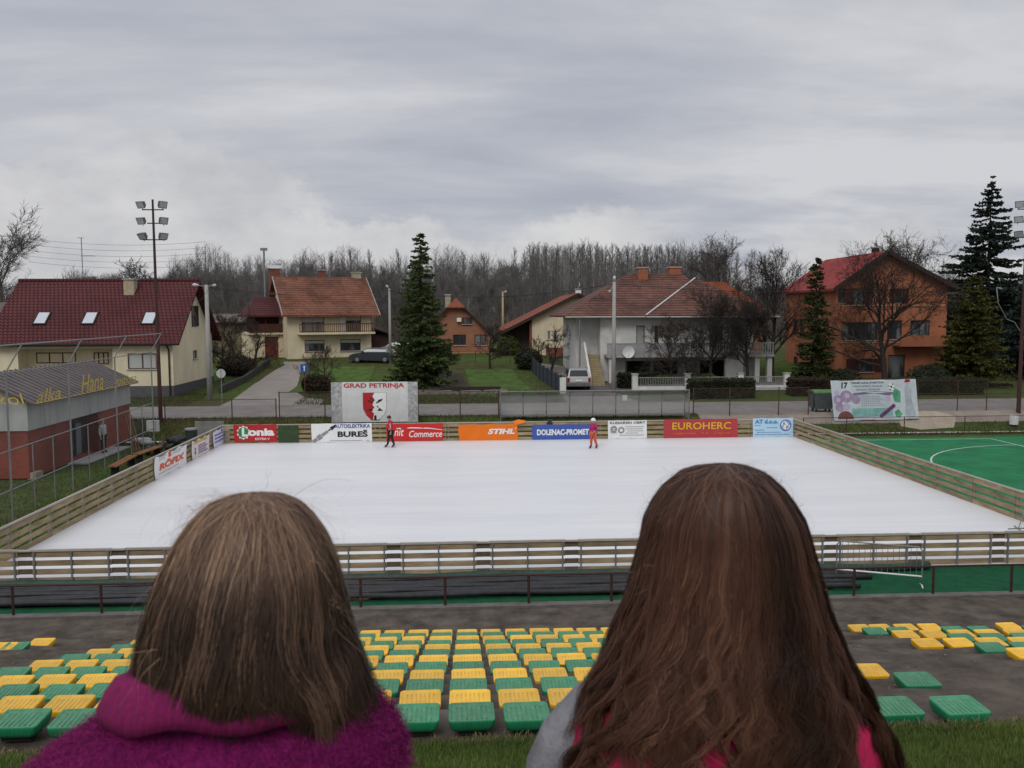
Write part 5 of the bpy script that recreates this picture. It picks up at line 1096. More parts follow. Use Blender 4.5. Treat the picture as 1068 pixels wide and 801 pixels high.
# ---- distant low roofs at left edge
p = atY(4, 318, 95); b = MB(); hx = thing('garden_shed', 'low grey-roofed shed behind the left end of the red roof', 'shed', (p.x - 3, 95, g(95))); b.box(p.x - 12, p.x + 3, 93, 99, 2.6, 6.6); b.build('wall', mat('dark shed wall', (.09, .075, .065)), hx)
b = MB(); b.slab([(p.x - 12.5, 92.5, 6.5), (p.x + 3.5, 92.5, 6.5), (p.x + 3.5, 96, 8.6), (p.x - 12.5, 96, 8.6)], .15); b.slab([(p.x + 3.5, 99.5, 6.5), (p.x - 12.5, 99.5, 6.5), (p.x - 12.5, 96, 8.6), (p.x + 3.5, 96, 8.6)], .15); b.build('roof', mat('grey old roof', (.12, .10, .09), .9, .3, .6), hx)
p = atY(258, 330, 104); hx = thing('garden_shed', 'pale low outbuilding among the bushes behind the drive', 'shed', (p.x, 104, 3)); b = MB(); b.box(p.x - 5, p.x + 3.5, 104, 109, 2.8, 6.4); b.build('wall', mat('dull ochre wall', (.18, .15, .09), .9, .3, .8), hx); b = MB(); b.slab([(p.x - 5.4, 103.5, 6.35), (p.x + 3.9, 103.5, 6.35), (p.x + 3.9, 109.4, 7.3), (p.x - 5.4, 109.4, 7.3)], .12); b.build('roof', MATS['grey old roof'], hx)

# ================================================================== GARDEN WALLS, FENCES
t = thing('garden_fence', 'low pale garden fence with square pillars before the terrace house', 'fence', (12, 64.8, g(64.8)))
yq = 65.2; zq = g(yq); xs_ = [atY(p_, 400, yq).x for p_ in (659, 662, 717, 772, 820)]
for x in xs_[1:]: b = MB(); b.box(x - .2, x + .2, yq - .2, yq + .2, zq - .1, zq + 1.25); o = b.build('pillar', M_WHITER, t); b = MB(); b.box(x - .25, x + .25, yq - .25, yq + .25, zq + 1.25, zq + 1.33); b.build('pillar_cap', M_CONC, o)
for x0, x1 in zip(xs_[1:], xs_[2:]):
    b = MB(); b.box(x0 + .21, x1 - .21, yq - .1, yq + .1, zq - .1, zq + .35); b.build('base_wall', M_WHITER, t)
    b = MB(); b.box(x0 + .21, x1 - .21, yq - .02, yq + .02, zq + 1.0, zq + 1.05); b.box(x0 + .21, x1 - .21, yq - .02, yq + .02, zq + .42, zq + .46)
    k = x0 + .3
    while k < x1 - .25: b.box(k - .015, k + .015, yq - .015, yq + .015, zq + .352, zq + .998); k += .13
    b.build('fence_grille', mat('pale rail', (.26, .26, .255)), t)
x = atY(587, 400, 64).x; b = MB(); b.box(x - .22, x + .22, 63.8, 64.2, g(64) - .1, g(64) + 1.2); tag(b.build('gate_pillar', M_WHITER), 'single white gate pillar left of the silver car', 'pillar')
a_, c_ = atY(585, 402, 64), atY(546, 366, 84); t = thing('panel_fence', 'dark blue-grey panel fence along the drive beside the silver car', 'fence', (a_.x, 64, g(64)))
for k in range(10):
    q0, q1 = V((a_.x + (c_.x - a_.x) * k / 10, 64 + 2 * k, 0)), V((a_.x + (c_.x - a_.x) * (k + 1) / 10, 66 + 2 * k, 0)); b = MB(); z0, z1 = g(q0.y), g(q1.y)
    b.prism([(q0.x, q0.y + .05, z0), (q1.x, q1.y - .05, z1), (q1.x, q1.y - .05, z1 + 1.3), (q0.x, q0.y + .05, z0 + 1.3)], (.04, 0, 0)); b.build('panel', mat('dark blue grey panel', (.045, .052, .068), .8, .25, 2), t)
    b = MB(); b.box(q0.x - .05, q0.x + .09, q0.y - .045, q0.y + .045, z0 - .1, z0 + 1.4); b.build('post', M_DARK, t)
a_, c_ = atY(231, 398, 66), atY(282, 376, 84); t = thing('garden_wall', 'low dark garden wall along the left edge of the drive', 'wall', (a_.x, 66, g(66))); b = MB()
for k in range(9):
    y0, y1 = 66 + 2 * k, 68 + 2 * k; x0 = a_.x + (c_.x - a_.x) * k / 9; x1 = a_.x + (c_.x - a_.x) * (k + 1) / 9; b.prism([(x0, y0, g(y0) - .2), (x1, y1, g(y1) - .2), (x1, y1, g(y1) + .55), (x0, y0, g(y0) + .55)], (-.25, 0, 0))
b.build('wall_face', mat('dark damp wall', (.05, .045, .042), .9, .3, 2), t)
post_fence('thin dark garden fence between lawn and cottage', [(atY(p_, 372, 84).x, 84) for p_ in (462, 478, 496, 514, 532, 546)], 1.2, (1.15, .6), M_RUST, 0, None, .03)
b = MB(); xq = atY(461.5, 398, 70).x; b.box(xq - .3, xq + .3, 69.9, 70, g(70) - .1, g(70) + 1.0); tag(b.build('garden_board', mat('grey upright board', (.16, .17, .19))), 'upright grey board at the garden bed beside the spruce', 'board')
b = MB(); xq0, xq1 = atY(436, 404, 64.2).x, atY(525, 404, 64.2).x
for k in range(18): xx = xq0 + (xq1 - xq0) * k / 17; b.obox((xx, 64.2 + rnd.uniform(-.1, .1), g(64.2) + .1), (rnd.uniform(.2, .32), .05, 0), (-.03, .18, 0), (0, 0, rnd.uniform(.1, .2)))
tag(b.build('stone_edging', mat('rough edging stone', (.2, .185, .16), .95, .3, 3, bump=.4)), 'row of rough edging stones before the garden bed', 'edging', kind='thing')
b = MB(); b.box(atY(459, 400, 66).x, atY(522, 400, 66).x, 66, 66.15, g(66) - .1, g(66) + .35); tag(b.build('timber_edging', M_FASC), 'dark timber edging in front of the garden bed', 'edging')

# ================================================================== CARS
def car(label, p, rz, paint, L_, W_, H_, wagon, zb):
    t = thing('parked_car', label, 'car', (p[0], p[1], zb), rz); ORG[t.name] = V((0, 0, 0))
    # side profile along y (rear at -L/2), lofted across x with tumblehome
    h = H_; body = [(-L_ / 2, .35), (-L_ / 2 - .02, .62), (-L_ / 2 + .06, .95), (-L_ * .30, 1.0), (L_ * .18, .98), (L_ * .42, .84), (L_ / 2 - .02, .66), (L_ / 2, .40), (L_ / 2 - .1, .24), (-L_ / 2 + .1, .24)]
    b = MB(); b.loft([[(x * W_ / 2, y * k, z if z < .5 else z * kk) for y, z in body] for x, k, kk in ((-1, .97, .98), (-.96, .99, 1), (-.8, 1, 1.0), (.8, 1, 1.0), (.96, .99, 1), (1, .97, .98))]); bo = b.build('body', paint, t, smooth=False)
    rear = -L_ / 2 + .12 if wagon else -L_ / 2 + .35
    cab = [(rear, .96), (rear + .22, h - .1), (rear + .55, h), (L_ * .02, h), (L_ * .12, h - .06), (L_ * .27, .95)]
    b = MB(); b.loft([[(x * W_ / 2 * (1 if z < 1.05 else .84), y, z) for y, z in cab] for x in (-.94, .94)]); b.build('cabin', paint, t)
    g_ = mat('car glass', (.025, .03, .035), .1, .1, spec=.6); b = MB()
    w0, w1 = W_ * .40, W_ * .35; n_ = V((0, -(h - 1.06), .22)).normalized()
    rw = [(-w0, rear + .03, 1.02), (w0, rear + .03, 1.02), (w1, rear + .19, h - .13), (-w1, rear + .19, h - .13)]; b.poly(*[V(q) + n_ * .025 for q in rw]); b.build('rear_window', g_, t)
    for s in (-1, 1):
        b = MB(); b.poly(*[(s * (W_ / 2 * (.945 if z < 1.06 else .80) + .012), y, z) for y, z in ((rear + .3, 1.04), (L_ * .2, 1.04), (L_ * .08, h - .12), (rear + .4, h - .12))]); b.build('side_window', g_, t)
        b = MB(); b.box(s * W_ * .44 - .09, s * W_ * .44 + .09, -L_ / 2 - .035, -L_ / 2 + .1, .62, .92); b.build('tail_light', mat('tail light red', (.22, .015, .012), .3), t)
        b = MB(); b.box(s * W_ * .40 - .14, s * W_ * .40 + .14, L_ / 2 - .12, L_ / 2 + .0, .55, .70); b.build('headlight', M_LENS, t)
        b = MB(); b.box(s * (W_ / 2 + .1) - .1, s * (W_ / 2 + .1) + .1, L_ * .16, L_ * .21, .98, 1.12); b.build('mirror', paint, t)
        for y in (-L_ * .31, L_ * .31):
            b = MB(); b.tube([(s * (W_ / 2 - .2), y, .31), (s * (W_ / 2 - .0), y, .31)], .31, 18); o = b.build('wheel', M_BLACK, t); b = MB(); b.tube([(s * (W_ / 2 - .02), y, .31), (s * (W_ / 2 + .012), y, .31)], .19, 14); b.build('rim', M_STEEL, o)
    b = MB(); b.box(-W_ * .47, W_ * .47, -L_ / 2 - .07, -L_ / 2 + .05, .30, .52); b.build('rear_bumper', mat('bumper grey', (.12, .12, .125)), t); b = MB(); b.box(-.26, .26, -L_ / 2 - .078, -L_ / 2 - .0, .66, .77); b.build('number_plate', K_WHITE, t)
    b = MB(); b.box(-W_ * .47, W_ * .47, L_ / 2 - .05, L_ / 2 + .05, .30, .50); b.build('front_bumper', paint, t)
    if wagon:
        for s in (-1, 1): b = MB(); b.tube([(s * W_ * .37, rear + .5, h + .05), (s * W_ * .37, 0, h + .05)], .02, 5); b.build('roof_rail', M_STEEL, t)
    t.location = (p[0], p[1], zb); return t
M_SILV = mat('silver car paint', (.36, .355, .34), .35, .05, 2, metal=.5, spec=.5)
p = atY(605, 404, 65.6); car('silver estate car with roof rails parked facing the terrace house', (p.x, 67.8), R(-2), M_SILV, 4.3, 1.82, 1.62, True, g(67)+.03)
p = atY(388, 379, 84); car('dark blue-grey saloon car parked beside the tiled house', (p.x, 85), R(82), mat('dark blue car paint', (.03, .036, .05), .3, .1, 2, spec=.5), 4.4, 1.75, 1.42, False, g(85))
p = atY(411, 366, 92); car('pale car half hidden behind the big spruce', (p.x + .4, 92), R(80), mat('white car paint', (.5, .5, .5), .35, .05), 4.2, 1.72, 1.45, True, g(92))
# ================================================================== TREES
def bark(name, c, r=.12): return mat(name, c, .95, .3, 4, rand=r, spec=.1)
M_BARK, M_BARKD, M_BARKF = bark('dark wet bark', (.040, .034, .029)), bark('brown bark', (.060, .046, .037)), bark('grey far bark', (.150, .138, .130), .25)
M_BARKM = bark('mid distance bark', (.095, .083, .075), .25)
def grow_tree(seed, H, crown_w, r0, first=.25, ups=.5, n1=12, n2=6, n3=5, n4=3, wob=.25, twig=.012, lean=(0, 0), trunk_fork=0.75, droop=0.0):
    """branch skeleton of a leafless tree: (trunk MB, crown MB)"""
    rg = random.Random(seed); tr, cr = MB(), MB()
    def rv(s): return V((rg.uniform(-s, s), rg.uniform(-s, s), rg.uniform(-s, s)))
    def branch(p, d, L_, r, lvl, nseg):
        pts = [p]; q = p
        for k in range(nseg):
            d = (d + rv(wob) + V((0, 0, (ups if lvl > 1 else ups * .6) * .16 - droop * .1 * lvl))).normalized(); q = q + d * (L_ / nseg); pts.append(q)
        rr = [max(r * (1 - .8 * k / nseg), twig * .6) for k in range(nseg + 1)]
        (tr if lvl <= 1 else cr).tube(pts, rr, 6 if lvl == 0 else 5 if lvl == 1 else 4 if lvl == 2 else 3, cap=False)
        return pts, rr
    def at(pts, rr, f):
        x = f * (len(pts) - 1); i = min(int(x), len(pts) - 2); return pts[i].lerp(pts[i + 1], x - i), (pts[i + 1] - pts[i]).normalized(), rr[i] + (rr[i + 1] - rr[i]) * (x - i)
    def side(d, ang):
        a = d.orthogonal().normalized(); a.rotate(__import__('mathutils').Quaternion(d, rg.uniform(0, 6.283))); return (d * math.cos(ang) + a * math.sin(ang)).normalized()
    pts = [V((0, 0, -.2))]; q = V((0, 0, -.2)); d = V((lean[0], lean[1], 1)).normalized(); n = 7
    for k in range(n): d = (d + rv(wob * .35) + V((0, 0, .1))).normalized(); q = q + d * (H * trunk_fork / n); pts.append(q)
    rr = [r0 * (1 - .72 * k / n) * (1.25 if k == 0 else 1) for k in range(n + 1)]; tr.tube(pts, rr, 8, cap=False)
    for i in range(n1):
        f = first + (1 - first) * (i + rg.random() * .6) / n1; f = min(f, .995); p, d0, r = at(pts, rr, f); L1 = crown_w * (.55 + .45 * math.sin(math.pi * min(1, .25 + .75 * (f - first) / (1 - first)))) * rg.uniform(.8, 1.15)
        b1, rb1 = branch(p, side(d0, R(rg.uniform(35, 65) * (1.25 - .6 * f))), L1, r * rg.uniform(.45, .65), 1, 5)
        for j in range(n2):
            f2 = .2 + .8 * (j + rg.random()) / n2; p2, d2, r2 = at(b1, rb1, min(f2, .99)); b2, rb2 = branch(p2, side(d2, R(rg.uniform(25, 60))), L1 * rg.uniform(.3, .55) * (1.15 - .5 * f2), r2 * .6, 2, 4)
            for k in range(n3):
                p3, d3, r3 = at(b2, rb2, min(.15 + .85 * (k + rg.random()) / n3, .99)); b3, rb3 = branch(p3, side(d3, R(rg.uniform(25, 60))), L1 * rg.uniform(.12, .26), max(r3 * .6, twig), 3, 3)
                for m_ in range(n4):
                    p4, d4, r4 = at(b3, rb3, rg.uniform(.2, .98)); branch(p4, side(d4, R(rg.uniform(20, 55))), L1 * rg.uniform(.06, .14), twig, 4, 2)
    return tr, cr
def bare_tree(label, px, Y, pyt, crown_w, seed, r0=.14, m=M_BARK, group=None, cat='tree', name='bare_tree', **k):
    x = atY(px, 390, Y).x; H = atY(px, pyt, Y).z - g(Y); t = thing(name, label, cat, (x, Y, g(Y)), group=group); ORG[t.name] = V((0, 0, 0))
    tr, cr = grow_tree(seed, H / 1.12, crown_w, r0, **k); tr.build('trunk', m, t, smooth=True, local=True); cr.build('crown', m, t, smooth=True, local=True); return t
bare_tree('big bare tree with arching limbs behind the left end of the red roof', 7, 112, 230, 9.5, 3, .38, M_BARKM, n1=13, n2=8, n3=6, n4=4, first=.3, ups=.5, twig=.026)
bare_tree('gnarled bare tree behind the dark red roof beside the floodlight mast', 158, 88, 257, 4.2, 4, .22, M_BARKM, n1=12, n2=7, n3=5, n4=3, first=.35, ups=.2, wob=.4, twig=.022)
bare_tree('small gnarled fruit tree at the cream house gable', 231, 74, 338, 2.1, 5, .14, M_BARK, wob=.42, n1=10, n2=6, first=.3, ups=.35, twig=.012)
bare_tree('dark forked fruit tree beside the drive', 263, 80, 330, 2.6, 6, .17, M_BARK, wob=.4, n1=10, first=.25, ups=.4, lean=(.25, 0), twig=.013)
bare_tree('dense brownish bare tree left of the forked fruit tree', 246, 83, 322, 3.0, 7, .13, M_BARKD, n1=13, n2=8, n3=6, first=.15, twig=.016)
bare_tree('bushy bare shrub tree before the house with balcony', 338, 69, 352, 1.5, 8, .08, M_BARKD, n1=11, n2=7, first=.2, wob=.35, twig=.011)
bare_tree('thin bare sapling beside the blue road sign', 322, 66, 348, 1.2, 9, .05, M_BARKD, n1=9, n2=5, first=.3, twig=.010)
bare_tree('bare fruit tree in the garden before the brick cottage', 511, 80, 332, 2.2, 10, .13, M_BARK, wob=.36, n1=11, n2=6, n3=5, first=.32, ups=.5, twig=.013)
bare_tree('leaning bare fruit tree by the panel fence', 573, 78, 342, 2.6, 11, .15, M_BARK, wob=.4, n1=9, n2=6, first=.3, lean=(.55, 0), ups=.3, twig=.013)
bare_tree('small bare tree before the cream gable windows', 563, 83, 348, 1.4, 12, .06, M_BARKD, n1=9, first=.25, twig=.011)
bare_tree('broad bare walnut tree behind the white terrace house', 752, 96, 240, 5.4, 13, .30, M_BARKM, n1=17, n2=9, n3=7, n4=5, first=.30, ups=.55, twig=.013)
bare_tree('tall bare tree between the terrace house and the orange house', 806, 71, 234, 4.0, 14, .21, M_BARK, n1=20, n2=9, n3=7, n4=5, first=.22, ups=.75, twig=.010)
bare_tree('dense dark bare tree in front of the terrace', 740, 67, 294, 4.0, 15, .16, M_BARK, n1=16, n2=9, n3=7, n4=6, first=.3, ups=.4, twig=.010)
bare_tree('second dark bare tree near the terrace railing', 780, 68.5, 300, 3.4, 16, .15, M_BARK, n1=16, n2=9, n3=7, n4=6, first=.3, ups=.4, twig=.010)
bare_tree('thin-branched bare tree before the middle of the terrace', 700, 66.5, 322, 2.6, 27, .11, M_BARKD, n1=14, n2=8, n3=6, n4=5, first=.28, ups=.3, twig=.010)
bare_tree('low spreading bare tree before the satellite dish', 722, 66, 348, 3.1, 17, .11, M_BARK, n1=12, n2=7, n3=5, first=.25, ups=-.1, wob=.4, twig=.011, lean=(-.3, 0))
bare_tree('large spreading bare tree before the orange house', 924, 66, 264, 6.2, 18, .28, M_BARK, n1=18, n2=10, n3=7, n4=5, first=.25, ups=.3, wob=.3, twig=.010)
bare_tree('bare tree rising behind the orange house roof', 938, 97, 218, 4.6, 19, .27, M_BARKM, n1=15, n2=8, n3=6, n4=4, first=.35, ups=.5, twig=.022)
bare_tree('brown bare tree behind the lean-to of the tiled house', 415, 100, 290, 3.2, 20, .16, M_BARKM, n1=12, n2=7, first=.2, twig=.02)

# far woods: individual trunks, copies of a few grown trees
def far_proto(seed, kind):
    if kind == 'pole': tr, cr = grow_tree(seed, 19.0, 2.3, .20, first=.28, ups=1.5, n1=40, n2=7, n3=4, n4=0, wob=.15, twig=.016, trunk_fork=.97)
    else: tr, cr = grow_tree(seed, 14.0, 4.6, .26, first=.28, ups=.6, n1=15, n2=9, n3=6, n4=3, wob=.26, twig=.013)
    tr.v, tr.f, n = tr.v + cr.v, tr.f + [tuple(i + len(tr.v) for i in f) for f in cr.f], 0
    return tr
PRO = {}
for kind, lab in (('pole', 'tall straight leafless tree in the far wood behind the houses'), ('round', 'leafless spreading tree at the edge of the far wood')):
    for s in range(5):
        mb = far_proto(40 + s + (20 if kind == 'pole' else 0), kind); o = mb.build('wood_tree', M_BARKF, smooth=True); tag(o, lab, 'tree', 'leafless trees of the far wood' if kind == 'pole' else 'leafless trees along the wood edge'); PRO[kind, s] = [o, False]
WR = random.Random(5)
def far_tree(kind, px, Y, top, jit=.1):
    s = WR.randrange(5); o, used = PRO[kind, s]
    if used: o = dup(o)
    PRO[kind, s][1] = True
    x = atY(px, 330, Y).x; Hh = atY(px, top, Y).z - 3; base = 20.2 if kind == 'pole' else 16.0
    k = max(.4, Hh / base * WR.uniform(1 - jit, 1 + jit)); o.location = (x, Y, 2.9); o.rotation_euler = (0, 0, WR.uniform(0, 6.28)); o.scale = (k * WR.uniform(.85, 1.1), k * WR.uniform(.85, 1.1), k)
for px in range(548, 760, 3): far_tree('pole', px + WR.uniform(-2, 2), 232 + WR.uniform(-8, 14), 252 + max(0, px - 690) * .12, .04)
for px in range(556, 800, 14): far_tree('pole', px + WR.uniform(-5, 5), 205 + WR.uniform(-6, 6), 262, .08)
for px in range(180, 560, 8): far_tree('pole' if (px // 8) % 3 == 0 and px > 300 else 'round', px + WR.uniform(-4, 4), 200 + WR.uniform(-14, 14), 258 if px > 300 else 262, .07)
for px in range(120, 560, 10): far_tree('round', px + WR.uniform(-6, 6), 150 + WR.uniform(-12, 12), 264 + (8 if px < 190 else 0) + WR.uniform(-4, 12), .08)
for px in range(-60, 150, 22): far_tree('round', px + WR.uniform(-8, 8), 190 + WR.uniform(-12, 12), 284, .10)
for px in range(560, 830, 17): far_tree('round', px + WR.uniform(-8, 8), 150 + WR.uniform(-10, 10), 296, .12)
for px in range(826, 1140, 19): far_tree('round', px + WR.uniform(-8, 8), 170 + WR.uniform(-16, 16), 288, .10)
for px in (205, 300, 322, 345, 478, 520, 538): far_tree('round', px, 165 + WR.uniform(-6, 6), 252 + WR.uniform(-4, 8), .05)
# the deep wood behind reads as one grey-brown mass of stems and twigs
b = MB(); rg = random.Random(19)
for k in range(4600):
    px = rg.uniform(-160, 1230); Y = rg.uniform(205, 330); x = atY(px, 330, Y).x
    top = (262 if 180 < px < 545 else 256 if px < 760 and px > 180 else 286) + 7 * math.sin(px * .05) + 5 * math.sin(px * .13 + 1) + rg.uniform(0, 13) + (rg.uniform(0, 30) if k % 3 == 0 else 0); h = atY(px, top, Y).z - 3
    if h < 4: continue
    p = V((x, Y, 2.9)); d = V((rg.uniform(-.06, .06), 0, 1)); b.tube([p, p + d * h * .55, p + d * h + V((rg.uniform(-.5, .5), 0, 0))], [.14, .09, .012], 3, False)
    for q in range(9):
        f = rg.uniform(.3, .97); a = p + d * h * f; l_ = (1.05 - f) * 5 + .8; sx = rg.choice((-1, 1)) * rg.uniform(.25, .8); e = a + V((sx * l_, 0, l_ * rg.uniform(.5, 1.1))); b.tube([a, e], [.045, .012], 3, False)
        m_ = a.lerp(e, .5); b.tube([m_, m_ + V((rg.uniform(-1, 1), 0, rg.uniform(.6, 1.6)))], [.025, .010], 3, False)
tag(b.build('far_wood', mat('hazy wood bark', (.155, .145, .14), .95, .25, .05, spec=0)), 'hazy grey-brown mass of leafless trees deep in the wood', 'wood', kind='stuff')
# undergrowth filling the foot of the wood: one mass nobody could count
b = MB(); rg = random.Random(12)
for k in range(9000):
    px = rg.uniform(-140, 1200); Y = rg.uniform(112, 190); x = atY(px, 330, Y).x; h = (rg.uniform(1.5, 5.0) if k % 3 else rg.uniform(4, 9)) * (.7 if 380 < px < 560 and Y < 130 else 1); p = V((x, Y, 2.9)); d = V((rg.uniform(-.5, .5), rg.uniform(-.3, .3), 1))
    b.tube([p, p + d * h * .5, p + d * h * .8 + V((rg.uniform(-.6, .6), 0, h * .2))], [.04, .028, .010], 3, False)
    for q in range(4):
        a = p + d * h * rg.uniform(.2, .7); b.tube([a, a + V((rg.uniform(-1.3, 1.3), rg.uniform(-.6, .6), rg.uniform(.2, 1.4)))], [.022, .008], 3, False)
tag(b.build('undergrowth', mat('bramble thicket', (.085, .07, .058), .95, .3, .15)), 'tangled brown undergrowth at the foot of the far wood', 'undergrowth', kind='stuff')

# ---- conifers
def needle_mat(name, c, c2): return mat(name, c, .9, .45, .9, col2=c2, detail=8, spec=.15)
def conifer(label, px, Y, pyb, pyt, rad, seed, m, droop=.35, whorls=34, per=9, sp=.55, shape=1.0, name='spruce_tree', base_gap=.06, fill=1.0, clump=.34):
    a = atY(px, pyb, Y); zt = atY(px, pyt, Y).z; zb = g(Y); H = zt - zb; t = thing(name, label, 'tree', (a.x, Y, zb)); ORG[t.name] = V((0, 0, 0)); rg = random.Random(seed)
    b = MB(); b.tube([(0, 0, -.2), (0, 0, H * .5), (0, 0, H * .985)], [H * .016, H * .009, .02], 8); b.build('trunk', M_BARK, t, local=True)
    b = MB()
    def spray(p, d, L_, wd):
        s = d.cross(V((rg.gauss(0, 1), rg.gauss(0, 1), rg.gauss(0, 1)))).normalized()
        q = p + d * L_; mm = p + d * L_ * .5 + V((0, 0, rg.uniform(-.05, .03)))
        b.add([p - s * wd * .3, p + s * wd * .3, mm + s * wd, q, mm - s * wd], [(0, 1, 2, 3), (0, 3, 4)] if False else [(0, 1, 2, 3, 4)])
    for w in range(whorls):
        f = base_gap + (1 - base_gap) * (w + rg.random() * .5) / whorls; z = H * f; Rr = rad * ((1 - f) ** shape) * rg.uniform(.82, 1.12) + .12
        for k in range(max(4, int(per * (.6 + .6 * (1 - f))))):
            a_ = rg.uniform(0, 6.283); L_ = Rr * rg.uniform(.68, 1.16); out = V((math.cos(a_), math.sin(a_), 0)); n = max(3, int(L_ / .26)); z = H * f + rg.uniform(-1.8, 1.8) * H / whorls; p = V((0, 0, z)); prev = p
            for j in range(n):
                u = (j + 1) / n; cur = V((0, 0, z)) + out * L_ * u + V((0, 0, -droop * L_ * u * (1.25 - .75 * u) + .10 * L_ * max(0, u - .7)))
                d = (cur - prev).normalized()
                if u > .12:
                    for s in range(int((9 if u > .4 else 5) * fill)):
                        ang = rg.uniform(-1.15, 1.15); dd = V((d.x * math.cos(ang) - d.y * math.sin(ang), d.x * math.sin(ang) + d.y * math.cos(ang), d.z + rg.uniform(-1.0, .45))).normalized(); spray(prev.lerp(cur, rg.random()), dd, sp * rg.uniform(.6, 1.25) * (.55 + .45 * (1 - f)), sp * rg.uniform(.13, .24))
                prev = cur
            if w % 2 == 0: b.tube([V((0, 0, z)), V((0, 0, z)) + out * L_ * .5 + V((0, 0, -droop * L_ * .42))], [.03, .012], 3, False)
    for s in range(8): spray(V((0, 0, H * .97)), V((rg.uniform(-.5, .5), rg.uniform(-.5, .5), 1)).normalized(), .5, .06)
    b.build('crown', m, t, local=True); return t
conifer('dark green spruce standing behind the town sign', 440, 70, 400, 244, 2.9, 21, needle_mat('spruce needles', (.034, .060, .020), (.10, .135, .045)), whorls=46, per=12, shape=.80, sp=.34, droop=.34, base_gap=.03, fill=1.15)
conifer('tall blue-black fir towering beside the orange house', 1026, 79, 396, 188, 6.2, 22, needle_mat('fir needles', (.016, .028, .021), (.045, .065, .048)), whorls=38, per=12, shape=.86, sp=.50, droop=.26, base_gap=.05, fill=1.1)
conifer('slender dark conifer at the left wall of the orange house', 849, 67, 402, 270, 1.5, 23, needle_mat('slender conifer needles', (.022, .034, .012), (.062, .078, .024)), whorls=46, per=9, shape=.55, sp=.32, droop=.05, base_gap=.02, name='conifer_tree')
conifer('broad yellow-green conifer before the tall fir', 1012, 67, 402, 288, 2.9, 24, needle_mat('yellowish needles', (.036, .044, .012), (.115, .11, .028)), whorls=36, per=13, shape=.58, sp=.34, droop=-.05, base_gap=.02, name='conifer_tree', fill=1.2)
conifer('dark conifer at the picture edge behind the floodlight mast', 1066, 72, 402, 300, 3.2, 25, MATS['fir needles'], whorls=30, per=11, shape=.7, sp=.45, droop=.15, base_gap=.02, name='conifer_tree')

# ---- hedges and shrubs
def hedge(label, x0, x1, y0, y1, z0, h, m, seed, n, name='hedge', leaf=.14, rounded=False):
    rg = random.Random(seed); t = thing(name, label, 'hedge' if name == 'hedge' else 'shrub', ((x0 + x1) / 2, (y0 + y1) / 2, z0)); b = MB()
    k = .13 if rounded else .07
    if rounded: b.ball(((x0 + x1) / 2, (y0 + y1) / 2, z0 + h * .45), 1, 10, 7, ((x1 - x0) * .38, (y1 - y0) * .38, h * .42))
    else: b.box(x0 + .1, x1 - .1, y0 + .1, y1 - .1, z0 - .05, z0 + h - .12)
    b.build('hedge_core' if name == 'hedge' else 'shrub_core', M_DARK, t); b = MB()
    for q in range(n):
        if rounded:
            d = V((rg.gauss(0, 1), rg.gauss(0, 1), rg.gauss(0, 1))).normalized() * rg.uniform(.75, 1.05); p = V(((x0 + x1) / 2 + d.x * (x1 - x0) / 2, (y0 + y1) / 2 + d.y * (y1 - y0) / 2, z0 + h * .48 + d.z * h * .52))
        else:
            side = rg.random(); p = V((rg.uniform(x0, x1), rg.uniform(y0, y1), z0 + h * rg.random()))
            if side < .45: p.y = y0 + abs(rg.gauss(0, .1))
            elif side < .9: p.z = z0 + h + rg.gauss(-.02, .07)
            else: p.x = x0 if rg.random() < .5 else x1
        a = V((rg.uniform(-1, 1), rg.uniform(-1, 1), rg.uniform(-.6, 1))).normalized(); c = a.orthogonal().normalized(); L_ = leaf * rg.uniform(.6, 1.3)
        b.poly(p - a * L_, p + c * L_ * .45, p + a * L_, p - c * L_ * .45)
    b.build('foliage', m, t); return t
M_HDG = needle_mat('hedge leaves', (.018, .026, .012), (.040, .046, .020)); M_HDB = needle_mat('brown hedge leaves', (.030, .022, .014), (.055, .038, .022)); M_SHR = needle_mat('light shrub leaves', (.035, .055, .012), (.085, .11, .022))
X = lambda px, Y: atY(px, 400, Y).x
hedge('clipped dark hedge along the road before the terrace house', X(719, 60.5), X(785, 60.5), 60.0, 61.2, g(60.5), 1.25, M_HDG, 31, 5200)
hedge('long brownish hedge along the road before the orange house', X(824, 61.5), X(868, 61.5), 61, 62.2, g(61.5), 1.15, M_HDB, 32, 3600)
hedge('long dark hedge behind the tournament banner', X(940, 61.5), X(1022, 61.5), 61, 62.2, g(61.5), 1.1, M_HDG, 33, 5600)
hedge('low dark hedge beside the stair of the terrace house', X(645, 67), X(686, 67), 66.6, 67.6, g(67), 1.1, M_HDG, 34, 2600)
hedge('dark hedge behind the cottage garden', X(436, 88), X(470, 88), 87.5, 88.6, g(88), 1.0, M_HDG, 35, 1500)
for lab, px, Y, w_, h, m, s in (('yellow-green round shrub behind the garden fence', 690, 66.2, 1.6, 1.2, M_SHR, 41), ('second yellow-green shrub nearer the terrace pillars', 738, 66.0, 1.7, 1.3, M_SHR, 42), ('brown leafless-looking shrub beside the blue road sign', 330, 66, 2.2, 1.5, M_HDB, 43), ('dark shrub at the corner of the panel fence', 551, 80, 2.6, 2.0, M_HDG, 44), ('pale green shrub beside the cream gable shed', 530, 90, 2.4, 2.2, M_SHR, 45), ('dark bush at the foot of the slender conifer', 880, 66, 2.6, 1.6, M_HDG, 46), ('dark bush beneath the yellow-green conifer', 968, 66, 3.2, 1.9, M_HDG, 47), ('brown bush beside the cream house plinth', 248, 78, 3.4, 1.8, M_HDB, 48)):
    x = X(px, Y); hedge(lab, x - w_ / 2, x + w_ / 2, Y - w_ / 2, Y + w_ / 2, g(Y) - .1, h, m, s, 1500, name='shrub', leaf=.13, rounded=True)

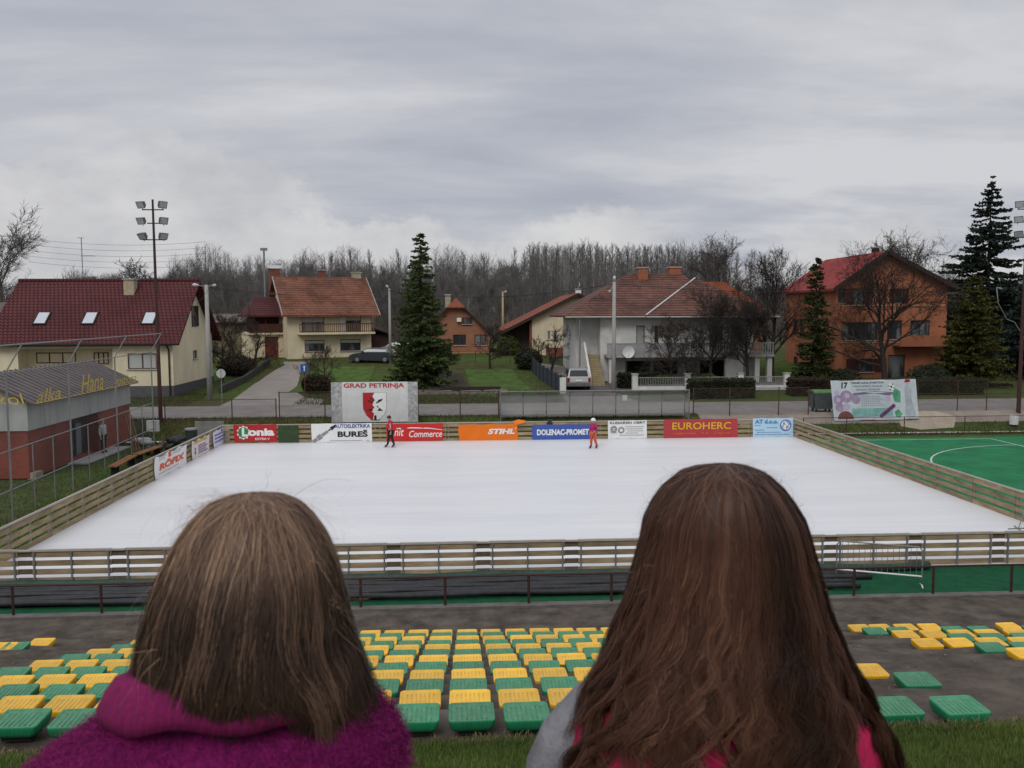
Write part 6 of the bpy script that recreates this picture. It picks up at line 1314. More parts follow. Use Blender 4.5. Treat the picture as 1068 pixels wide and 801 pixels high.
# ================================================================== GRASS
def blades(name, label, n, rx, ry, hmin, hmax, w_, m, seed, zf=g, bend=.5, dens=None):
    r = np.random.RandomState(seed); x = r.uniform(rx[0], rx[1], n); y = r.uniform(ry[0], ry[1], n)
    if dens is not None: kp = dens(x, y, r.uniform(0, 1, n)); x, y = x[kp], y[kp]; n = len(x)
    z = np.array([zf(v) for v in y]); h = r.uniform(hmin, hmax, n); a = r.uniform(0, 6.283, n); ba = r.uniform(0, 6.283, n); bd = r.uniform(.1, bend, n) * h
    ca, sa = np.cos(a) * w_, np.sin(a) * w_; bx, by = np.cos(ba) * bd, np.sin(ba) * bd
    P = np.zeros((n, 5, 3)); P[:, 0] = np.stack([x - ca, y - sa, z - .01], 1); P[:, 1] = np.stack([x + ca, y + sa, z - .01], 1)
    P[:, 2] = np.stack([x + ca * .8 + bx * .35, y + sa * .8 + by * .35, z + h * .55], 1); P[:, 3] = np.stack([x - ca * .8 + bx * .35, y - sa * .8 + by * .35, z + h * .55], 1); P[:, 4] = np.stack([x + bx, y + by, z + h * .95], 1)
    i = np.arange(n) * 5; F4 = np.stack([i, i + 1, i + 2, i + 3], 1); F3 = np.stack([i + 3, i + 2, i + 4], 1)
    me = bpy.data.meshes.new(name); me.vertices.add(n * 5); me.vertices.foreach_set('co', P.reshape(-1))
    loops = np.concatenate([np.concatenate([F4, F3], 1).reshape(-1)]); me.loops.add(len(loops)); me.loops.foreach_set('vertex_index', loops)
    st = np.zeros(2 * n, int); st[0::2] = np.arange(n) * 7; st[1::2] = np.arange(n) * 7 + 4; me.polygons.add(2 * n); me.polygons.foreach_set('loop_start', st); me.update(calc_edges=True); me.validate()
    me.materials.append(m); o = bpy.data.objects.new(name, me); C.objects.link(o); return tag(o, label, 'grass', kind='stuff')
M_GRASS = mat('lawn blades', (.085, .135, .025), .8, .5, 1.1, col2=(.14, .19, .045), detail=8, spec=.2); M_STRAW = mat('dry straw', (.19, .15, .075), .9, .4, 5, spec=.1); M_GRF = mat('rough verge grass', (.05, .07, .02), .9, .45, .5, col2=(.085, .085, .03), detail=8, spec=.1)
blades('grass', 'short green grass on the bank at the girls feet', 80000, (-6.0, 7.0), (4.6, 7.03), .03, .085, .0035, M_GRASS, 1)
blades('grass', 'short green grass higher on the bank', 24000, (-4, 4), (-.5, 4.6), .03, .085, .004, M_GRASS, 2)
blades('dry_grass', 'dry straw along the upper edge of the terrace', 9000, (-8, 9), (6.78, 7.12), .015, .05, .004, M_STRAW, 3, zf=lambda y: g(min(y, 7.0)), bend=1.4, dens=lambda x, y, q: q < .35 + .65 * (np.sin(x * 1.7) > -.2))
blades('verge_grass', 'rough grass on the bank behind the far boards', 45000, (-32, 44), (49.0, 52.7), .06, .20, .012, M_GRF, 4, dens=lambda x, y, q: ~((x > 26.4) & (x < 30.6) & (y > 50) & (y < 52.5)) & ~((x > 14) & (y > 51)))
blades('verge_grass', 'rough grass beyond the street along the gardens', 30000, (-40, 12), (58.7, 66), .06, .2, .014, M_GRF, 5, dens=lambda x, y, q: ~((x > -18.6) & (x < -11.5)) & ~((x > 7)))
blades('verge_grass', 'rough grass between the clubhouse and the boards', 26000, (-34, -13.6), (26, 49), .05, .16, .010, M_GRF, 6, dens=lambda x, y, q: ~((x < -19.0) & (x > -23.7) & (y > 38.8) & (y < 50.8)))
# ================================================================== PEOPLE
def skin_geo(joints, edges, root, sub=2):
    """one continuous surface grown from a jointed skeleton {name: ((x, y, z), radius)}"""
    names = list(joints); idx = {n: i for i, n in enumerate(names)}
    me = bpy.data.meshes.new('tmp_skin'); me.from_pydata([joints[n][0] for n in names], [(idx[a], idx[b]) for a, b in edges], []); me.update()
    o = bpy.data.objects.new('tmp_skin', me); C.objects.link(o); m = o.modifiers.new('s', 'SKIN'); m.use_smooth_shade = True
    for n in names:
        sv = me.skin_vertices[0].data[idx[n]]; r = joints[n][1]; sv.radius = r if hasattr(r, '__len__') else (r, r); sv.use_root = (n == root)
    s = o.modifiers.new('u', 'SUBSURF'); s.levels = s.render_levels = sub
    dg = bpy.context.evaluated_depsgraph_get(); e = bpy.data.meshes.new_from_object(o.evaluated_get(dg))
    vs = [v.co.copy() for v in e.vertices]; fs = [tuple(p.vertices) for p in e.polygons]
    bpy.data.objects.remove(o); bpy.data.meshes.remove(me); bpy.data.meshes.remove(e); b = MB(); b.v = vs; b.f = fs; return b
M_SKIN = mat('skin', (.42, .24, .17), .6, .08, 6)
def figure(t, H, J, mats_, hat=None):
    """clothed figure at local origin; J overrides joints as fractions of H; faces -Y"""
    D = dict(pel=((0, 0, .52), .075), spi=((0, 0, .62), .07), che=((0, 0, .74), .085), nek=((0, 0, .84), .032), hd0=((0, -.005, .885), .050), hd1=((0, -.008, .945), .056), hd2=((0, 0, .98), .036), nose=((0, -.058, .925), .010))
    for s, q in ((-1, 'l'), (1, 'r')):
        D.update({q + 'sh': ((s * .10, 0, .79), .042), q + 'el': ((s * .135, .01, .63), .030), q + 'wr': ((s * .14, -.03, .49), .020), q + 'pa': ((s * .14, -.035, .455), .018), q + 'hp': ((s * .055, 0, .49), .062), q + 'kn': ((s * .058, -.01, .27), .042), q + 'an': ((s * .06, .01, .055), .026), q + 'to': ((s * .065, -.09, .03), .022)})
        for k in range(4): D[q + 'f%d' % k] = ((s * (.132 + .006 * k), -.055 + .012 * k, .425), .0055); D[q + 'g%d' % k] = ((s * (.130 + .005 * k), -.062 + .012 * k, .400 + .004 * abs(k - 1.5)), .0045)
        D[q + 'th'] = ((s * .128, -.055, .447), .0062); D[q + 'ti'] = ((s * .118, -.065, .425), .005)
    D.update(J)
    P = {k: ((v[0][0] * H, v[0][1] * H, v[0][2] * H), v[1] * H) for k, v in D.items()}
    E_ = [('pel', 'spi'), ('spi', 'che'), ('che', 'nek'), ('nek', 'hd0'), ('hd0', 'hd1'), ('hd1', 'hd2'), ('hd1', 'nose')]
    for q in 'lr':
        E_ += [('che', q + 'sh'), (q + 'sh', q + 'el'), (q + 'el', q + 'wr'), (q + 'wr', q + 'pa'), (q + 'pa', q + 'th'), (q + 'th', q + 'ti'), ('pel', q + 'hp'), (q + 'hp', q + 'kn'), (q + 'kn', q + 'an'), (q + 'an', q + 'to')] + [e for k in range(4) for e in ((q + 'pa', q + 'f%d' % k), (q + 'f%d' % k, q + 'g%d' % k))]
    skin_geo(P, E_, 'pel').build('body', M_SKIN, t, smooth=True, local=True)
    def cloth(keys, edges, root, grow, m, name, extra={}):
        Q = {k: (P[k][0], P[k][1] * grow) for k in keys}; Q.update(extra); skin_geo(Q, edges, root).build(name, m, t, smooth=True, local=True)
    q = 'lr'; top = ['pel', 'spi', 'che', 'nek'] + [a + k for a in q for k in ('sh', 'el', 'wr')]
    cloth(top, [('pel', 'spi'), ('spi', 'che'), ('che', 'nek')] + [e for a in q for e in (('che', a + 'sh'), (a + 'sh', a + 'el'), (a + 'el', a + 'wr'))], 'pel', 1.16, mats_['top'], 'jacket')
    cloth(['pel'] + [a + k for a in q for k in ('hp', 'kn', 'an')], [('pel', a + 'hp') for a in q] + [e for a in q for e in ((a + 'hp', a + 'kn'), (a + 'kn', a + 'an'))], 'pel', 1.14, mats_['legs'], 'trousers')
    for a in q:
        an, to = V(P[a + 'an'][0]), V(P[a + 'to'][0]); d = (to - an); heel = an + V((0, 0, -.03 * H)) - V((d.x, d.y, 0)) * .25
        Q = {'a': (tuple(an + V((0, 0, .06 * H))), .033 * H), 'b': (tuple(an), .034 * H), 'c': (tuple(an.lerp(to, .6)), .030 * H), 'd': (tuple(to), .024 * H)}
        skin_geo(Q, [('a', 'b'), ('b', 'c'), ('c', 'd')], 'b').build('skate' if mats_.get('skate') else 'shoe', mats_['shoe'], t, smooth=True, local=True)
        if mats_.get('skate'): b = MB(); b.prism([(an.x - .006, an.y + .06 * H, .0), (an.x - .006, to.y - .03 * H, .0), (to.x - .006, to.y - .015 * H, .03), (an.x - .006, an.y + .05 * H, .03)], (.012, 0, 0)); b.build('skate_blade', M_STEEL, t, local=True)
    hd = V(P['hd1'][0]); r = P['hd1'][1]; hs = hd
    b = MB(); rings = []
    for j in range(8):
        th = math.pi * (.02 + .60 * j / 7); rr = r * (1.13 if hat != 'helmet' else 1.28)
        rings.append([hs + V((math.cos(a) * math.sin(th) * rr, math.sin(a) * math.sin(th) * rr * 1.1 + .012 * H, math.cos(th) * rr * 1.08 + .004 * H + (.25 * r if math.sin(a) < -.35 and th > 1.2 else 0))) for a in [k * 2 * math.pi / 16 for k in range(16)]])
    b.loft(rings); b.build('helmet' if hat == 'helmet' else 'hair' if hat is None else hat, mats_['head'], t, smooth=True, local=True)
    for s in (-1, 1):
        b = MB(); b.ball(V(P['hd1'][0]) + V((s * .022 * H, -r * .93, -.002 * H)), .007 * H, 6, 5); b.build('eye', K_BLACK, t, local=True)
def person(label, loc, rz, H, J, mats_, hat=None):
    t = thing('person', label, 'person', loc, rz); ORG[t.name] = V((0, 0, 0)); figure(t, H, J, mats_, hat); return t
p = atz(407.5, 466.5, .03); Hs = (atY(407, 433, p.y).z - .03)
M_RJ = mat('red track jacket', (.40, .02, .035), .7, .15, 6); M_BT = mat('black track trousers', (.018, .017, .02), .8, .3, 6)
tk = person('person in a red jacket and dark trousers skating with head bowed', (p.x, p.y, .03), R(-70), Hs, dict(hd0=((.0, -.03, .87), .050), hd1=((0, -.05, .925), .056), hd2=((0, -.045, .965), .036), nose=((0, -.108, .90), .010), lkn=((-.058, -.05, .28), .042), lan=((-.06, -.08, .065), .026), lto=((-.065, -.18, .035), .022), rkn=((.058, .03, .28), .042), ran=((.06, .10, .07), .026), rto=((.065, .01, .035), .022), lel=((-.14, -.03, .63), .03), lwr=((-.13, -.11, .52), .02)), dict(top=M_RJ, legs=M_BT, shoe=K_BLACK, skate=True, head=mat('dark brown hair', (.045, .025, .015), .6, .3)))
for s in (-1, 1):
    b = MB(); b.tube([V((s * .115, -.045, .76)) * Hs, V((s * .142, -.035, .62)) * Hs], [.018, .016], 6); b.build('white_stripe', K_WHITE, tk, local=True)
p = atz(619, 467.5, .03); Hs = (atY(619, 436.5, p.y).z - .03)
person('child in a white helmet, magenta jacket and orange trousers skating by the blue banner', (p.x, p.y, .03), R(-50), Hs, dict(hd0=((.0, -.02, .875), .055), hd1=((0, -.03, .935), .062), lkn=((-.058, -.05, .28), .042), lan=((-.06, -.05, .065), .028), lto=((-.065, -.15, .035), .022), rkn=((.065, .0, .28), .042), ran=((.08, .09, .07), .028), rto=((.085, .0, .035), .022), rel=((.16, -.01, .66), .03), rwr=((.17, -.08, .55), .02)), dict(top=mat('magenta skate jacket', (.34, .012, .13), .7, .25, 4, col2=(.45, .03, .12)), legs=mat('orange red trousers', (.55, .09, .04), .7, .15, 5), shoe=K_BLACK, skate=True, head=K_WHITE), 'helmet')
p = atz(108, 472.5, .05); Hs = atY(108, 437, p.y).z - .05
person('person in a pale jacket and dark trousers standing by the clubhouse doorway', (p.x, p.y, .05), R(75), Hs, dict(), dict(top=mat('pale grey jacket', (.40, .40, .38), .8, .12, 6), legs=M_BT, shoe=K_BLACK, head=mat('grey hair', (.25, .24, .22), .8, .2)))
# dark object heads seen over the far boards
for lab, px in (('dark rucksack resting on the far boards above the blue banner', 573), ('black bag hung on the far boards beside the white banner', 642)):
    p = atY(px, 440.5, 48.75); t = thing('rucksack', lab, 'bag', (p.x, 48.75, 1.05)); b = MB(); b.ball((p.x, 48.68, p.z - .02), .28, 10, 8, (1, .5, .8)); b.build('bag_body', M_BLACK, t, smooth=True); b = MB(); b.tube([(p.x - .15, 48.6, p.z), (p.x, 48.55, p.z + .22), (p.x + .15, 48.6, p.z)], .02, 5); b.build('strap', M_BLACK, t)

# ------------------------------------------------------------------ the two girls
def strand_mat(name, dark, mid, light, rough=.46):
    m = bpy.data.materials.new(name); m.use_nodes = True; nt = m.node_tree; N = nt.nodes; L = nt.links; b = N['Principled BSDF']
    b.inputs['Roughness'].default_value = rough; b.inputs['Specular IOR Level'].default_value = .22
    a = N.new('ShaderNodeAttribute'); a.attribute_name = 'tint'; r = N.new('ShaderNodeValToRGB'); e = r.color_ramp.elements
    e[0].position, e[1].position = 0, 1; e[0].color = (*dark, 1); e[1].color = (*light, 1); k = r.color_ramp.elements.new(.55); k.color = (*mid, 1)
    L.new(a.outputs['Fac'], r.inputs[0]); L.new(r.outputs[0], b.inputs['Base Color']); return m
def ribbons(name, P, Nn, W, tint, m, parent):
    """P (n, s, 3) strand points, Nn outward normals, W (n, s) widths: one mesh of hair ribbons"""
    n, s, _ = P.shape; P = P - np.array(ORG.get(parent.name, V((0, 0, 0)))); T = np.gradient(P, axis=1); S = np.cross(T, Nn); S /= (np.linalg.norm(S, axis=2, keepdims=True) + 1e-9)
    A, B = P - S * W[..., None] / 2, P + S * W[..., None] / 2; Vv = np.stack([A, B], 2).reshape(-1, 3)
    i = (np.arange(n)[:, None] * s + np.arange(s - 1)[None]).reshape(-1) * 2; Fq = np.stack([i, i + 1, i + 3, i + 2], 1)
    me = bpy.data.meshes.new(name); me.vertices.add(len(Vv)); me.vertices.foreach_set('co', Vv.astype(np.float32).reshape(-1)); me.loops.add(Fq.size); me.loops.foreach_set('vertex_index', Fq.reshape(-1).astype(np.int32))
    me.polygons.add(len(Fq)); me.polygons.foreach_set('loop_start', (np.arange(len(Fq)) * 4).astype(np.int32)); me.update(calc_edges=True); me.polygons.foreach_set('use_smooth', np.ones(len(Fq), bool))
    at = me.attributes.new('tint', 'FLOAT', 'POINT'); tt = np.repeat(np.broadcast_to(tint, (n, s)).reshape(-1), 2); at.data.foreach_set('value', tt.astype(np.float32))
    me.materials.append(m); o = bpy.data.objects.new(name, me); C.objects.link(o); o.parent = parent; return o
class Hair:
    """outline table (pixel row, left, right) seen from the photo -> envelope around the head, in metres"""
    def __init__(s, rows, Y, depth):
        z, l, r = [], [], []
        for py, a, b in rows:
            p, q = atY(a, py, Y), atY(b, py, Y); z.append((p.z + q.z) / 2); l.append(p.x); r.append(q.x)
        s.z, s.l, s.r = np.array(z)[::-1], np.array(l)[::-1], np.array(r)[::-1]; s.Y = Y; s.depth = depth; s.zt = z[0]
    def at(s, th, z, k):
        l, r = np.interp(z, s.z, s.l), np.interp(z, s.z, s.r); xc, w = (l + r) / 2, (r - l) / 2
        dk = s.depth(z, w); P = np.stack([xc + w * np.cos(th) * k, s.Y + dk * np.sin(th) * k, z + 0 * th], -1)
        z2 = z - .004; l2, r2 = np.interp(z2, s.z, s.l), np.interp(z2, s.z, s.r); w2 = (r2 - l2) / 2; d2 = s.depth(z2, w2)
        a = np.stack([-w * np.sin(th), dk * np.cos(th), 0 * th], -1); b = np.stack([(l2 + r2) / 2 - xc + (w2 - w) * np.cos(th), (d2 - dk) * np.sin(th), -.004 + 0 * th], -1); Nn = np.cross(b, a)
        return P, Nn / (np.linalg.norm(Nn, axis=-1, keepdims=True) + 1e-12)
def grow_hair(H, parent, name, m, n, th_rng, zend, seed, wave, nclump, part=(0.0, 0), top_k=.02, seg=26, width=.0011, tintf=None, layers=(.86, 1.0), spread=.10, tail=.03, tgt=.55, gaps=(), zt0=0.0):
    r = np.random.RandomState(seed); cl = r.randint(0, nclump, n); cth = r.uniform(th_rng[0], th_rng[1], nclump); cth = np.sort(cth)
    cph = r.uniform(0, 6.283, nclump); cam = r.uniform(.4, 1.3, nclump); cfr = r.uniform(.75, 1.3, nclump); cend = r.normal(0, tail, nclump); ck = r.uniform(layers[0], layers[1], nclump); ct = r.beta(2.2, 2.6, nclump); cdr = r.normal(0, .10, nclump)
    th0 = cth[cl] + r.normal(0, spread, n); s = np.linspace(0, 1, seg)[None]; ze = zend(th0 * .4 + .6 * cth[cl] + cdr[cl]) + cend[cl] + r.normal(0, tail * .7, n)
    zt = H.zt - .0004 - np.abs(r.normal(0, .006, n))[:, None]; q = s ** 1.0
    # arc-length like distribution: fast over the dome
    z = zt - (zt - ze[:, None]) * (0.45 * q ** 2 + .55 * q); 
    tighten = 1 - tgt * np.clip(s * 1.4 - .2, 0, 1); th = cth[cl][:, None] + (th0 - cth[cl])[:, None] * tighten + cdr[cl][:, None] * s
    k = (ck[cl] + r.normal(0, .018, n))[:, None] * (1 - .04 * s) + r.normal(0, .01, n)[:, None] * s
    for gc_, gs_, gp_ in gaps: th = th + gp_ * np.clip((zt0 - z) / .16, 0, 1) ** 1.5 * np.tanh((th - gc_) / .07) * np.exp(-((th - gc_) / gs_) ** 2)
    amp = wave(z); th = th + amp * cam[cl][:, None] * np.sin(cfr[cl][:, None] * z * 75 + cph[cl][:, None]) + .25 * amp * np.sin(z * 160 + r.uniform(0, 6.28, n)[:, None])
    k = k + .25 * amp * np.cos(cfr[cl][:, None] * z * 75 + cph[cl][:, None])
    P, Nn = H.at(th, z, np.clip(k, .5, 1.12)); P[..., 0] += part[0] * (1 - s) ** 3
    tw = r.normal(0, .32, n)[:, None, None]; Nn = Nn / (np.linalg.norm(Nn, axis=2, keepdims=True) + 1e-9); T = np.gradient(P, axis=1); T /= (np.linalg.norm(T, axis=2, keepdims=True) + 1e-9); Bn = np.cross(T, Nn); Nn = Nn * np.cos(tw) + Bn * np.sin(tw)
    W = width * r.uniform(.55, 1.25, n)[:, None] * np.clip(1.15 - .75 * s ** 3, .25, 1) * np.clip(.4 + 8 * s, 0, 1)
    tint = np.clip(ct[cl] * .6 + r.normal(.2, .07, n), 0, 1)[:, None] + 0 * s
    if tintf is not None: tint = np.clip(tintf(tint, th, z, s, r, n, cl), 0, 1)
    return ribbons(name, P, Nn, W, tint, m, parent), (P, Nn)
def wisps(H, parent, m, n, seed, width=.0005, rows=(0, .5), lift=.016, top=False):
    r = np.random.RandomState(seed); seg = 16; s = np.linspace(0, 1, seg)[None]; th = np.where(r.rand(n) < .5, r.normal(-3.05, .3, n), r.normal(-.1, .3, n))[:, None] + r.normal(0, .12, n)[:, None] * s; th = np.where(top, r.uniform(-3.4, .3, n)[:, None] + r.normal(0, .5, n)[:, None] * s, th); z0 = H.zt - r.uniform(rows[0], rows[1], n) ** 1.5 * .16 - .0005; z = z0[:, None] - s * r.uniform(.0, .10, n)[:, None]
    P, Nn = H.at(th, z, 1.0 + 0 * th); L_ = (r.exponential(lift, n)[:, None] * np.sin(s * math.pi * r.uniform(.5, 1.0, n)[:, None])); Nn /= (np.linalg.norm(Nn, axis=2, keepdims=True) + 1e-9)
    up = np.clip((z - H.zt + .05) / .05, 0, 1)[..., None] * np.array([0, 0, 1.0]); D = Nn * (1 - up) + up * np.array([0, 0, 1]); P = P + D * L_[..., None] + np.stack([.004 * np.sin(s * 7 + r.uniform(0, 6, n)[:, None]), 0 * z, 0 * z], -1)
    tint = r.uniform(.4, .9, n)[:, None] + 0 * s; ribbons('stray_hair', P, Nn, width * np.ones_like(z) * (1.1 - s), tint, m, parent)
def hair_base(H, parent, m, k=.86, zmin=None, name='hair_underlayer'):
    b = MB(); zs = [H.zt - .004 - (H.zt - .004 - zmin) * (j / 22) ** 1.3 for j in range(23)]; rings = []
    for z in zs:
        P, _ = H.at(np.linspace(-math.pi, math.pi, 33)[:-1], np.full(32, z), k); rings.append([V(q) for q in P])
    b.loft(rings); return b.build(name, m, parent, smooth=True)
def fuzz(parent, name, Pts, Nrm, L_, width, m, seed, n):
    r = np.random.RandomState(seed); i = r.randint(0, len(Pts), n); p = Pts[i] + r.normal(0, .004, (n, 3)); d = Nrm[i] * .7 + r.normal(0, .75, (n, 3)) + np.array([0, 0, -.35]); d /= np.linalg.norm(d, axis=1, keepdims=True); seg = 4; s = np.linspace(0, 1, seg)[None, :, None]; Ls = (L_ * r.uniform(.5, 1.3, n))[:, None, None]
    P = p[:, None] + d[:, None] * s * Ls + np.array([0, 0, -.3]) * s ** 2 * Ls + r.normal(0, .12, (n, 1, 3)) * s ** 2 * Ls
    ribbons(name, P, np.broadcast_to(r.normal(0, 1, (n, 1, 3)), P.shape), width * (1.1 - s[..., 0]) * np.ones((n, seg)), r.beta(2, 2.5, n)[:, None] * np.ones((1, seg)), m, parent)
def ring(xc, yc, z, hw, hd, n=40, e=2.4, f=None):
    out = []
    for k in range(n):
        a = 2 * math.pi * k / n; c, s = math.cos(a), math.sin(a); x = math.copysign(abs(c) ** (2 / e), c) * hw; y = math.copysign(abs(s) ** (2 / e), s) * hd; dz = f(c, s) if f else 0
        out.append(V((xc + x, yc + y, z + dz)))
    return out
def girl_body(t, xc, Y, ztop, zfoot, m_leg, m_shoe, xh):
    zf = zfoot; z = lambda f: zf + (ztop - zf) * f
    D = dict(pel=((xc, Y + .02, z(.50)), .09), spi=((xc, Y + .02, z(.62)), .085), che=((xc, Y + .03, z(.73)), .095), nek=((xh, Y + .035, z(.835)), .042), hd0=((xh, Y + .02, z(.88)), .066), hd1=((xh, Y + .02, z(.935)), .076), hd2=((xh, Y + .02, z(.97)), .05), nose=((xh, Y + .105, z(.905)), .012), er1=((xh - .082, Y + .02, z(.912)), .012), er2=((xh + .082, Y + .02, z(.912)), .012))
    E_ = [('pel', 'spi'), ('spi', 'che'), ('che', 'nek'), ('nek', 'hd0'), ('hd0', 'hd1'), ('hd1', 'hd2'), ('hd0', 'nose'), ('hd0', 'er1'), ('hd0', 'er2')]
    for s, q in ((-1, 'l'), (1, 'r')):
        x = lambda d: xc + s * d
        D.update({q + 'sh': ((x(.13), Y + .03, z(.765)), .048), q + 'el': ((x(.175), Y + .0, z(.60)), .036), q + 'wr': ((x(.165), Y + .08, z(.46)), .024), q + 'pa': ((x(.163), Y + .10, z(.425)), .024), q + 'hp': ((x(.07), Y + .02, z(.47)), .075), q + 'kn': ((x(.075), Y + .03, z(.27)), .052), q + 'an': ((x(.08), Y + .0, z(.055)), .034), q + 'to': ((x(.085), Y + .13, z(.022)), .028)})
        E_ += [('che', q + 'sh'), (q + 'sh', q + 'el'), (q + 'el', q + 'wr'), (q + 'wr', q + 'pa'), ('pel', q + 'hp'), (q + 'hp', q + 'kn'), (q + 'kn', q + 'an'), (q + 'an', q + 'to')]
        for k, L_ in enumerate((.052, .060, .056, .044)):
            a = (x(.163) - s * .004, Y + .118 - .014 * k, z(.425) - .028); c = (a[0] - s * .006, a[1] + .012, a[2] - L_ * .55); e = (c[0] - s * .012, c[1] + .008, c[2] - L_ * .42)
            D.update({q + f'a{k}': (a, .0088), q + f'b{k}': (c, .0078), q + f'c{k}': (e, .0068)}); E_ += [(q + 'pa', q + f'a{k}'), (q + f'a{k}', q + f'b{k}'), (q + f'b{k}', q + f'c{k}')]
        a = (x(.155), Y + .132, z(.425) + .005); c = (x(.146), Y + .15, z(.425) - .028); D.update({q + 't0': (a, .010), q + 't1': (c, .008)}); E_ += [(q + 'pa', q + 't0'), (q + 't0', q + 't1')]
    skin_geo(D, E_, 'pel').build('body', M_SKIN, t, smooth=True)
    Q = {k: (D[k][0], D[k][1] * 1.16) for k in ['pel'] + [a + b for a in 'lr' for b in ('hp', 'kn', 'an')]}
    skin_geo(Q, [('pel', a + 'hp') for a in 'lr'] + [e for a in 'lr' for e in ((a + 'hp', a + 'kn'), (a + 'kn', a + 'an'))], 'pel').build('trousers', m_leg, t, smooth=True)
    for a in 'lr':
        an, to = V(D[a + 'an'][0]), V(D[a + 'to'][0]); skin_geo({'a': (tuple(an + V((0, 0, .08))), .05), 'b': (tuple(an), .048), 'c': (tuple(an.lerp(to, .6)), .042), 'd': (tuple(to), .034)}, [('a', 'b'), ('b', 'c'), ('c', 'd')], 'b').build('boot', m_shoe, t, smooth=True)
    for s in (-1, 1):
        b = MB(); b.ball((xh + s * .031, Y + .083, z(.925)), .012, 10, 8); o = b.build('eye', mat('eye white', (.7, .68, .66), .3), t); b = MB(); b.ball((xh + s * .031, Y + .091, z(.925)), .006, 8, 6); b.build('iris', mat('iris brown', (.05, .025, .012), .2), o)
    b = MB(); b.tube([(xh - .022, Y + .094, z(.878)), (xh, Y + .101, z(.8765)), (xh + .022, Y + .094, z(.878))], [.003, .006, .003], 6); b.build('lips', mat('lips', (.36, .13, .11), .5), t)
    return D
M_JEAN = mat('dark jeans', (.02, .025, .045), .9, .25, 20)

# --- left girl: purple-magenta fleece jacket, brown hair to the collar
YL = .87; zfoot = g(YL) + .02
HL = Hair([(512.5, 261, 263), (514, 253, 270), (518, 232, 290), (526, 214, 306), (540, 200, 321), (560, 187, 336), (585, 174, 348), (610, 164, 355), (640, 155, 362), (670, 146, 371), (700, 140, 383), (730, 142, 396), (765, 150, 410), (800, 155, 416)], YL, lambda z, w: np.minimum(w, .118) * (.64 + .36 / (1 + np.exp(-(z - 6.815) / .022))))
xh = (HL.l[-6] + HL.r[-6]) / 2; zc = lambda py: atY(258, py, YL - .088).z
tl = thing('person', 'girl with straight brown hair in a fluffy magenta coat, seen from behind', 'person', (xh, YL, zfoot))
girl_body(tl, xh - .02, YL, HL.zt - .012, zfoot, M_JEAN, mat('brown boot', (.06, .035, .025)), xh)
M_HL = strand_mat('brown hair strands', (.024, .014, .010), (.170, .100, .066), (.56, .36, .215)); M_HLB = mat('brown hair under', (.014, .009, .007), .6, .3, 40)
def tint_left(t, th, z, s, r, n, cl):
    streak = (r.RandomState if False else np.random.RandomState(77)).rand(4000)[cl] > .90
    lo = np.interp(z, [zc(720), zc(668), zc(640), zc(600), zc(520)], [.30, .14, .32, .88, 1.05]); edge = np.abs(np.cos(th)); out = t * lo * (.75 + .35 * edge)  # shadow of the lower hair painted into the tint, lighter toward the crown
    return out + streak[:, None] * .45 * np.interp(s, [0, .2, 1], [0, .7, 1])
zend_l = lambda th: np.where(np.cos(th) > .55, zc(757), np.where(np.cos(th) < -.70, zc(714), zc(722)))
hair_base(HL, tl, M_HLB, .87, zc(712))
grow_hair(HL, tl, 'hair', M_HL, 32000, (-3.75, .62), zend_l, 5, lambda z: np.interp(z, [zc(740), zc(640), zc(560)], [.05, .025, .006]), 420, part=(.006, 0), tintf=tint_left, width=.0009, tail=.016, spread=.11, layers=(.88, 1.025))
wisps(HL, tl, M_HL, 420, 8, lift=.008, rows=(0, .9), width=.00038)
wisps(HL, tl, M_HL, 260, 9, lift=.008, rows=(0, .16), width=.00042, top=True)
# coat
xj = (atY(25, 801, YL).x + atY(421, 801, YL).x) / 2; M_FL = strand_mat('magenta fleece fibre', (.11, .004, .055), (.21, .008, .105), (.32, .03, .17), .8); M_FLB = mat('magenta fleece', (.20, .006, .105), .95, .3, 30, bump=.4)
prof = [(801, 25, 421, .125), (785, 50, 415, .120), (768, 78, 408, .112), (752, 104, 395, .10), (738, 122, 383, .085)]
rings = []
for py, a, c, hd in reversed(prof):
    p, q = atY(a, py, YL), atY(c, py, YL); rings.append(ring((p.x + q.x) / 2, YL + .02, (p.z + q.z) / 2, (q.x - p.x) / 2, hd, 48, f=lambda c_, s_: .022 * max(0, -s_)))
zz = rings[-1][0].z; base_hw = (atY(421, 801, YL).x - atY(25, 801, YL).x) / 2
for dz, k, hd in ((-.06, 1.05, .125), (-.16, 1.0, .125), (-.28, .92, .12), (-.42, .86, .125), (-.55, .90, .13)): rings.append(ring(xj, YL + .02, zz + dz, base_hw * k, hd, 48, f=lambda c_, s_: .022 * max(0, -s_) * max(0, 1 + dz / .3)))
b = MB(); b.loft(rings, cap=False); jk = b.build('coat', M_FLB, tl, smooth=True)
Pp, Nn_ = [], []
for j in range(0, 6):
    r0, r1 = rings[j], rings[min(j + 1, 5)]
    for k in range(48):
        for f in (0, .33, .66):
            for f2 in (0, .5):
                p = r0[k].lerp(r1[k], f).lerp(r0[(k + 1) % 48].lerp(r1[(k + 1) % 48], f), f2)
                if p.y < YL + .06: c = V(((r0[0].x + r0[24].x) / 2, YL + .02, p.z - .06)); nn = (p - c); nn.x *= .6; nn.normalize(); Pp.append(tuple(p)); Nn_.append(tuple(nn))
fuzz(tl, 'coat_fur', np.array(Pp), np.array(Nn_), .0055, .0006, M_FL, 3, 70000)
cr_, cxm = [], (atY(112, 735, YL).x + atY(392, 735, YL).x) / 2      # ribbed stand collar, folded over
